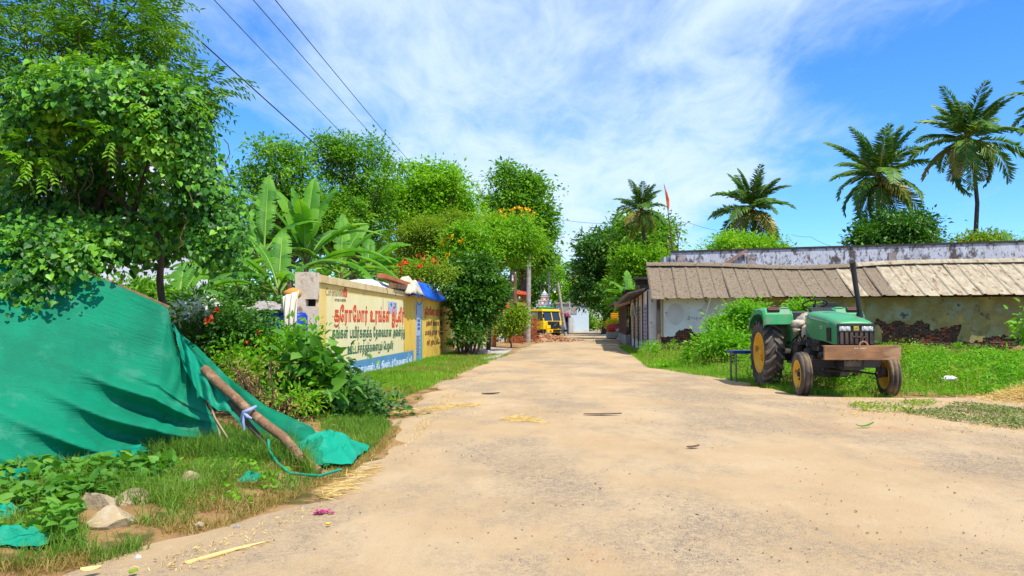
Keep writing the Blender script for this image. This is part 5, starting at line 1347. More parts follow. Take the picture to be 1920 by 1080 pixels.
drape([blob(110, 300, 10.5, 180, 130, .15), blob(280, 330, 10.5, 140, 120, .15), blob(190, 430, 10.3, 230, 60, .15)], 6000, .10, up=.2)
LV.build('foliage', M_creeper, CR)
LV = Leaves()
for b_, n in (((blob(60, 495, 7.85, 70, 50, .15)), 60), ((blob(130, 465, 8.0, 60, 30, .15)), 34), ((blob(45, 300, 8.0, 60, 40, .15)), 40), (blob(215, 250, 7.9, 60, 26, .15), 22), (blob(290, 190, 8.0, 80, 40, .2), 40), (blob(140, 160, 8.0, 120, 40, .2), 60)):
    pp, dd = clump_points(rng, [b_], n, .6, .2)
    for p, d in zip(pp, dd): pinnate(rng, LV, p, d + rng.normal(size=3) * .5 + np.array((0, -.5, 0)), 5, .2, .07, .03)
LV.build('young_shoots', M_lime, CR)
mb = MB(); rr = random.Random(17)
for k in range(16):
    x = rr.uniform(30, 420); y = rr.uniform(250, 420); p = P(x, y, 8.3); q = [p]
    for i in range(5): q.append(q[-1] + Vector((rr.uniform(-.07, .07), rr.uniform(-.08, .03), -rr.uniform(.04, .12))))
    mb.tube(q, .006, 4)
mb.build('tendrils', M_twig, CR, True)['kind'] = 'stuff'
st = MB().tube([P(272, 205, 7.95), P(269, 182, 7.95), P(267, 160, 7.97)], [.034, .03, .022], 6).build('stub', M_bark, CR, True)
# inner branches that carry the creeper
mb = MB(); rr = random.Random(23)
for a, b in (((296, 440), (150, 330)), ((296, 440), (360, 320)), ((210, 420), (60, 300)), ((250, 400), (300, 250)), ((200, 420), (190, 250)), ((320, 430), (420, 400))):
    p, q = P(*a, 10.1), P(*b, 9.9); mb.tube([p, p.lerp(q, .5) + Vector((0, 0, .08)), q], [.03, .022, .012], 6)
mb.build('branches', M_bark, CR, True)

# ---------------------------------------------------------------- white and orange house behind the creeper
fx = P(392, 400, 24)
hz = Vector((0, 0, 0))
H = thing('white_house', 'white house with orange bands half hidden behind the creeper', 'building', (fx.x, 24, 0), R(25))
M_or = pmat('orange_band_paint', alb(250, 104, 40, .85), alb(236, 92, 36, .85), rough=.7)
M_hw = pmat('house_whitewash', alb(226, 228, 240, .8), alb(206, 208, 222, .8), scale=1, rough=.85)
ww = 9.0
MB().box((hz.x - ww / 2, 3, 2.75), (ww, 6, 5.5)).build('wall', M_hw, H)
MB().box((hz.x - ww / 2, 2.9, 5.62), (ww + .5, 6.6, .22)).build('roof_slab', M_white, H)
MB().box((hz.x - ww / 2, 3, 6.0), (ww, 6.1, .55)).build('parapet', M_hw, H)
MB().box((hz.x - .15, -.03, 5.2), (.5, .05, .55)).box((hz.x - .15, -.035, 3.9), (.34, .06, 1.7)).build('orange_band', M_or, H)
wd = MB().box((hz.x - 1.0, -.015, 4.0), (1.0, .05, 1.05)).build('window', M_white, H)
MB().box((hz.x - 1.0, -.045, 4.0), (.84, .03, .88)).build('pane', pmat('window_glass', alb(120, 130, 150), alb(90, 100, 120), rough=.1, spec=.6), wd)
for i in range(3): MB().box((hz.x - 1.28 + i * .28, -.065, 4.0), (.03, .03, .9)).build('bar', M_white, wd)
MB().box((hz.x - 1.1, -.25, 4.68), (1.7, .6, .08)).build('sun_shade', M_white, H)

# goods between the net and the wall
bz = P(520, 690, 14.0)
def barrel(px, Y, label, h=.92, r=.29):
    c = P(px, 640, Y); o = MB().lathe([(0, .001), (0, r * .93), (.03, r), (h * .33, r * 1.02), (h * .35, r * 1.06), (h * .37, r * 1.02), (h * .66, r * 1.02), (h * .68, r * 1.06), (h * .70, r * 1.02), (h - .06, r), (h, r * .86), (h - .01, .001)], (c.x, c.y, .62), (0, 0, 1), 20).build('barrel', pmat('blue_drum_plastic', alb(24, 70, 190, .8), alb(18, 54, 160, .8), scale=4, rough=.4))
    tag(o, label, 'barrel')
pl = MB().hexa([P(480, 690, 13.2) - Vector((0, 0, .6)), P(570, 690, 13.2) - Vector((0, 0, .6)), P(570, 690, 15) - Vector((0, 0, .6)), P(470, 690, 15) - Vector((0, 0, .6)), Vector((*P(480, 690, 13.2).xy, .61)), Vector((*P(570, 690, 13.2).xy, .61)), Vector((*P(570, 690, 15).xy, .61)), Vector((*P(470, 690, 15).xy, .61))]).build('stone_platform', M_conc)
tag(pl, 'low stone platform under the blue barrels behind the wall end', 'platform')
barrel(506, 14.0, 'blue plastic barrel under the grey mat left of the white sheet')
barrel(552, 14.3, 'blue plastic barrel hidden behind the hanging white sheet')
put = MB(); V, f = crumpled(None, .42, .34, .14, 81, 22, 16, .5, -.1)
c = P(507, 580, 13.9); me = np_mesh('grey_mat', V + np.array(c), [f]); tag(mesh_obj('grey_mat', me, pmat('grey_mat_cloth', alb(150, 136, 126), alb(190, 180, 176), alb(110, 96, 92), scale=12, rough=.95)), 'crumpled grey mat lying over the top of the blue barrel', 'mat')
us = np.linspace(0, 1, 16); vs_ = np.linspace(0, 1, 20); U, V2 = np.meshgrid(us, vs_)
a0, a1, b0, b1 = P(530, 556, 13.5), P(562, 545, 13.5), P(534, 630, 13.4), P(556, 618, 13.4)
pts = np.zeros((20, 16, 3))
for j in range(20):
    for i in range(16):
        p = a0.lerp(a1, us[i]).lerp(b0.lerp(b1, us[i]), vs_[j]); p.y += .05 * math.sin(us[i] * 17 + 2 * vs_[j]) - .2 * vs_[j] * (1 - vs_[j]); pts[j, i] = p
wc = mesh_obj('white_sheet', np_mesh('white_sheet', pts.reshape(-1, 3), [grid_faces(20, 16)], True), pmat('white_cloth', alb(244, 238, 226, .85), alb(226, 214, 196, .85), scale=4, rough=.9)); wc.modifiers.new('t', 'SOLIDIFY').thickness = .01
tag(wc, 'white cloth sheet hanging over the barrels beside the wall pillar', 'cloth')
MB_ = MB().ell((*P(549, 551, 13.7),), (.16, .16, .11), 12, 8, .1, random.Random(2)).build('orange_bundle', pmat('orange_cloth_bundle', alb(236, 176, 80), alb(220, 150, 70), rough=.9)); tag(MB_, 'small orange cloth bundle on top of the white sheet', 'bundle')
# ---------------------------------------------------------------- banana plants
def banana_leaf_mesh(L_, W_, arch, seed, fold=.35, tears=.5, n=22):
    """one big leaf: arching midrib, two folded blades torn into strips"""
    rr = random.Random(seed); LVv = []; F4 = []; mid = []
    th = 0.0; p = Vector((0, 0, 0)); stalk = .18
    for i in range(n + 1):
        t = i / n; mid.append(p.copy())
        an = arch * (t ** 1.4); p = p + Vector((math.cos(an), 0, -math.sin(an))) * (L_ / n)
    def wid(t):
        if t < stalk: return 0.012
        q = (t - stalk) / (1 - stalk); return W_ * (min(1, q * 5) ** .6) * (1 - max(0, q - .55) / .45 * .0) * (1 - q ** 5) ** .8 * (.92 + .08 * math.sin(q * 3))
    mb = MB()
    for s in (-1, 1):
        gap = 0; hang = 0
        i = 0
        while i < n:
            k = min(n - i, rr.choice((1, 1, 2, 2, 3)) if rr.random() < tears else rr.choice((3, 4, 5)))
            dz = rr.uniform(-.10, .16) * W_ ; sk = rr.uniform(.02, .06)
            rowa = []; 
            for j in range(i, i + k + 1):
                t = j / n; w = wid(t); c = mid[j]; d = (mid[min(j + 1, n)] - mid[max(j - 1, 0)]).normalized(); up = Vector((-d.z, 0, d.x)) * -1 if d.x < 0 else Vector((-d.z, 0, d.x))
                sh = 0.0
                if j == i: sh = .018 * L_
                if j == i + k: sh = -.018 * L_
                e1 = c + Vector((0, s * w * .5, 0)) + up * w * fold * .55 + d * (w * .12)
                e2 = c + Vector((0, s * w, 0)) + up * (w * fold * .45 - abs(dz) - w * .10) + d * (w * .25 + sh)
                rowa.append((c, e1, e2))
            vs = [q for r in rowa for q in r]
            mb.add(vs, [(a * 3 + b, a * 3 + b + 1, a * 3 + b + 4, a * 3 + b + 3) for a in range(k) for b in range(2)], True)
            i += k
    me = mb.mesh('leaf'); me.materials.append(M_banana)
    rib = MB(); rib.tube([m + Vector((0, 0, -.008)) for m in mid], [.034 - .028 * i / n for i in range(n + 1)], 5, False)
    rm = rib.mesh('midrib'); rm.materials.append(M_rib)
    return me, rm
M_rib = leafmat('banana_midrib', GR((150, 190, 80), (176, 206, 100)), .1)
M_bstem = pmat('banana_stem', alb(150, 160, 90), alb(120, 110, 70), alb(110, 84, 56), scale=4, rough=.8, stretch=(1, 1, .3))
def vein(m):
    nt = m.node_tree; N = nt.nodes.new; L = nt.links.new; b = nt.nodes['Principled BSDF']
    tc = N('ShaderNodeTexCoord'); sx = N('ShaderNodeSeparateXYZ'); L(tc.outputs['Object'], sx.inputs[0])
    ab = N('ShaderNodeMath'); ab.operation = 'ABSOLUTE'; L(sx.outputs[1], ab.inputs[0])
    md = N('ShaderNodeMath'); md.operation = 'MULTIPLY_ADD'; L(ab.outputs[0], md.inputs[0]); md.inputs[1].default_value = -.35; L(sx.outputs[0], md.inputs[2])
    cb = N('ShaderNodeCombineXYZ'); L(md.outputs[0], cb.inputs[0])
    w = N('ShaderNodeTexWave'); w.inputs['Scale'].default_value = 7.0; w.inputs['Distortion'].default_value = 1.2; w.inputs['Detail'].default_value = 3; w.inputs['Detail Scale'].default_value = 4; L(cb.outputs[0], w.inputs['Vector'])
    bp = N('ShaderNodeBump'); bp.inputs['Strength'].default_value = .4; bp.inputs['Distance'].default_value = .02; L(w.outputs['Fac'], bp.inputs['Height']); L(bp.outputs[0], b.inputs['Normal'])
    src = b.inputs['Base Color'].links[0].from_socket
    mx = N('ShaderNodeMix'); mx.data_type = 'RGBA'; mx.blend_type = 'MULTIPLY'; mr = N('ShaderNodeMapRange'); mr.inputs['From Min'].default_value = .55; mr.inputs['From Max'].default_value = .9; mr.inputs['To Max'].default_value = .32; L(w.outputs['Fac'], mr.inputs['Value'])
    L(mr.outputs[0], mx.inputs[0]); L(src, mx.inputs[6]); mx.inputs[7].default_value = (.62, .72, .55, 1); L(mx.outputs[2], b.inputs['Base Color'])
vein(M_banana)
BL = {}
def banana_leaf(L_, W_, arch, seed, **k):
    W_ = W_ * .84
    key = (round(L_, 1), round(W_, 2), round(arch, 1), seed % 4)
    if key not in BL: BL[key] = banana_leaf_mesh(L_, W_, arch, seed, **k)
    return BL[key]
def banana_plant(label, base, top, leaves, r=.11, group=None):
    """leaves: (azimuth deg, elevation deg, length, width, arch)"""
    t = thing('banana_plant', label, 'banana plant', base, group=group)
    tp = Vector(top) - Vector(base)
    MB().tube([(0, 0, -.1), tp * .4 + Vector((.02, 0, 0)), tp], [r, r * .85, r * .5], 10).build('stem', M_bstem, t)
    for i, (az, el, L_, W_, arch) in enumerate(leaves):
        me, rm = banana_leaf(L_, W_, arch, i)
        o = bpy.data.objects.new('leaf', me); COL.objects.link(o); o.parent = t
        o.location = tp * (.90 + .02 * (i % 5)); o.rotation_euler = (R((i * 37) % 30 - 15), -R(el), R(az))
        q = bpy.data.objects.new('midrib', rm); COL.objects.link(q); q.parent = o
    return t
# azimuth: 0 = to the right of the view, 90 = away, 180 = left, 270 = towards the viewer
b1 = P(588, 700, 21.5)
banana_plant('tall banana plant behind the near end of the painted wall', (b1.x, 21.5, 0), P(572, 482, 21.5),
             [(165, 80, 3.0, .38, .9), (95, 84, 2.9, .36, .5), (40, 80, 2.7, .34, .6), (185, 68, 2.9, .36, 1.0), (10, 46, 2.6, .36, 1.3), (350, 28, 2.9, .38, 1.2), (335, 12, 2.6, .36, 1.1), (20, 20, 2.9, .38, 1.3), (190, 50, 2.2, .34, 1.5), (215, 30, 2.2, .34, 1.5), (170, 30, 2.3, .34, 1.3), (200, 66, 2.2, .34, 1.2), (30, 5, 2.5, .36, .9), (120, 60, 2.4, .36, 1.2), (280, 76, 2.0, .3, .9), (5, 62, 2.4, .34, 1.2), (60, 60, 2.4, .36, 1.3), (140, 84, 2.4, .3, .4)])
b2 = P(520, 680, 17.0)
banana_plant('banana plant with drooping leaves left of the blue barrels', (b2.x, 17.0, 0), P(522, 540, 17.0),
             [(180, 55, 2.1, .34, 1.5), (200, 28, 2.2, .34, 1.5), (165, 40, 2.0, .32, 1.3), (225, 34, 2.0, .34, 1.7), (150, 70, 2.0, .3, 1.0), (250, 45, 1.8, .32, 1.8), (30, 60, 1.8, .3, 1.4), (100, 75, 1.9, .3, .8), (190, 5, 1.9, .34, 1.2), (310, 40, 1.5, .3, 1.6), (215, 62, 2.0, .32, 1.4)], .10)
b7 = P(490, 680, 20.5)
banana_plant('banana plant with long leaves arching left between creeper and tall banana', (b7.x, 20.5, 0), P(495, 470, 20.5), [(175, 62, 2.4, .38, 1.3), (195, 40, 2.5, .38, 1.2), (165, 22, 2.4, .36, 1.1), (185, 8, 2.2, .36, .9), (20, 58, 2.0, .34, 1.3), (140, 70, 2.4, .34, .8), (215, 66, 2.2, .34, 1.1), (40, 30, 1.9, .34, 1.4), (95, 82, 2.5, .32, .4), (230, 30, 1.9, .34, 1.4)], .10)
b3 = P(330, 680, 13.5)
banana_plant('young banana plant behind the slim brown post', (b3.x, 13.5, 0), P(335, 570, 13.5),
             [(170, 55, 1.3, .26, 1.2), (20, 50, 1.5, .28, 1.3), (60, 70, 1.4, .24, .9), (330, 35, 1.3, .26, 1.4), (200, 35, 1.3, .26, 1.3), (110, 66, 1.4, .24, .8), (265, 50, 1.1, .24, 1.5)], .07)
b4 = P(440, 660, 19.5)
banana_plant('banana plant with broad pale leaves in front of the white house', (b4.x, 19.5, 0), P(445, 520, 19.5),
             [(175, 40, 2.2, .40, 1.2), (190, 22, 2.4, .42, 1.1), (150, 60, 2.0, .34, 1.0), (20, 40, 1.9, .34, 1.4), (215, 48, 1.8, .34, 1.4), (240, 20, 2.0, .36, 1.2), (100, 72, 1.8, .3, .8), (330, 50, 1.6, .3, 1.4)], .10)
b6 = P(640, 660, 24)
banana_plant('banana plant with drooping dark leaves between the two taller ones', (b6.x, 24, 0), P(640, 510, 24), [(10, 50, 2.2, .34, 1.5), (345, 30, 2.2, .34, 1.4), (180, 50, 2.2, .34, 1.5), (150, 30, 2.2, .34, 1.3), (60, 70, 2.4, .34, .9), (200, 70, 2.2, .34, 1.0), (30, 25, 2.2, .36, 1.2), (100, 80, 2.4, .32, .5), (350, 70, 2.2, .34, 1.1), (210, 30, 2.0, .34, 1.5)], .10)
b5 = P(690, 660, 28)
banana_plant('banana plant with overlapping leaves behind the middle of the painted wall', (b5.x, 28, 0), P(690, 500, 28),
             [(0, 40, 2.2, .36, 1.3), (340, 20, 2.3, .36, 1.2), (200, 40, 2.0, .36, 1.4), (160, 20, 2.0, .34, 1.2), (30, 60, 2.0, .34, 1.2), (220, 50, 1.8, .32, 1.6), (100, 70, 2.0, .3, .9), (60, 40, 1.9, .34, 1.6), (10, 15, 2.1, .34, 1.0), (180, 70, 2.1, .34, 1.0), (350, 60, 2.2, .36, 1.2)], .10)

# ---------------------------------------------------------------- broadleaf trees
def tree(name, label, cat, Y, px, base_py, blobs, n, per, rc, ln, m, wr=.5, seed=1, r0=.16, up=.6, tmpl=T_LEAF, droop=.25, shell=.45, trunk_top=None, z0=0.0, extra=None, group=None, flat=.6, topb=.25, k=9, f=.46):
    rg = rs(seed); blobs0 = blobs; blobs = lobes(rg, blobs, k, f) if k else blobs; c = P(px, 600, Y)
    t = thing(name, label, cat, (c.x, Y, z0), group=group)
    LV = Leaves(); cpt = crown_geo(rg, LV, blobs, n, per, rc, ln, wr, shell, up, tmpl, droop, topb, flat)
    if k:      # loose sprays standing clear of the crown
        crown_geo(rg, LV, [(c_, r_ * 1.16) for c_, r_ in blobs0], max(6, n // 9), 16, rc * .8, ln * .9, wr, .92, up, tmpl, droop, .35, flat)
    mb = MB(); rr = random.Random(seed)
    top = trunk_top or tuple(np.mean([b[0] for b in blobs], 0))
    tg = [tuple(b[0]) for b in blobs0] + [tuple(cpt[i]) for i in range(0, len(cpt), max(1, len(cpt) // 26))]
    limbs(mb, (c.x, Y, z0 - .1), top, tg, r0, rr)
    mb.build('trunk', M_bark, t, True)
    LV.build('crown', m, t)
    if extra: extra(t, rg, blobs0)
    return t
def flowers(m, n, size, sub, nm='blossom'):
    def fn(t, rg, blobs):
        bl = sub or blobs; p, d = clump_points(rg, bl, n, .92, .3); LV = Leaves()
        for k in range(6):
            a = unit(d + rg.normal(size=p.shape) * .8); LV.put(p + d * size * .4, a, unit(d + rg.normal(size=p.shape) * .5), size * (.7 + .6 * rg.random(len(p))), size * .7, T_BIG)
        LV.build(nm, m, t)['kind'] = 'stuff'
    return fn
tree('tall_tree', 'tall open crowned tree standing left of the banana leaves', 'tree', 32, 545, 660, [blob(520, 300, 32, 48, 38), blob(545, 350, 32, 60, 40), blob(490, 345, 32, 40, 32), blob(560, 290, 32, 24, 26), blob(525, 400, 32, 60, 40), blob(600, 395, 33, 40, 36), blob(472, 325, 32, 16, 12), blob(508, 272, 32, 20, 14), blob(545, 268, 32, 16, 12), blob(560, 440, 33, 70, 40), blob(500, 440, 33, 50, 36), blob(620, 450, 34, 60, 36)], 420, 46, .26, .17, M_tree, .5, 21, .2, shell=.4, k=8, f=.5)
tree('tall_tree', 'tallest tree of the left group with thin branches against the sky', 'tree', 36, 668, 660, [blob(660, 280, 36, 42, 26), blob(690, 310, 36, 42, 34), blob(640, 320, 36, 42, 31), blob(610, 285, 36, 20, 20), blob(715, 290, 36, 18, 18), blob(660, 380, 36, 70, 44), blob(700, 400, 36, 60, 44), blob(635, 268, 36, 14, 12), blob(728, 320, 36, 14, 14), blob(612, 330, 36, 16, 20), blob(670, 440, 37, 80, 36), blob(640, 420, 37, 50, 36)], 430, 46, .28, .18, M_tree, .5, 22, .2, shell=.4, k=8, f=.5)
tree('spreading_tree', 'wide bright green tree rising behind the middle of the painted wall', 'tree', 40, 795, 660, [blob(760, 365, 40, 62, 31), blob(830, 355, 40, 46, 34), blob(790, 335, 40, 46, 26), blob(720, 370, 40, 36, 34), blob(800, 405, 40, 90, 40), blob(860, 400, 41, 36, 40), blob(780, 322, 40, 16, 10), blob(836, 326, 40, 18, 12), blob(875, 365, 40, 16, 20), blob(740, 440, 40, 50, 40), blob(700, 400, 40, 22, 30)], 560, 46, .32, .20, M_treel, .5, 23, .22, shell=.45)
tree('feathery_tree', 'soft yellow green rounded tree in front of the wide bright tree', 'tree', 35, 806, 660, [blob(800, 440, 35, 52, 34), blob(845, 428, 35, 34, 26), blob(775, 470, 35, 40, 34), blob(830, 470, 35, 44, 40)], 460, 60, .22, .13, M_yelg, .30, 24, .12, shell=.5, k=12, f=.36)
def bare(t, rg, blobs):
    mb = MB(); rr = random.Random(2)
    for k in range(14):
        a = P(930, 420, 54); b = P(rr.uniform(885, 925), rr.uniform(340, 400), 54)
        m_ = a.lerp(b, .5) + Vector((rr.uniform(-.3, .3), 0, rr.uniform(0, .5))); mb.tube([a, m_, b], [.08, .05, .02], 4)
    mb.build('bare_branches', M_conc, t, True)
tree('tall_tree', 'tall full tree with bare grey twigs on its left beside the road', 'tree', 54, 975, 650, [blob(965, 350, 54, 42, 28), blob(990, 385, 54, 44, 44), blob(955, 400, 54, 40, 34), blob(1000, 440, 54, 36, 40), blob(985, 480, 54, 46, 40), blob(1005, 490, 54, 24, 36), blob(940, 440, 54, 40, 40), blob(1015, 470, 54, 24, 36), blob(1022, 410, 54, 18, 20), blob(950, 320, 54, 16, 10), blob(1000, 345, 54, 18, 14)], 560, 46, .40, .26, M_tree, .5, 25, .3, shell=.45, extra=bare)
tree('yellow_flower_tree', 'bright green flowering tree with yellow blossoms above the end of the wall', 'tree', 36, 915, 660, [blob(885, 462, 31.5, 50, 34), blob(930, 438, 33, 56, 34), blob(970, 428, 34, 36, 32), blob(850, 485, 31, 34, 28), blob(945, 465, 33, 44, 30), blob(838, 512, 31, 22, 26), blob(862, 440, 31, 20, 14), blob(1000, 462, 34, 20, 22), blob(965, 475, 33.5, 26, 26), blob(905, 480, 31, 26, 22)], 560, 44, .24, .17, M_lime, .42, 26, .1, shell=.45, k=10, f=.42, extra=flowers(M_yellowf, 120, .16, [blob(965, 405, 36, 34, 10), blob(850, 458, 30.6, 16, 10), blob(935, 420, 36, 30, 12), blob(845, 490, 30.6, 14, 10), blob(985, 470, 36, 16, 12)]))
tree('dark_tree', 'dark leaved small tree growing on the verge at the far end of the wall', 'tree', 29.5, 876, 668, [blob(885, 515, 29.5, 36, 30), blob(902, 530, 29.5, 30, 36), blob(866, 550, 29.3, 30, 36), blob(902, 570, 29.3, 28, 32), blob(880, 590, 29.3, 32, 28), blob(925, 545, 29.6, 16, 22)], 520, 38, .20, .19, M_treed, .42, 27, .07, shell=.4, up=.7, k=8, f=.5)
for k, (q, h) in enumerate(((868, 560), (882, 556), (874, 540))):
    pass
d_t = thing('multi_stem', 'cluster of thin dark stems under the dark leaved tree on the verge', 'stems', (P(876, 600, 29.2).x, 29.2, 0))
mb = MB(); rr = random.Random(6)
for k in range(7):
    b0 = P(862 + k * 4.5, 668, 29.2 + rr.uniform(-.3, .3)); b0.z = -.1; b1_ = P(850 + k * 12 + rr.uniform(-6, 6), 575, 29.2 + rr.uniform(-.4, .4)); mb.tube([b0, b0.lerp(b1_, .5) + Vector((rr.uniform(-.1, .1), 0, 0)), b1_], [.06, .045, .03], 6)
mb.build('stems', M_bark, d_t, True)
tree('sapling', 'small dark leaf sprouts at the foot of the dark leaved tree', 'plant', 28.6, 880, 668, [blob(880, 640, 28.6, 24, 16), blob(866, 625, 28.6, 10, 20), blob(895, 625, 28.6, 12, 16)], 40, 22, .16, .16, M_treed, .45, 28, .03)
tree('hibiscus_bush', 'hibiscus bush with red flowers behind the blue tarpaulin', 'bush', 27, 790, 660, [blob(785, 515, 27, 36, 26), blob(810, 520, 27, 26, 26), blob(770, 535, 27, 26, 20)], 170, 40, .2, .10, M_yelg, .5, 29, .05, extra=flowers(M_red, 20, .14, [blob(790, 505, 26.4, 40, 22)], 'flower'))
tree('roadside_shrub', 'leafy pale green shrub in front of the red roofed house', 'shrub', 40, 958, 650, [blob(958, 605, 40, 18, 22), blob(968, 595, 40, 14, 14), blob(948, 620, 40, 12, 16)], 90, 40, .24, .17, M_yelg, .5, 30, .05)
# far side of the road
tree('tree', 'large dark rounded tree at the right bend of the road', 'tree', 88, 1135, 610, [blob(1120, 470, 88, 40, 34), blob(1160, 455, 88, 44, 34), blob(1110, 520, 88, 36, 40), blob(1150, 510, 88, 44, 44), blob(1190, 480, 88, 40, 44), blob(1145, 560, 86, 44, 34), blob(1215, 455, 88, 36, 34), blob(1170, 580, 84, 34, 26)], 620, 42, .62, .45, M_treed, .5, 31, .5, shell=.5)
tree('tree', 'bright green papaya like tree behind the timber house', 'tree', 60, 1205, 610, [blob(1195, 500, 60, 40, 24), blob(1220, 485, 60, 36, 26), blob(1180, 530, 60, 36, 26), blob(1225, 520, 60, 36, 36), blob(1200, 555, 60, 50, 26)], 420, 42, .36, .28, M_lime, .42, 32, .2, shell=.45)
tree('tree', 'broad tree behind the bright green one below the first palm', 'tree', 74, 1215, 610, [blob(1190, 440, 74, 44, 26), blob(1225, 450, 74, 36, 28), blob(1240, 480, 74, 26, 40)], 230, 44, .7, .42, M_tree, .5, 33, .3)
tree('tree', 'sunlit yellow green tree behind the temple tower', 'tree', 124, 1050, 610, [blob(1045, 560, 124, 34, 30), blob(1075, 570, 124, 34, 30), blob(1012, 525, 124, 30, 30), blob(1090, 545, 124, 24, 26), blob(1040, 530, 125, 28, 20)], 300, 42, .9, .55, M_treel, .5, 34, .3)
tree('tree', 'dark tree filling the gap left of the concrete poles', 'tree', 104, 985, 640, [blob(960, 560, 104, 40, 34), blob(990, 530, 104, 34, 40), blob(930, 560, 103, 36, 40), blob(985, 580, 104, 26, 26)], 300, 42, .7, .42, M_treed, .5, 35, .3)
tree('tree', 'low green tree closing the far end of the road', 'tree', 150, 1112, 612, [blob(1110, 590, 150, 40, 26), blob(1085, 592, 150, 26, 20), blob(1140, 590, 148, 26, 26), blob(1110, 560, 152, 46, 26)], 280, 42, 1.2, .8, M_tree, .5, 36, .4)
tree('roadside_bush', 'round green bush on the left edge where the road ends', 'bush', 115, 1098, 612, [blob(1098, 604, 115, 12, 12), blob(1090, 600, 115, 10, 10)], 60, 40, .5, .4, M_tree, .5, 37, .1)
tree('roadside_bush', 'low green bush at the right edge where the road ends', 'bush', 100, 1140, 616, [blob(1138, 610, 100, 16, 9), blob(1150, 606, 100, 12, 10)], 60, 40, .4, .35, M_yelg, .5, 38, .1)
tree('wall_bush', 'rounded green bush rising over the parapet below the second palm', 'bush', 44, 1390, 470, [blob(1375, 460, 44, 40, 20), blob(1410, 462, 44, 40, 18), blob(1440, 470, 44, 30, 14), blob(1350, 470, 44, 26, 14)], 220, 40, .34, .18, M_treel, .5, 39, .1)
tree('vine_mound', 'dark vine covered mound under the third palm', 'bush', 41, 1690, 470, [blob(1650, 440, 41, 40, 36), blob(1700, 436, 41, 44, 32), blob(1725, 425, 41, 18, 22), blob(1735, 452, 41, 14, 18), blob(1625, 455, 41, 22, 22), blob(1680, 465, 41, 60, 20)], 330, 40, .3, .22, M_treed, .55, 40, .15, extra=None)
tree('low_bush', 'pale low bush just showing over the parapet near the right edge', 'bush', 40, 1845, 470, [blob(1845, 452, 40, 36, 8), blob(1815, 458, 40, 24, 6), blob(1880, 456, 40, 36, 8)], 90, 34, .25, .2, M_yelg, .4, 41, .05)
# bananas far right, over the parapet and by the lane
for lab, px, py, Y, sc, seed in (('dark banana leaves poking up over the parapet at the far right', 1895, 452, 38, .8, 0), ('single narrow banana shoot over the parapet right of the tall palm', 1866, 456, 39, .7, 1), ('ragged pale banana leaves beside the vine mound over the parapet', 1622, 462, 39, .55, 2), ('banana plant with glowing leaves behind the timber house', 1180, 560, 52, 1.5, 3)):
    b_ = P(px, 600, Y)
    LVS = [(20, 70, 1.6, .3, .9), (160, 66, 1.5, .3, .9), (95, 82, 1.6, .26, .5), (0, 40, 1.5, .3, 1.2), (190, 40, 1.5, .3, 1.2), (270, 60, 1.3, .28, 1.3), (140, 25, 1.4, .3, 1.1)]
    banana_plant(lab, (b_.x, Y, 0), P(px, py + (10 if seed < 3 else 0), Y), [(a, e, round(l * sc, 1), round(w * sc, 2), ar) for a, e, l, w, ar in LVS], .1)
# the far wood that closes the view
rg = rs(90); LV = Leaves()
bl = [blob(px, 585 - 10 * math.sin(px * .13), 170 + 12 * math.sin(px), 46, 24 + 9 * math.sin(px * .05), 6) for px in range(250, 1240, 26)] + [blob(px, 530, 75 + 6 * math.sin(px), 60, 60, 4) for px in (330, 400, 470, 540, 600, 660, 720, 780)]
crown_geo(rg, LV, bl, 1500, 30, 1.2, .8, .5, .4); tag(LV.build('wood', M_tree), 'mass of trees beyond the village', kind='stuff')

# ---------------------------------------------------------------- coconut palms
def frond_mesh(L_, droop, seed, np_=46, ll=.70, yellow=False):
    rg = rs(seed); n = 12; mid = []; p = np.zeros(3); el0 = 0
    for i in range(n + 1):
        mid.append(p.copy()); an = droop * (i / n) ** 1.25; p = p + np.array((math.cos(an), 0, -math.sin(an))) * L_ / n
    mid = np.array(mid); t = np.linspace(.14, 1, np_); q = np.stack([np.interp(t, np.linspace(0, 1, n + 1), mid[:, k]) for k in range(3)], -1)
    d = unit(np.gradient(q, axis=0)); LV = Leaves()
    for s in (-1, 1):
        k = len(q); up = np.cross(d, np.tile((0, 1.0, 0), (k, 1))) * -1
        A = d * .55 + np.tile((0, s * .85, 0), (k, 1)) + np.array((0, 0, -.62)) + rg.normal(size=(k, 3)) * .13 + up * .1
        l = ll * np.sin(np.pi * (t * .86 + .10)) ** .6 * (.8 + .3 * rg.random(k))
        LV.put(q, A, up + np.tile((0, -s * .5, 0), (k, 1)), l, .050, (np.array([(0, 0, 0), (.35, -.5, .03), (.7, -.4, -.06), (1, 0, -.24), (.7, .4, -.06), (.35, .5, .03)]), T_LANCE[1]))
    me = np_mesh('frond', np.concatenate(LV.v), [np.concatenate(f) for f in LV.fs.values()])
    me.materials.append(M_palmy if yellow else M_palm)
    rb = MB(); rb.tube(mid, [.035 - .028 * i / n for i in range(n + 1)], 4, False); rm = rb.mesh('rachis'); rm.materials.append(M_palmy)
    return me, rm
FR = [frond_mesh(3.0, d, 200 + i) for i, d in enumerate((.75, 1.15, 1.5, 1.85))]; FRY = [frond_mesh(2.8, d, 220 + i, yellow=True) for i, d in enumerate((1.2, 1.6))]
M_coco = pmat('coconut_husk', alb(150, 150, 60), alb(130, 100, 50), rough=.6)
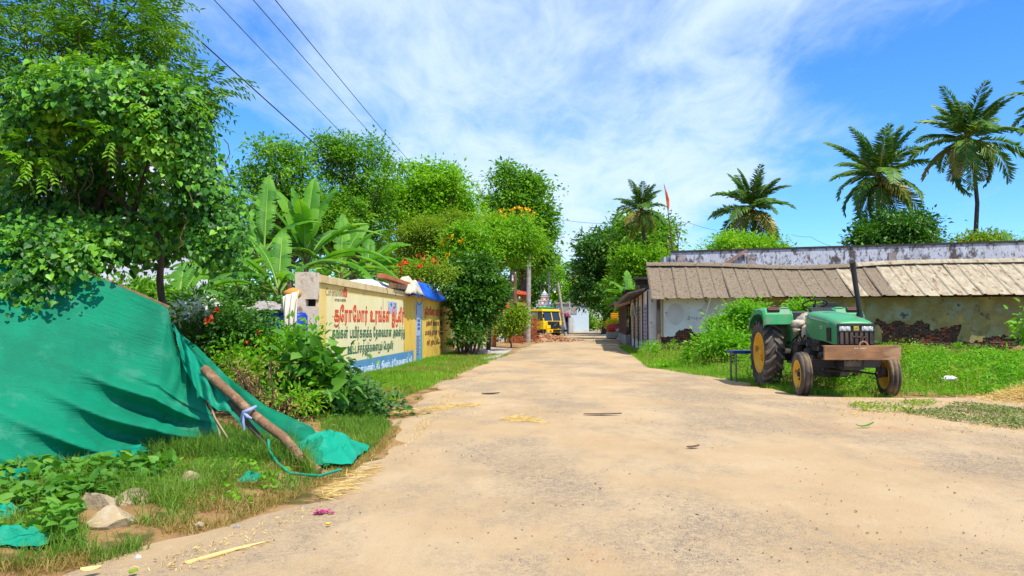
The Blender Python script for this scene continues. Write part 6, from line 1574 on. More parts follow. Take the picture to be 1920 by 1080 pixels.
def palm(label, Y, px, py, size, base, bend, seed, nfr=26, r=.15, wind=0.0, hero=True):
    """size: crown radius in photo pixels; base: picture point where the trunk leaves the ground or goes out of sight"""
    top = P(px, py, Y); bs = P(*base, Y); bs2 = Vector((bs.x + (bs.x - top.x) * (bs.z / max(.5, top.z - bs.z)) * .3, Y, 0))
    t = thing('coconut_palm', label, 'palm tree', (bs2.x, Y, 0), group='coconut palms')
    pts = [bs2, bs, bs.lerp(top, .35) + Vector((bend, 0, 0)), bs.lerp(top, .7) + Vector((bend, 0, 0)), top]
    MB().tube(pts, [r * 1.25, r * 1.05, r * .95, r * .85, r * .8], 9).build('trunk', M_palmbark, t, True)
    rr = random.Random(seed); sc = size * Y / FPX / 2.75; lc = top - Vector((bs2.x, Y, 0))
    for i in range(nfr):
        f = i / (nfr - 1); el = 88 - 140 * f ** 1.15 + rr.uniform(-9, 9); az = i * 137.5 + rr.uniform(-12, 12)
        dr = 0 if el > 55 else 1 if el > 25 else 2 if el > -5 else 3
        dr = min(3, max(0, dr + rr.choice((0, 0, 1))))
        if i > nfr * .6 and rr.random() < .3: me, rm = FRY[rr.randrange(2)]
        else: me, rm = FR[dr]
        s = sc * rr.uniform(.88, 1.12) * (.95 if el > 60 else 1)
        o = bpy.data.objects.new('frond', me); COL.objects.link(o); o.parent = t; o.location = lc + Vector((0, 0, rr.uniform(-.15, .15))); o.rotation_euler = (R(rr.uniform(-35, 35)), -R(el), R(az)); o.scale = (s, s, s)
        q = bpy.data.objects.new('rachis', rm); COL.objects.link(q); q.parent = o
    mb = MB()
    for k in range(7):
        a = k * .9; mb.ell(lc + Vector((math.cos(a) * .26, math.sin(a) * .26, -.28 - .1 * (k % 2))), (.12, .12, .15), 8, 6)
    mb.build('coconuts', M_coco, t)
    return t
palm('coconut palm beside the orange flag', 60, 1203, 392, 56, (1206, 470), .1, 1, 30)
palm('coconut palm with hanging skirt of fronds over the rounded green bush', 48, 1410, 392, 78, (1412, 470), .1, 2, 31)
palm('coconut palm standing over the dark vine mound', 43, 1648, 335, 100, (1655, 440), -.15, 3, 31, .15)
palm('tallest coconut palm with a bare curved trunk', 42, 1812, 262, 102, (1829, 445), .28, 4, 31, .12)
palm('coconut palm cut off by the right picture edge with one frond showing', 42, 1995, 200, 96, (2005, 445), .1, 5, 30)
palm('far coconut palm seen over the temple tower', 130, 1045, 508, 30, (1047, 560), .1, 6, 20, .2)
palm('far coconut palm over the lane end', 125, 1082, 512, 36, (1084, 570), .1, 7, 22, .2)
palm('palm top showing above the tall tree by the road', 60, 960, 338, 26, (960, 400), .0, 8, 16)
# ---------------------------------------------------------------- left side of the lane, far
g0 = G(868, 660); g1 = G(931, 652)
GW = thing('gate_wall', 'cream and pink compound wall with an orange edge beyond the dark leaved tree', 'wall', (g1.x, g1.y, 0))
M_cream = pmat('cream_tile', alb(250, 234, 178, .78), alb(240, 220, 160, .78), scale=2, rough=.7)
M_pink = pmat('pink_wash', alb(244, 190, 180, .76), alb(230, 170, 160, .76), scale=1.4, rough=.85)
yw = g1.y
xl = P(760, 600, yw).x; x0 = P(905, 600, yw).x; x1 = P(927, 600, yw).x
MB().hexa([(xl, yw, -.1), (x1 - .3, yw, -.1), (x1 - .3, yw + .25, -.1), (xl, yw + .25, -.1), (xl, yw, 1.35), (x1 - .3, yw, 1.6), (x1 - .3, yw + .25, 1.6), (xl, yw + .25, 1.35)]).build('pink_wall', M_pink, GW)
for o_ in [c for c in GW.children]: o_.matrix_parent_inverse = inv_of(GW)
def wbox(nm, m, par, x0, x1, y0, y1, z0, z1, bevel=0): return MB().hexa([(x0, y0, z0), (x1, y0, z0), (x1, y1, z0), (x0, y1, z0), (x0, y0, z1), (x1, y0, z1), (x1, y1, z1), (x0, y1, z1)]).build(nm, m, par, True, bevel)
tw = .62
xa = P(892, 600, yw).x
for i in range(3):
    for j in range(3):
        w_ = (x1 - .45 - xa) / 3
        wbox('tile', M_cream, GW, xa + i * w_ + .006, xa + (i + 1) * w_ - .006, yw - .05, yw - .004, .03 + j * .55 + .006, .03 + (j + 1) * .55 - .006)
wbox('pillar', pmat('peach_pillar', alb(246, 206, 150), alb(236, 190, 130), rough=.75), GW, x1 - .44, x1 - .1, yw - .08, yw + .35, -.1, 1.75)
wbox('orange_edge', pmat('orange_red_edge', alb(240, 130, 84), rough=.7), GW, x1 - .098, x1 + .10, yw - .08, yw + .35, -.1, 1.75)
# paved ramp
r0 = [G(866, 668, .05), G(905, 673, .05), G(935, 669, .05), G(962, 655, .05), G(900, 649, .05), G(860, 655, .05)]
mb = MB(); n = len(r0); rp_ = mb.add([p for p in r0] + [Vector((p.x, p.y, -.1)) for p in r0], [tuple(range(n))] + [(i, i + n, (i + 1) % n + n, (i + 1) % n) for i in range(n)]).build('ramp', pmat('pale_paving', alb(220, 204, 188), alb(196, 180, 164), scale=1.5, rough=.9, spots=alb(160, 146, 130), sscale=2, sthr=.62)); tag(rp_, 'pale paved driveway ramp in front of the cream compound wall', kind='structure')
s_ = G(900, 662); o = MB().tube([(s_.x, s_.y, 0), (s_.x + .02, s_.y, .55), (s_.x, s_.y, 1.1)], [.11, .10, .12], 9).build('wood_stake', M_wood); tag(o, 'short wooden stake standing on the paved ramp', 'stake')
s_ = G(893, 668); o = MB().box((s_.x, s_.y, .1), (1.1, .6, .3)).build('pink_block', pmat('pink_stone', alb(226, 196, 190), rough=.9), bevel=.03); tag(o, 'low pinkish stone block at the foot of the wooden stake', 'block')
# red roofed house with columns
hy = 52.0; hx0, hx1 = P(935, 600, hy).x, P(992, 600, hy).x
RH = thing('columned_house', 'small house with red awnings and brown columns behind the brick stacks', 'building', (hx0, hy, 0))
wbox('wall', pmat('tan_wall', alb(226, 180, 120), alb(206, 158, 104), scale=1, rough=.85), RH, hx0, hx1, hy + 1.2, hy + 5, -.1, 2.9)
wbox('door', M_wood, RH, hx1 - 1.3, hx1 - .7, hy + 1.1, hy + 1.197, 0, 2.1)
wbox('window', M_dark, RH, hx1 - .55, hx1 - .2, hy + 1.1, hy + 1.197, .8, 2.0)
wbox('pale_wall', M_white, RH, hx0, hx0 + .9, hy, hy + .3, -.1, 2.0)
for x in (hx0 + .95, hx1 - 1.6, hx1 - .15): wbox('column', pmat('brown_column', alb(176, 104, 70), alb(140, 80, 54), rough=.8), RH, x, x + .22, hy + .2, hy + .42, -.1, 2.55)
wbox('beam', pmat('tan_beam', alb(220, 160, 90), rough=.8), RH, hx0 + .8, hx1 + .1, hy + .15, hy + .5, 2.55, 2.75)
M_aw = pmat('red_awning', alb(228, 64, 46), alb(200, 50, 40), rough=.7)
MB().hexa([(hx0 - .1, hy - .5, 2.28), (hx0 + 1.25, hy - .5, 2.28), (hx0 + 1.25, hy + .5, 2.5), (hx0 - .1, hy + .5, 2.5), (hx0 - .1, hy - .5, 2.38), (hx0 + 1.25, hy - .5, 2.38), (hx0 + 1.25, hy + .5, 2.72), (hx0 - .1, hy + .5, 2.72)]).build('awning', M_aw, RH, True)
wbox('upper_wall', pmat('mustard_wall', alb(214, 160, 70), rough=.85), RH, hx0 + 1.3, hx1 - .1, hy + .6, hy + 4, 2.75, 3.35)
MB().hexa([(hx0 + 1.2, hy - .1, 3.35), (hx1 + .2, hy - .1, 3.25), (hx1 + .2, hy + 4, 3.25), (hx0 + 1.2, hy + 4, 3.35), (hx0 + 1.3, hy + .2, 3.62), (hx1 + .1, hy + .2, 3.45), (hx1 + .1, hy + 4, 3.45), (hx0 + 1.3, hy + 4, 3.62)]).build('roof', M_aw, RH, True)
# brick stacks
def brick_stack(label, px, py, nx, ny, nz, seed, rzz=0):
    c = G(px, py); t = thing('brick_stack', label, 'bricks', (c.x, c.y, 0), rzz); rr = random.Random(seed)
    me = MB().box((0, 0, 0), (.40, .20, .15)).mesh('brick'); me.materials.append(M_brick)
    me2 = me.copy(); me2.materials.clear(); me2.materials.append(M_brickd)
    for k in range(nz):
        for j in range(ny):
            for i in range(nx):
                if k == nz - 1 and rr.random() < .35: continue
                o = bpy.data.objects.new('brick', me if rr.random() < .8 else me2); COL.objects.link(o); o.parent = t
                o.location = ((i - nx / 2 + .5) * .415 + rr.uniform(-.015, .015) + (.2 if k % 2 else 0), j * .215 + rr.uniform(-.01, .01), .08 + k * .158); o.rotation_euler = (0, 0, rr.uniform(-.06, .06))
brick_stack('tall stack of red bricks at the roadside in front of the concrete pole', 990, 641, 3, 3, 11, 1)
brick_stack('medium stack of orange bricks left of the tall brick stack', 974, 642, 2, 2, 7, 2)
brick_stack('low stack of orange bricks at the left end of the brick row', 963, 644, 3, 2, 3, 3)
# rubble heap
c = G(1015, 641); rr = random.Random(6); mb = MB()
for k in range(420):
    x, y = rr.gauss(0, 1.15), rr.gauss(0, 1.0); h = .5 * math.exp(-(x * x / 2.4 + y * y / 2)); s = rr.uniform(.05, .17)
    mb.box((c.x + x * 1.25, c.y + 1.5 + y, h + rr.uniform(-.05, .03)), (s * 1.5, s, s * .7), rr.uniform(0, 3), rr.uniform(-.5, .5), rr.uniform(-.5, .5))
mb.lathe([(0, 1.9), (.25, 1.2), (.42, .5), (.46, .01)], (c.x, c.y + 1.5, -.02), (0, 0, 1), 20)
o = mb.build('rubble_heap', pmat('brick_rubble', alb(206, 160, 116), alb(176, 116, 80), alb(214, 180, 140), scale=7, rough=.95)); tag(o, 'heap of broken brick rubble in front of the yellow lorry', 'rubble', kind='stuff')
# yellow lorry cab
M_ly = pmat('lorry_yellow', alb(255, 216, 30, .86), alb(244, 198, 26, .86), scale=2, rough=.4, coord='Object', spots=alb(190, 140, 60), sscale=4, sthr=.67)
def build_lorry():
    c = G(1027, 634); T = thing('lorry', 'yellow lorry with a black grille and a green roll on its cab roof', 'lorry', (c.x, c.y + 1.6, 0), R(42))
    # local: forward -y
    MB().hexa([(-1.15, -.75, .75), (1.15, -.75, .75), (1.15, 1.15, .75), (-1.15, 1.15, .75), (-1.15, -.75, 1.5), (1.15, -.75, 1.5), (1.15, 1.15, 1.5), (-1.15, 1.15, 1.5)]).build('cab_body', M_ly, T, bevel=.05)
    for x in (-1.11, -.02, 1.03):
        MB().hexa([(x, -.72, 1.5), (x + .09, -.72, 1.5), (x + .09, -.62, 1.5), (x, -.62, 1.5), (x * .97, -.5, 2.35), (x * .97 + .09, -.5, 2.35), (x * .97 + .09, -.40, 2.35), (x * .97, -.40, 2.35)]).build('pillar', M_ly, T)
    for x in (-1.11, 1.03):
        for y in (.12, 1.02): MB().box((x + .045, y, 1.92), (.08, .11, .86)).build('pillar', M_ly, T)
    MB().box((0, 1.11, 1.92), (2.15, .06, .86)).build('back_wall', M_ly, T)
    MB().box((0, .28, 2.40), (2.3, 1.75, .13)).box((0, .3, 2.5), (2.1, 1.5, .1)).build('roof', M_ly, T, bevel=.05)
    MG = pmat('lorry_glass', (.03, .035, .04), rough=.08, spec=.7)
    for s, x in ((-1, -.52), (1, .54)):
        MB().hexa([(x - .48, -.69, 1.52), (x + .48, -.69, 1.52), (x + .48, -.67, 1.52), (x - .48, -.67, 1.52), (x - .48, -.48, 2.33), (x + .48, -.48, 2.33), (x + .48, -.46, 2.33), (x - .48, -.46, 2.33)]).build('windscreen', MG, T)
    for s in (-1, 1):
        MB().box((s * 1.09, -.22, 1.9), (.02, .58, .74)).build('door_glass', MG, T); MB().box((s * 1.09, .58, 1.9), (.02, .70, .72)).build('side_window', pmat('pale_glass', alb(200, 206, 200), rough=.2), T)
        d = MB().box((s * 1.16, -.2, 1.12), (.03, .75, .7)).build('door', M_ly, T, bevel=.01); MB().box((s * 1.185, .06, 1.2), (.03, .14, .05)).build('handle', M_black, d)
        MB().tube([(s * 1.1, -.75, 2.2), (s * 1.35, -.95, 2.15), (s * 1.35, -.95, 1.75)], .02).box((s * 1.36, -.95, 1.95), (.05, .16, .34)).build('mirror', M_black, T)
        MB().box((s * .82, -1.0, .98), (.5, .12, .3)).build('headlight_panel', M_steel if s > 0 else M_ly, T, bevel=.02)
        for y in (-.2, 4.2):
            w = MB().lathe([(-.14, .3), (-.14, .48), (-.1, .52), (.1, .52), (.14, .48), (.14, .3)], (s * .95, y, .5), (1, 0, 0), 22).build('wheel', M_tyre, T); MB().cyl((s * .88, y, .5), (s * 1.04, y, .5), .3, .24, 14).build('rim', M_iron, w)
    g = MB().hexa([(-.62, -1.02, .85), (.62, -1.02, .85), (.62, -.72, .85), (-.62, -.72, .85), (-.62, -.98, 1.47), (.62, -.98, 1.47), (.62, -.72, 1.47), (-.62, -.72, 1.47)]).build('grille', M_black, T)
    for k in range(5): MB().box((0, -1.03, .93 + k * .11), (1.15, .03, .03)).build('bar', M_iron, g)
    MB().beam((-.28, -1.055, 1.02), (.28, -1.055, 1.32), .03, .05).cyl((0, -1.03, 1.16), (0, -1.06, 1.16), .10).build('emblem', M_steel, g)
    MB().box((-.2, -1.12, .62), (1.9, .22, .3)).build('bumper', M_ly, T, bevel=.03); MB().box((.85, -1.1, .72), (.5, .3, .5)).build('bent_bumper_end', M_steel, T, bevel=.04); MB().box((-.75, -1.24, .62), (.2, .03, .12)).build('indicator', M_aw, T)
    MB().box((0, 1.2, .65), (.9, 6.5, .2)).build('chassis', M_iron, T); MB().box((0, 4.2, 1.35), (2.2, 5.4, .9)).build('cargo_bed', M_ly, T)
    MB().cyl((-.85, .3, 2.65), (.9, .1, 2.65), .14, .13, 10).cyl((-.7, .55, 2.63), (.9, .5, 2.63), .12).build('green_roll', pmat('green_tarp', alb(40, 150, 90), alb(30, 120, 70), rough=.7), T)
build_lorry()
# temple
def build_temple():
    c = P(1021, 600, 92); T = thing('temple', 'small painted temple tower with stepped tiers and figures behind the lorry', 'temple', (c.x, 92, 0), 0, None, 0, 0, .66)
    cols = [alb(246, 240, 240, .85), alb(240, 220, 220, .85), alb(222, 228, 240, .85), alb(246, 236, 220, .85)]
    ms = [pmat('temple_paint_%s' % n, q, tuple(x * .8 for x in q), scale=4, rough=.85) for n, q in zip(('white', 'rose', 'blue', 'cream'), cols)]
    w0 = 4.6; z = 0
    MB().box((0, 0, 1.7), (w0 + .4, w0 + .4, 3.4)).build('hall', ms[0], T); z = 3.4
    rr = random.Random(4)
    for k in range(5):
        w = w0 * (1 - k * .17); h = .62
        t = MB().box((0, 0, z + h / 2), (w, w, h)).box((0, 0, z + h), (w + .25, w + .25, .12)).build('tier', ms[k % 3], T)
        for i in range(max(2, 6 - k)):
            x = (i + .5 - max(2, 6 - k) / 2) * w / max(2, 6 - k)
            MB().ell((x, -w / 2 - .08, z + .22), (.15, .12, .24), 8, 6).ell((x, -w / 2 - .1, z + .52), (.09, .09, .1), 8, 6).build('figure', pmat('figure_paint', alb(*rr.choice(((200, 120, 90), (230, 180, 90), (120, 160, 190), (210, 150, 150)))), rough=.8), t)
        z += h + .1
    MB().lathe([(0, .62), (.25, .7), (.5, .55), (.75, .25), (1.0, .08), (1.25, .01)], (0, 0, z), (0, 0, 1), 16).build('dome', ms[0], T)
    for k, zz in enumerate((.12, .42)): MB().lathe([(zz, .70 - k * .08), (zz + .08, .70 - k * .1)], (0, 0, z), (0, 0, 1), 16).build('blue_band', pmat('deep_blue_paint', alb(60, 80, 160), rough=.7), T)
    x2 = P(1045, 600, 92).x - c.x
    MB().box((x2, 0, 1.6), (3.6, 4, 3.2)).build('side_hall', ms[2], T)
    MB().lathe([(0, 1.7), (.5, 1.5), (1.0, .9), (1.3, .1)], (x2, 0, 3.2), (0, 0, 1), 4).build('small_roof', ms[0], T)
    for zz in (.3, .7): MB().lathe([(zz, 1.66 - zz * .6), (zz + .08, 1.62 - zz * .6)], (x2, 0, 3.2), (0, 0, 1), 4).build('blue_band', MATS['deep_blue_paint'], T)
    MB().tube([(-.7, -1, 6), (-.7, -1, 9.2), (.75, -1, 9.2), (.75, -1, 6)], .05, 5).build('bell_frame', M_steel, T)
build_temple()
# shed with maroon awning, white hall and white slatted fence
c = P(1046, 600, 96); SH = thing('stall', 'roadside stall with a maroon awning between the lorry and the white fence', 'stall', (c.x, 96, 0), 0, None, 0, 0, .85)
MB().box((-.2, .8, 1.2), (3.6, 2.0, 2.4)).build('body', pmat('grey_shutter', alb(150, 150, 170), alb(120, 120, 140), scale=2, rough=.7, stretch=(4, 1, .3)), SH)
MB().box((-.2, -.22, 2.0), (3.2, .04, .6)).build('opening', M_dark, SH)
MB().hexa([(-2.2, -.9, 2.35), (1.9, -.9, 2.35), (1.7, 1.9, 2.6), (-2.0, 1.9, 2.6), (-2.2, -.9, 2.5), (1.9, -.9, 2.5), (1.7, 1.9, 3.1), (-2.0, 1.9, 3.1)]).build('awning', pmat('maroon_cloth', alb(176, 60, 84), alb(150, 44, 66), rough=.85), SH)
c = P(1073, 600, 112); WHH = thing('white_hall', 'plain white hall with a grey flat roof beyond the maroon stall', 'building', (c.x, 112, 0))
MB().box((.2, 3, 2.1), (4.6, 6, 4.2)).build('wall', pmat('pale_blue_white', alb(214, 230, 238, .8), alb(196, 214, 226, .8), rough=.85), WHH); MB().box((0, 3, 4.3), (5.2, 6.6, .25)).build('roof', M_conc, WHH); MB().box((-.6, -.06, 3.3), (2.6, .08, 1.2)).build('grey_panel', M_conc, WHH)
f0, f1 = G(1063, 624), G(1088, 619.5); FN = thing('slat_fence', 'fence of white upright slabs running along the road to the white hall', 'fence', (f0.x, f0.y, 0)); dv = f1 - f0; nsl = 9
for k in range(nsl):
    p = dv * (k / (nsl - 1)); MB().box((p.x, p.y, 1.0), (.9, .3, 2.2), math.atan2(dv.y, dv.x)).build('slab', M_white, FN)
MB().beam((0, .15, .5), (dv.x, dv.y + .15, .5), .1, .9).build('base_wall', M_conc, FN)
c = P(1108, 600, 128); LW = MB().box((c.x, 129, 1.9), (5.5, .3, 3.4)).build('pale_wall', M_white); tag(LW, 'short pale wall showing between trees where the road ends', 'wall')
# person walking far away and brick pile beside
pc = G(1119, 618.5); 
def skin_person(c, h=1.72):
    T = thing('person', 'person far down the road in a white top and orange lower cloth', 'person', c)
    k = h / 1.72
    J = {'pel': (0, 0, .95), 'waist': (0, 0, 1.1), 'chest': (0, 0, 1.32), 'neck': (0, 0, 1.47), 'head': (0, -.02, 1.58), 'top': (0, -.01, 1.70), 'ls': (-.19, 0, 1.40), 'le': (-.25, .02, 1.13), 'lh': (-.24, -.08, .88), 'rs': (.19, 0, 1.40), 're': (.25, .02, 1.13), 'rh': (.24, -.08, .88), 'lk': (-.10, -.05, .5), 'lf': (-.10, .0, .06), 'lt': (-.10, -.14, .03), 'rk': (.11, .03, .5), 'rf': (.12, .12, .06), 'rt': (.12, -.02, .03)}
    rad = {'pel': .15, 'waist': .13, 'chest': .16, 'neck': .06, 'head': .10, 'top': .07, 'ls': .06, 'le': .045, 'lh': .035, 'rs': .06, 're': .045, 'rh': .035, 'lk': .065, 'lf': .045, 'lt': .04, 'rk': .065, 'rf': .045, 'rt': .04}
    E = [('pel', 'waist'), ('waist', 'chest'), ('chest', 'neck'), ('neck', 'head'), ('head', 'top'), ('chest', 'ls'), ('ls', 'le'), ('le', 'lh'), ('chest', 'rs'), ('rs', 're'), ('re', 'rh'), ('pel', 'lk'), ('lk', 'lf'), ('lf', 'lt'), ('pel', 'rk'), ('rk', 'rf'), ('rf', 'rt')]
    ks = list(J); me = bpy.data.meshes.new('body'); me.from_pydata([tuple(x * k for x in J[q]) for q in ks], [(ks.index(a), ks.index(b)) for a, b in E], [])
    o = mesh_obj('body', me, pmat('brown_skin', alb(130, 84, 60), rough=.6), T); o.modifiers.new('skin', 'SKIN'); o.modifiers.new('sub', 'SUBSURF').levels = 1
    for i, q in enumerate(ks): me.skin_vertices[0].data[i].radius = (rad[q] * k,) * 2; me.skin_vertices[0].data[i].use_root = (q == 'pel')
    MB().lathe([(1.02, .175), (1.2, .17), (1.36, .2), (1.44, .12)], (0, 0, 0), (0, 0, 1), 14).tube([(-.18, 0, 1.4), (-.25, .02, 1.15)], [.075, .07], 8).tube([(.18, 0, 1.4), (.25, .02, 1.15)], [.075, .07], 8).build('shirt', M_white, T)
    MB().lathe([(.18, .24), (.5, .22), (.85, .19), (1.04, .175)], (0, 0, 0), (0, 0, 1), 14).build('lower_cloth', pmat('orange_lungi', alb(240, 110, 50), alb(220, 90, 40), rough=.9), T)
    MB().ell((0, .0, 1.64), (.105, .115, .10), 10, 8).build('hair', M_black, T)
    return T
skin_person((pc.x, pc.y, 0))
brick_stack('pinkish brick pile beside the white topped person far down the road', 1110, 617, 5, 2, 9, 9)

# ---------------------------------------------------------------- poles and wires
def concrete_pole(label, foot, top, Y, r, m, arms=(), lamp=False):
    a, b = P(*foot, Y), P(*top, Y); a.z = 0
    t = thing('utility_pole', label, 'pole', (a.x, Y, 0), group='utility poles')
    MB().tube([a, b], [r, r * .75], 8).build('shaft', m, t, True)
    for z, w in arms:
        p = a.lerp(b, z); MB().beam(p - Vector((w, 0, 0)), p + Vector((w * .4, 0, 0)), .07, .07).build('cross_arm', M_steel, t, True)
        for q in (-.9, .3): MB().lathe([(0, .03), (.06, .06), (.12, .05), (.16, .02)], p + Vector((w * q, 0, .04)), (0, 0, 1), 8).build('insulator', M_white, t, True)
    return t
concrete_pole('weathered brown utility pole with a lamp bracket in front of the red awning', (966, 645), (965, 512), 49, .17, M_wood, ((.62, 1.0),))
concrete_pole('pale concrete utility pole behind the tall brick stack', (990, 642), (992, 470), 50.5, .18, M_conc, ((.97, .8),))
concrete_pole('leaning thin concrete pole at the road edge right of the lorry', (1061, 632), (1046, 530), 78, .17, M_conc, ((.97, 1.5), (.9, 1.0)))
concrete_pole('slender mast pole standing behind the temple tower', (1030, 625), (1029, 505), 96, .13, M_steel)
concrete_pole('thin pole standing by trees at the end of the road', (1116, 614), (1116, 575), 132, .16, M_conc)
concrete_pole('thin white pole on the white hall', (1068, 622), (1068, 552), 99, .09, M_white)
concrete_pole('short thin white pole left of the concrete pole', (978, 640), (978, 524), 56, .06, M_white)
sp = thing('loudspeaker', 'small white loudspeaker on the slender mast behind the temple', 'loudspeaker', P(1036, 545, 95.5)); MB().lathe([(0, .07), (.1, .09), (.32, .28), (.34, .28)], (0, 0, 0), (.8, -.6, 0), 14).build('horn', M_white, sp)
lp = thing('street_lamp', 'small white lamp hanging from the brown pole bracket', 'lamp', P(961, 525, 48.7)); MB().ell((0, 0, 0), (.07, .07, .12), 10, 8).cyl((0, 0, .1), (0, 0, .32), .05).build('lamp', M_white, lp)
def wire(label, pts, r, sag=.12):
    pts = [Vector(p) for p in pts]; q = []
    for i in range(len(pts) - 1):
        for k in range(14):
            t = k / 14; p = pts[i].lerp(pts[i + 1], t); p.z -= sag * 4 * t * (1 - t); q.append(p)
    q.append(pts[-1]); o = MB().tube(q, r, 5).build('overhead_wire', M_cable); tag(o, label, 'wire', 'overhead wires')
def ext(a, b, k): return a + (a - b) * k
for lab, n_, f_, Yn, Yf, r in (('thick black cable, lowest and leftmost of the overhead wires', (295, 0), (768, 424), 18, 40, .020), ('thin wire next right of the thick black cable', (405, 0), (725, 334), 19, 44, .012), ('thin wire second right of the thick black cable', (478, 0), (752, 312), 19, 46, .012), ('thin wire farthest right of the overhead wires', (519, 0), (775, 310), 19, 48, .013)):
    a, b = P(*n_, Yn), P(*f_, Yf); wire(lab, [ext(a, b, .18), ext(b, a, .08)], r, .10)
wire('thin far cable from the tree across the sky to the palm', [P(1030, 408, 56), P(1200, 415, 62), P(1262, 412, 62)], .014, .3)
wire('thin far cable between the street rods and the second palm', [P(1262, 428, 36), P(1290, 417, 40), P(1345, 432, 46)], .010, .05)
wire('thin sagging cable right of the second palm', [P(1484, 440, 42), P(1520, 444, 42), P(1560, 462, 40)], .009, .05)
wire('thin cable between creeper and open crowned tree', [P(370, 298, 20), P(450, 322, 30)], .008, .05)
# ---------------------------------------------------------------- shrubs and weeds, left verge
def shrub(name, label, cat, c, blobs, n, per, rc, ln, m, wr=.6, seed=1, tmpl=T_BIG, up=.7, stems=10, extra=None, shell=.35, ragged=True):
    rg = rs(seed); t = thing(name, label, cat, (c[0], c[1], gzf(c[0], c[1])))
    LV = Leaves(); cpt = crown_geo(rg, LV, lobes(rg, blobs, 7, .5) if ragged else blobs, n, per, rc, ln, wr, shell, up, tmpl, .2, .25, .7); LV.build('foliage', m, t)
    mb = MB(); rr = random.Random(seed)
    for i in range(stems):
        q = Vector(cpt[rr.randrange(len(cpt))]); b = Vector((c[0] + rr.uniform(-.15, .15), c[1] + rr.uniform(-.15, .15), -.05)); mb.tube([b, b.lerp(q, .5) + Vector((rr.uniform(-.05, .05), 0, .08)), q], [.014, .010, .005], 5)
    mb.build('stems', M_twig, t, True)
    if extra: extra(t, rg, blobs)
    return t
c = P(645, 760, 11.2)
shrub('dark_shrub', 'dark glossy leaved shrub in front of the wall near the road', 'shrub', (c.x, 11.2), [blob(640, 742, 11.2, 56, 38), blob(612, 712, 11.3, 28, 24), blob(680, 765, 11.0, 44, 30), blob(600, 760, 11.1, 40, 36), blob(655, 785, 10.8, 54, 18), blob(640, 705, 11.3, 26, 18)], 250, 22, .13, .095, M_shrub, .62, 51)
c = P(540, 700, 11.6)
shrub('weed_bush', 'bright green tangled weed bush below the wall pillar', 'bush', (c.x, 11.6), [blob(535, 670, 11.6, 55, 42), blob(500, 700, 11.2, 55, 40), blob(560, 720, 11.4, 44, 44), blob(480, 660, 11.8, 40, 36), blob(545, 640, 12, 40, 22), blob(465, 705, 10.4, 40, 30), blob(520, 755, 9.9, 40, 24), blob(430, 680, 10.6, 26, 22)], 340, 24, .14, .085, M_weed, .5, 52)
c = P(570, 740, 10.6)
shrub('broad_weed', 'broad leaved weed between the tangled bush and the dark shrub', 'weed', (c.x, 10.6), [blob(575, 690, 10.6, 40, 30), blob(560, 640, 10.8, 26, 16), blob(585, 720, 10.5, 30, 26)], 50, 8, .12, .16, M_broad, .85, 53, T_HEART)
c = P(500, 760, 9.6)
shrub('dry_creeper', 'dry brown vine tangle hanging over the shade net edge', 'vine', (c.x, 9.6), [blob(470, 710, 9.8, 50, 40), blob(530, 760, 9.4, 50, 30), blob(430, 690, 9.9, 30, 26), blob(560, 790, 9.0, 30, 20)], 60, 14, .13, .05, M_grassdry, .3, 54, T_LEAF, stems=70)
c = P(400, 640, 11.5)
shrub('red_flower_bush', 'dark bush with red flowers behind the shade net', 'bush', (c.x, 11.5), [blob(420, 620, 11.5, 60, 40), blob(380, 600, 11.8, 50, 36), blob(455, 640, 11.4, 44, 40), blob(400, 660, 11.2, 60, 34)], 230, 26, .15, .085, M_treed, .5, 55, extra=flowers(M_red, 6, .06, [blob(440, 592, 11.1, 18, 8), blob(432, 612, 11, 60, 30)], 'flower'))
c = P(370, 590, 11)
shrub('variegated_plant', 'white leaved ornamental plant behind the end of the batten', 'plant', (c.x, 11), [blob(375, 572, 11, 20, 8), blob(352, 588, 11, 18, 7), blob(335, 600, 11, 8, 8)], 26, 7, .07, .09, M_whleaf if 'M_whleaf' in globals() else leafmat('white_leaf', [alb(220, 232, 210, .7), alb(240, 244, 236, .8)], .2), .5, 56, T_BIG)
# hibiscus row greens behind the wall pillar
c = P(470, 620, 15.5)
shrub('garden_bush', 'garden bush filling the gap between post and blue barrel', 'bush', (c.x, 15.5), [blob(440, 600, 15.5, 60, 50), blob(480, 620, 15.5, 36, 40), blob(380, 610, 15.5, 60, 40)], 240, 30, .2, .11, M_treed, .5, 57)
c = P(330, 620, 12.6)
shrub('garden_bush', 'low garden bush behind the slim brown post', 'bush', (c.x, 12.6), [blob(300, 600, 12.6, 60, 40), blob(250, 560, 12.6, 50, 40), blob(350, 620, 12.6, 40, 34)], 200, 28, .18, .10, M_tree, .5, 58)

# ---------------------------------------------------------------- grass and ground cover
rg = rs(101)
def Gp(pts): return [G(*p) for p in pts]
CLEAR = [(357, 925, .20), (192, 985, .26), (214, 1008, .30), (256, 972, .22), (300, 1010, .22), (395, 965, .18), (35, 1040, .26), (470, 925, .16), (192, 920, .08), (560, 892, .2)]
def cleared(q):
    k = np.ones(len(q), bool)
    for px, py, r in CLEAR:
        c = G(px, py); k &= np.hypot(q[:, 0] - c.x, q[:, 1] - c.y) > r * (.75 + .4 * vnoise(q[:, 0], q[:, 1], 9, 3))
    return k
near_poly = Gp([(-260, 1078), (60, 1078), (140, 1062), (240, 1040), (335, 1008), (430, 975), (520, 940), (590, 905), (560, 880), (520, 850), (430, 830), (300, 850), (180, 872), (-60, 915), (-260, 960)])
LV = Leaves(); q = poly_sample(rg, near_poly, 70000); k = vnoise(q[:, 0], q[:, 1], 1.6, 71) + .5 * vnoise(q[:, 0], q[:, 1], 4.5, 72)
edge = sstep((road_l(q[:, 1]) - q[:, 0]) / .7)
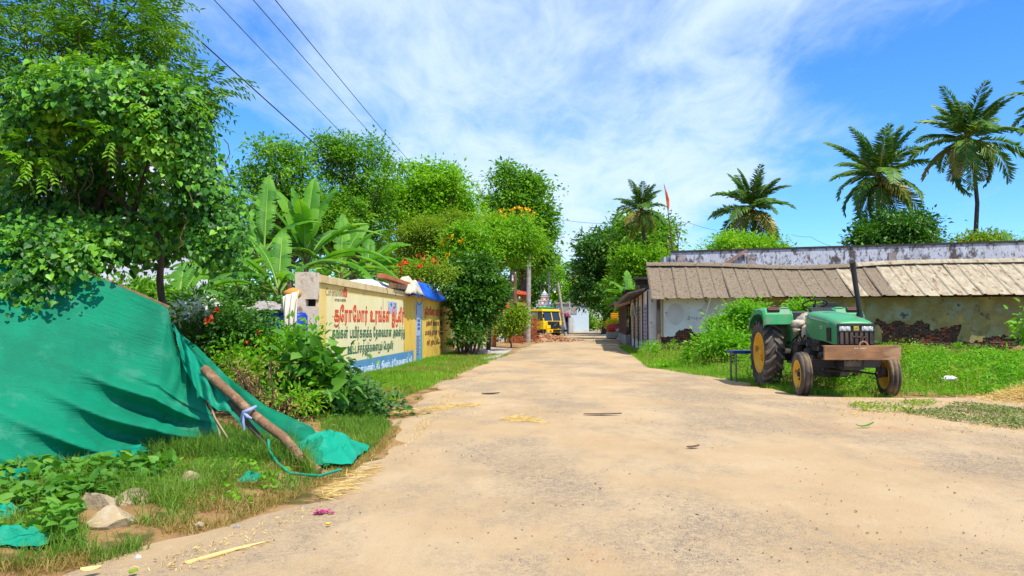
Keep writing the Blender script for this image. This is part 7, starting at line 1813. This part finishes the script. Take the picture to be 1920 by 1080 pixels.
q2 = q[(k > -.75 + .9 * (1 - edge)) & (rg.random(len(q)) < .25 + .75 * edge) & cleared(q)]
q2a = q2[::2]; grass_geo(rg, LV, q2a, .10, .0028, 1.0); q2b = q2[1::2]; q2b = q2b[vnoise(q2b[:, 0], q2b[:, 1], 2.4, 91) > -.15]; grass_geo(rg, LV, q2b, .19, .0026, 1.25)
tall = poly_sample(rg, Gp([(250, 860), (560, 885), (600, 900), (540, 850), (430, 826), (300, 842)]), 9000); grass_geo(rg, LV, tall, .24, .0035, .75)
tall = poly_sample(rg, Gp([(610, 880), (690, 850), (735, 800), (705, 768), (600, 800)]), 9000); grass_geo(rg, LV, tall, .10, .0035, .75)
tag(LV.build('grass', M_grass), 'tangled green grass on the near left verge', kind='stuff')
LV = Leaves(); dr = q[(k < .1) & cleared(q)][:16000]; grass_geo(rg, LV, dr, .10, .0026, 1.4)
st_ = poly_sample(rg, Gp([(420, 985), (640, 892), (720, 840), (760, 780), (735, 800), (600, 892), (400, 985)]), 5000); grass_geo(rg, LV, st_, .06, .0026, 1.6)
tag(LV.build('dry_grass', M_grassdry), 'dry straw coloured stems along the left road edge', kind='stuff')
vp = Gp([(590, 790), (700, 788), (725, 760), (770, 738), (835, 715), (925, 676), (960, 664), (905, 668), (850, 666), (775, 682), (656, 712), (600, 740)])
LV = Leaves(); q = poly_sample(rg, vp, 90000); k = vnoise(q[:, 0], q[:, 1], .9, 73)
e2 = sstep((road_l(q[:, 1]) - q[:, 0]) / .8); q = q[(rg.random(len(q)) < .2 + .8 * e2)]
grass_geo(rg, LV, q, .13, .0055, .8)
q3 = poly_sample(rg, Gp([(655, 716), (850, 668), (870, 668), (700, 722)]), 9000); grass_geo(rg, LV, q3, .16, .006, .5)
tag(LV.build('grass', M_grassv), 'short green grass along the foot of the painted wall', kind='stuff')
LV = Leaves(); q4 = q[(vnoise(q[:, 0], q[:, 1], 1.3, 76) > .05)][:14000]; grass_geo(rg, LV, q4, .16, .005, 1.1); tag(LV.build('dry_grass', M_grassdry), 'dry stems among the verge grass', kind='stuff')
# low broad leaves on the near verge
def taper(k, thr): return sstep((k - thr) / .3) if thr > 0 else 1.0
def cover(name, label, poly, n, hgt, ln, m, tmpl, wr, seed, nz=1.4, thr=-.2, up=1.0, by=None):
    rg = rs(seed); q = poly_sample(rg, poly, n); q = q[cleared(q)]; k = vnoise(q[:, 0], q[:, 1], nz, seed); q = q[k > thr]; k = k[k > thr]
    mound = hgt * taper(k, thr) * (.22 + .78 * sstep((k + .6) / 1.2))
    if by is not None: mound = mound * by(q)
    z = gs(q[:, 0], q[:, 1]) + mound * rg.random(len(q)) ** .55
    LV = Leaves(); p = np.column_stack([q, z]); a = rg.normal(size=p.shape); a[:, 2] = a[:, 2] * .4 + .15
    nn = np.array((0, 0, up)) + rg.normal(size=p.shape) * .45; l = ln * (.55 + .8 * rg.random(len(p)))
    LV.put(p, a, nn, l, l * wr, tmpl); return tag(LV.build(name, m), label, kind='stuff')
cover('broadleaf_weeds', 'low broad leaved weeds on the near left verge', Gp([(-200, 1040), (160, 1030), (250, 985), (330, 900), (300, 858), (120, 885), (-200, 960)]), 2300, .20, .085, M_broad, T_HEART, .9, 111, 2.0, -.2)
cover('broadleaf_weeds', 'scattered weeds among the near grass', Gp([(200, 1040), (480, 950), (560, 900), (480, 850), (300, 870), (230, 980)]), 700, .10, .055, M_weed, T_BIG, .6, 112, 2.6, .0)
# right hand weeds
wl = Gp([(1212, 690), (1195, 668), (1232, 664), (1300, 664), (1420, 662), (2100, 652), (2100, 752), (1960, 750), (1900, 747), (1760, 745), (1690, 743), (1600, 741), (1480, 735), (1400, 716), (1300, 694)])
def hfun(q):
    far = sstep((q[:, 1] - road_like(q)) / 2.2); return .45 + .25 * far
def road_like(q): return np.interp(q[:, 0], [4.3, 5.2, 6.0, 8.0, 14, 20], [24, 17.4, 14.4, 13.8, 13.6, 13.6])
cover('weeds', 'thick bright green weeds round the tractor and along the low building', wl, 100000, .30, .055, M_weed, T_LEAF, .5, 121, .9, -.9, .8, hfun)
cover('weeds', 'taller tufts of weeds round the tractor', wl, 90000, .75, .065, M_weed, T_LEAF, .42, 127, 1.5, .12, .5, hfun)
cover('weeds', 'yellowish weed tops along the low building', wl, 40000, .60, .05, M_yelg, T_LEAF, .4, 122, 1.1, .05, .7, hfun)
LV = Leaves(); q = poly_sample(rg, wl, 30000); grass_geo(rg, LV, q, .30, .005, .7); tag(LV.build('grass', M_grassv), 'grass among the weeds on the right', kind='stuff')
LV = Leaves(); q = poly_sample(rg, Gp([(1215, 690), (1400, 718), (1480, 738), (1700, 748), (1480, 726), (1390, 705), (1240, 680)]), 14000); grass_geo(rg, LV, q, .13, .005, .9); q = poly_sample(rg, Gp([(1160, 652), (1190, 670), (1215, 690), (1222, 676), (1195, 660), (1172, 648)]), 9000); grass_geo(rg, LV, q, .14, .007, .8); tag(LV.build('grass', M_grassv), 'short grass along the right road edge', kind='stuff')
cover('trailing_plants', 'grey green trailing plants lying on the dirt at the right', Gp([(1690, 778), (1790, 764), (1850, 762), (1960, 780), (1960, 815), (1830, 800), (1760, 790)]), 4200, .07, .05, M_trail, T_LEAF, .42, 123, 2.6, -.35)
cover('trailing_plants', 'thin ground weeds beside the right front wheel', Gp([(1590, 764), (1690, 754), (1760, 760), (1700, 780), (1620, 776)]), 1600, .08, .05, M_yelg, T_LEAF, .4, 124, 3.0, -.1)
cover('leaf_litter', 'dry leaves and stems scattered on the right dirt edge', Gp([(1480, 750), (1700, 752), (1960, 756), (1960, 835), (1800, 815), (1600, 790)]), 1500, .012, .05, M_straw, T_LEAF, .18, 125, 2.0, -.4, 1.6)
cover('leaf_litter', 'dry leaves and bits scattered on the left dirt edge', Gp([(100, 1078), (430, 985), (640, 895), (740, 810), (830, 740), (860, 745), (780, 830), (560, 985), (420, 1078)]), 1500, .010, .035, M_straw, T_LEAF, .16, 126, 2.0, -.4, 1.6)
rgc = rs(131); LV = Leaves(); q = poly_sample(rgc, wl, 420); kk = vnoise(q[:, 0], q[:, 1], .8, 131); q = q[kk > -.25]; hq = hfun(q)
for (x, y), hh in zip(q, hq):
    m_ = int(rgc.integers(60, 170)); r_ = .10 + .26 * rgc.random() ** 2; h_ = (.22 + .50 * rgc.random() ** 1.6) * (.55 + .6 * hh)
    p_ = np.column_stack([x + rgc.normal(size=m_) * r_ * .7, y + rgc.normal(size=m_) * r_ * .7, gzf(x, y) + h_ * rgc.random(m_) ** .7]); a_ = rgc.normal(size=(m_, 3)); a_[:, 2] = a_[:, 2] * .5 + .3
    l_ = (.05 + .06 * rgc.random()) * (.6 + .8 * rgc.random(m_)); LV.put(p_, a_, np.array((0, 0, .8)) + rgc.normal(size=(m_, 3)) * .5, l_, l_ * (.3 + .3 * rgc.random()), T_LEAF)
tag(LV.build('weed_clumps', M_weed), 'ragged clumps of taller weeds round the tractor', kind='stuff')
st2 = poly_sample(rgc, wl, 5000); LV = Leaves(); grass_geo(rgc, LV, st2, .55, .004, .45); tag(LV.build('weed_stems', M_grassdry), 'thin dry stems standing among the weeds', kind='stuff')
# taller bushes on the right
c = P(1350, 690, 24)
shrub('tall_weed_bush', 'tall green weed bush growing against the white plaster left of the tractor', 'bush', (c.x, 24), [blob(1362, 625, 24, 40, 34), blob(1392, 607, 24, 32, 34), blob(1338, 652, 23, 34, 22), blob(1370, 650, 22.5, 50, 34), blob(1410, 620, 24, 26, 44), blob(1400, 590, 25, 18, 16)], 420, 30, .2, .12, M_weed, .5, 61, T_LEAF)
c = P(1495, 600, 22)
shrub('tall_weed', 'weed top showing between tractor fender and steering wheel', 'weed', (c.x, 22), [blob(1490, 590, 22, 18, 22), blob(1508, 582, 22, 14, 10)], 60, 22, .16, .12, M_weed, .5, 62, T_LEAF)
c = P(1915, 640, 20)
shrub('edge_plant', 'broad leaved plant at the right picture edge before the low building', 'plant', (c.x + .3, 20), [blob(1918, 606, 20, 14, 14), blob(1925, 622, 20, 18, 14), blob(1950, 610, 20, 26, 26)], 34, 8, .14, .20, M_lime, .55, 63, T_BIG)
for i, (px, py, Y, s) in enumerate(((1680, 640, 22, 1), (1760, 655, 20, 1.1), (1850, 660, 19, 1.2), (1800, 690, 16.5, .8), (1900, 690, 16, .9), (1720, 690, 16.8, .8))):
    lab = ('weed mound right of the tractor beside the bumper', 'weed mound below the large patch of bare bricks', 'broad weed mound below the right end of the brick patch', 'low weed mound above the white plastic bag', 'weed mound at the right edge above the straw heap', 'weed mound between the front wheel and the white bag')[i]
    c = P(px, py, Y); shrub('weed_mound', lab, 'weeds', (c.x, Y), [blob(px, py + 20, Y, 46 * s, 12 * s), blob(px + 34, py + 25, Y, 30 * s, 9 * s), blob(px - 34, py + 24, Y, 30 * s, 10 * s)], 150, 26, .12, .06, M_weed if i % 3 else M_yelg, .5, 64 + i, T_LEAF, stems=6)

# ---------------------------------------------------------------- stones and litter
def stone(label, px, py, w, d, h, seed, m, rz=0):
    c = G(px, py); rr = random.Random(seed); bm = bmesh.new(); bmesh.ops.create_icosphere(bm, subdivisions=3, radius=1)
    pl = [(Vector((rr.uniform(-1, 1), rr.uniform(-1, 1), rr.uniform(-.3, 1))).normalized(), rr.uniform(.42, .78)) for _ in range(12)]
    for v in bm.verts:
        for n, dd in pl:
            q = v.co.dot(n)
            if q > dd: v.co -= n * (q - dd)
        v.co *= 1 + .04 * float(vnoise(v.co.x * 3 + seed, v.co.y * 3 + v.co.z, 1.7, seed))
        v.co = Vector((v.co.x * w, v.co.y * d, v.co.z * h))
    me = bpy.data.meshes.new('stone'); bm.to_mesh(me); bm.free(); o = mesh_obj('stone', me, m); o.location = (c.x, c.y, h * .55); o.rotation_euler = (rr.uniform(-.2, .2), rr.uniform(-.2, .2), rz); tag(o, label, 'stone')
M_stone = pmat('pale_stone', alb(222, 198, 158, .72), alb(190, 164, 124, .72), alb(206, 186, 160, .72), scale=6, rough=.9, bump=.6, bscale=14, spots=alb(140, 116, 90), sscale=9, sthr=.64)
M_stoneg = pmat('grey_brown_stone', alb(206, 182, 146), alb(170, 148, 116), scale=6, rough=.92, bump=.7, bscale=14, spots=alb(110, 92, 72), sscale=9, sthr=.6)
stone('pale angular stone standing alone in the grass', 357, 918, .155, .12, .13, 1, M_stone)
stone('grey brown stone at the left of the group of three', 192, 968, .17, .13, .13, 2, M_stoneg, .3)
stone('flat tilted pale stone in front of the group of three', 214, 990, .20, .14, .10, 3, M_stone, .5)
stone('rough brown stone behind the flat pale one', 256, 955, .17, .14, .13, 4, M_stoneg, 1.0)
stone('small orange brick fragment in the weeds above the stones', 192, 916, .055, .04, .04, 5, M_brick)
stone('small white pebble on dirt at the bottom left', 258, 1048, .035, .025, .02, 6, M_white)
stone('small grey stone in the grass by the dirt edge', 372, 988, .04, .03, .025, 7, M_stoneg)
stone('small grey pebble at the grass edge right of the grey stone', 445, 990, .03, .025, .02, 8, M_conc)
o = MB().ell((0, 0, .05), (.15, .10, .06), 16, 8, .25, random.Random(5)).build('plastic_bag', M_wtarp); o.location = G(1780, 722, .05); o.location.z += .08; tag(o, 'crumpled white plastic bag lying in the weeds right of the tractor', 'bag')
def leaf_obj(name, label, px, py, L_, W_, rz, m, cat='leaf', curl=.25):
    c = G(px, py, .03); mb = MB(); n = 6; vs = []
    for i in range(n + 1):
        t = i / n; w = W_ * math.sin(math.pi * min(1, t * .92 + .06)) ** .8
        vs += [((t - .5) * L_, -w / 2, .015 + curl * L_ * (t - .4) ** 2), ((t - .5) * L_, 0, .006 + curl * L_ * (t - .4) ** 2), ((t - .5) * L_, w / 2, .02 + curl * L_ * (t - .4) ** 2)]
    o = mb.add(vs, [(i * 3 + k, i * 3 + k + 1, i * 3 + k + 4, i * 3 + k + 3) for i in range(n) for k in range(2)], True).build(name, m); o.location = (c.x, c.y, c.z); o.rotation_euler = (0, 0, rz); tag(o, label, cat)
leaf_obj('fallen_leaf', 'pale yellow dead leaf lying on the dirt at the bottom left', 170, 1072, .10, .06, .3, M_straw)
leaf_obj('fallen_leaf', 'bright yellow green leaf on the dirt at the bottom edge', 250, 1076, .05, .04, 1.0, M_yelg)
leaf_obj('fallen_leaf', 'curled olive leaf lying on the sand in front of the tractor', 1622, 801, .24, .07, .1, M_broad, curl=.6)
leaf_obj('fallen_leaf', 'small yellow petal on the sand near the right weeds', 1625, 769, .07, .05, .5, M_yellowf)
leaf_obj('fallen_leaf', 'orange yellow leaf in the weeds at the left edge', 62, 955, .07, .05, .6, M_yellowf)
leaf_obj('fallen_leaf', 'small yellow flower on the dirt beside the pink petals', 616, 986, .03, .025, .6, M_yellowf)
leaf_obj('dark_rag', 'dark grey rag lying on the sand near the grass verge', 920, 739, .34, .13, .2, pmat('dark_cloth', (.05, .045, .05), rough=.9), 'rag', .1)
leaf_obj('dark_stick', 'thin dark palm sheath lying on the road', 1130, 778, .55, .10, .05, M_twig, 'debris', .05)
leaf_obj('dry_petal', 'small dark leaf on the sand right of the road middle', 1300, 840, .16, .06, .4, M_twig)
mb = Leaves(); c = G(606, 959, .03); n = 40; rgp = rs(5); pp = np.array((c.x, c.y, c.z)) + rgp.normal(size=(n, 3)) * np.array((.035, .02, .004)); mb.put(pp, rgp.normal(size=(n, 3)) * np.array((1, 1, .2)), np.tile((0, 0, 1.0), (n, 1)) + rgp.normal(size=(n, 3)) * .3, .03, .02, T_LEAF); tag(mb.build('pink_petals', pmat('pink_petal', alb(200, 30, 110), alb(220, 60, 140), rough=.7)), 'small heap of pink petals on the orange dirt', 'petals')
def straw(label, poly, n, ln, seed, name='straw_patch'):
    rg = rs(seed); q = poly_sample(rg, Gp(poly), n); p = np.column_stack([q, .028 + .02 * rg.random(n)]); an = rg.normal(size=n) * .7; a = np.column_stack([np.cos(an), np.sin(an) * .8, rg.normal(size=n) * .08]); LV = Leaves(); LV.put(p, a, np.tile((0, 0, 1.0), (n, 1)) + rg.normal(size=(n, 3)) * .3, ln * (.5 + rg.random(n)), .006, T_STRAW); tag(LV.build(name, M_straw), label, 'straw', kind='stuff')
straw('golden straw scattered on the middle of the road', [(930, 790), (965, 783), (1000, 790), (1020, 800), (980, 795), (940, 796)], 420, .12, 1)
straw('golden straw lying from the dark shrub towards the road', [(715, 772), (800, 768), (860, 760), (915, 763), (880, 767), (780, 775), (725, 783)], 620, .14, 2)
straw('thin straw by the log foot on the dirt', [(570, 930), (650, 895), (690, 868), (660, 905), (600, 945)], 150, .2, 3)
o = MB().tube([G(345, 1056, .02), G(400, 1042, .035), G(450, 1028, .03), G(497, 1016, .03)], [.010, .014, .012, .004], 5).tube([G(350, 1057, .025), G(420, 1035, .03), G(470, 1024, .04)], [.006, .008, .003], 5).build('dry_stalk', M_straw); tag(o, 'long pale dry stalk lying on the sand at the bottom left', 'stalk')
rg = rs(7); LV = Leaves(); c = G(1925, 752); n = 2600; pp = np.array((c.x, c.y, 0)) + rg.normal(size=(n, 3)) * np.array((.38, .3, 0)); r2 = ((pp[:, 0] - c.x) / .5) ** 2 + ((pp[:, 1] - c.y) / .4) ** 2; pp[:, 2] = .26 * np.exp(-r2) * rg.random(n) ** .4; LV.put(pp, rg.normal(size=(n, 3)) * np.array((1, 1, .35)), np.tile((0, 0, 1.0), (n, 1)) + rg.normal(size=(n, 3)) * .5, .16, .006, T_STRAW); tag(LV.build('straw_heap', M_straw), 'brown straw heap at the right picture edge', 'straw')
# loose pebbles on the road
rr = random.Random(12); rg = rs(12); V = []; F = []; ico = np.array([(1, 0, 0), (-1, 0, 0), (0, 1, 0), (0, -1, 0), (0, 0, 1), (0, 0, -1)], float); icf = np.array([(0, 2, 4), (2, 1, 4), (1, 3, 4), (3, 0, 4), (2, 0, 5), (1, 2, 5), (3, 1, 5), (0, 3, 5)])
n = 5200; y = 4.2 + 16 * rg.random(n) ** 1.5; x = road_l(y) + .2 + (np.minimum(road_r(y), 8) - road_l(y)) * rg.random(n); s = .0025 + .008 * rg.random(n) ** 4
P3 = np.column_stack([x, y, .026 + s * .3]); VV = (P3[:, None] + ico[None] * s[:, None, None] * (.6 + .8 * rg.random((n, 6, 1))) * np.array((1, 1, .7))).reshape(-1, 3); FF = (icf[None] + (np.arange(n) * 6)[:, None, None]).reshape(-1, 3)
tag(mesh_obj('gravel', np_mesh('gravel', VV, [FF]), pmat('pebble_mix', alb(206, 176, 138), alb(160, 136, 108), alb(222, 196, 160), scale=22, rough=.9)), 'loose small stones on the road', kind='stuff')
# ---------------------------------------------------------------- repeats share a group
GROUPS = {'banana_plant': 'banana plants behind the wall and the roofs', 'brick_stack': 'stacks of bricks along the lane', 'weed_mound': 'weed mounds before the low building', 'stone': 'stones on the left verge',
          'fallen_leaf': 'fallen leaves and petals', 'barrel': 'blue barrels by the wall end', 'net_scrap': 'scraps of turquoise net', 'tall_tree': 'tall trees left of the road', 'tree': 'trees at the end of the road',
          'roadside_bush': 'bushes at the end of the road', 'garden_bush': 'garden bushes behind the net', 'rope': 'ropes on the shade net'}
for o in list(S.objects):
    k = o.name.split('.')[0]
    if o.parent is None and k in GROUPS and o.get('category') and not o.get('group'): o['group'] = GROUPS[k]
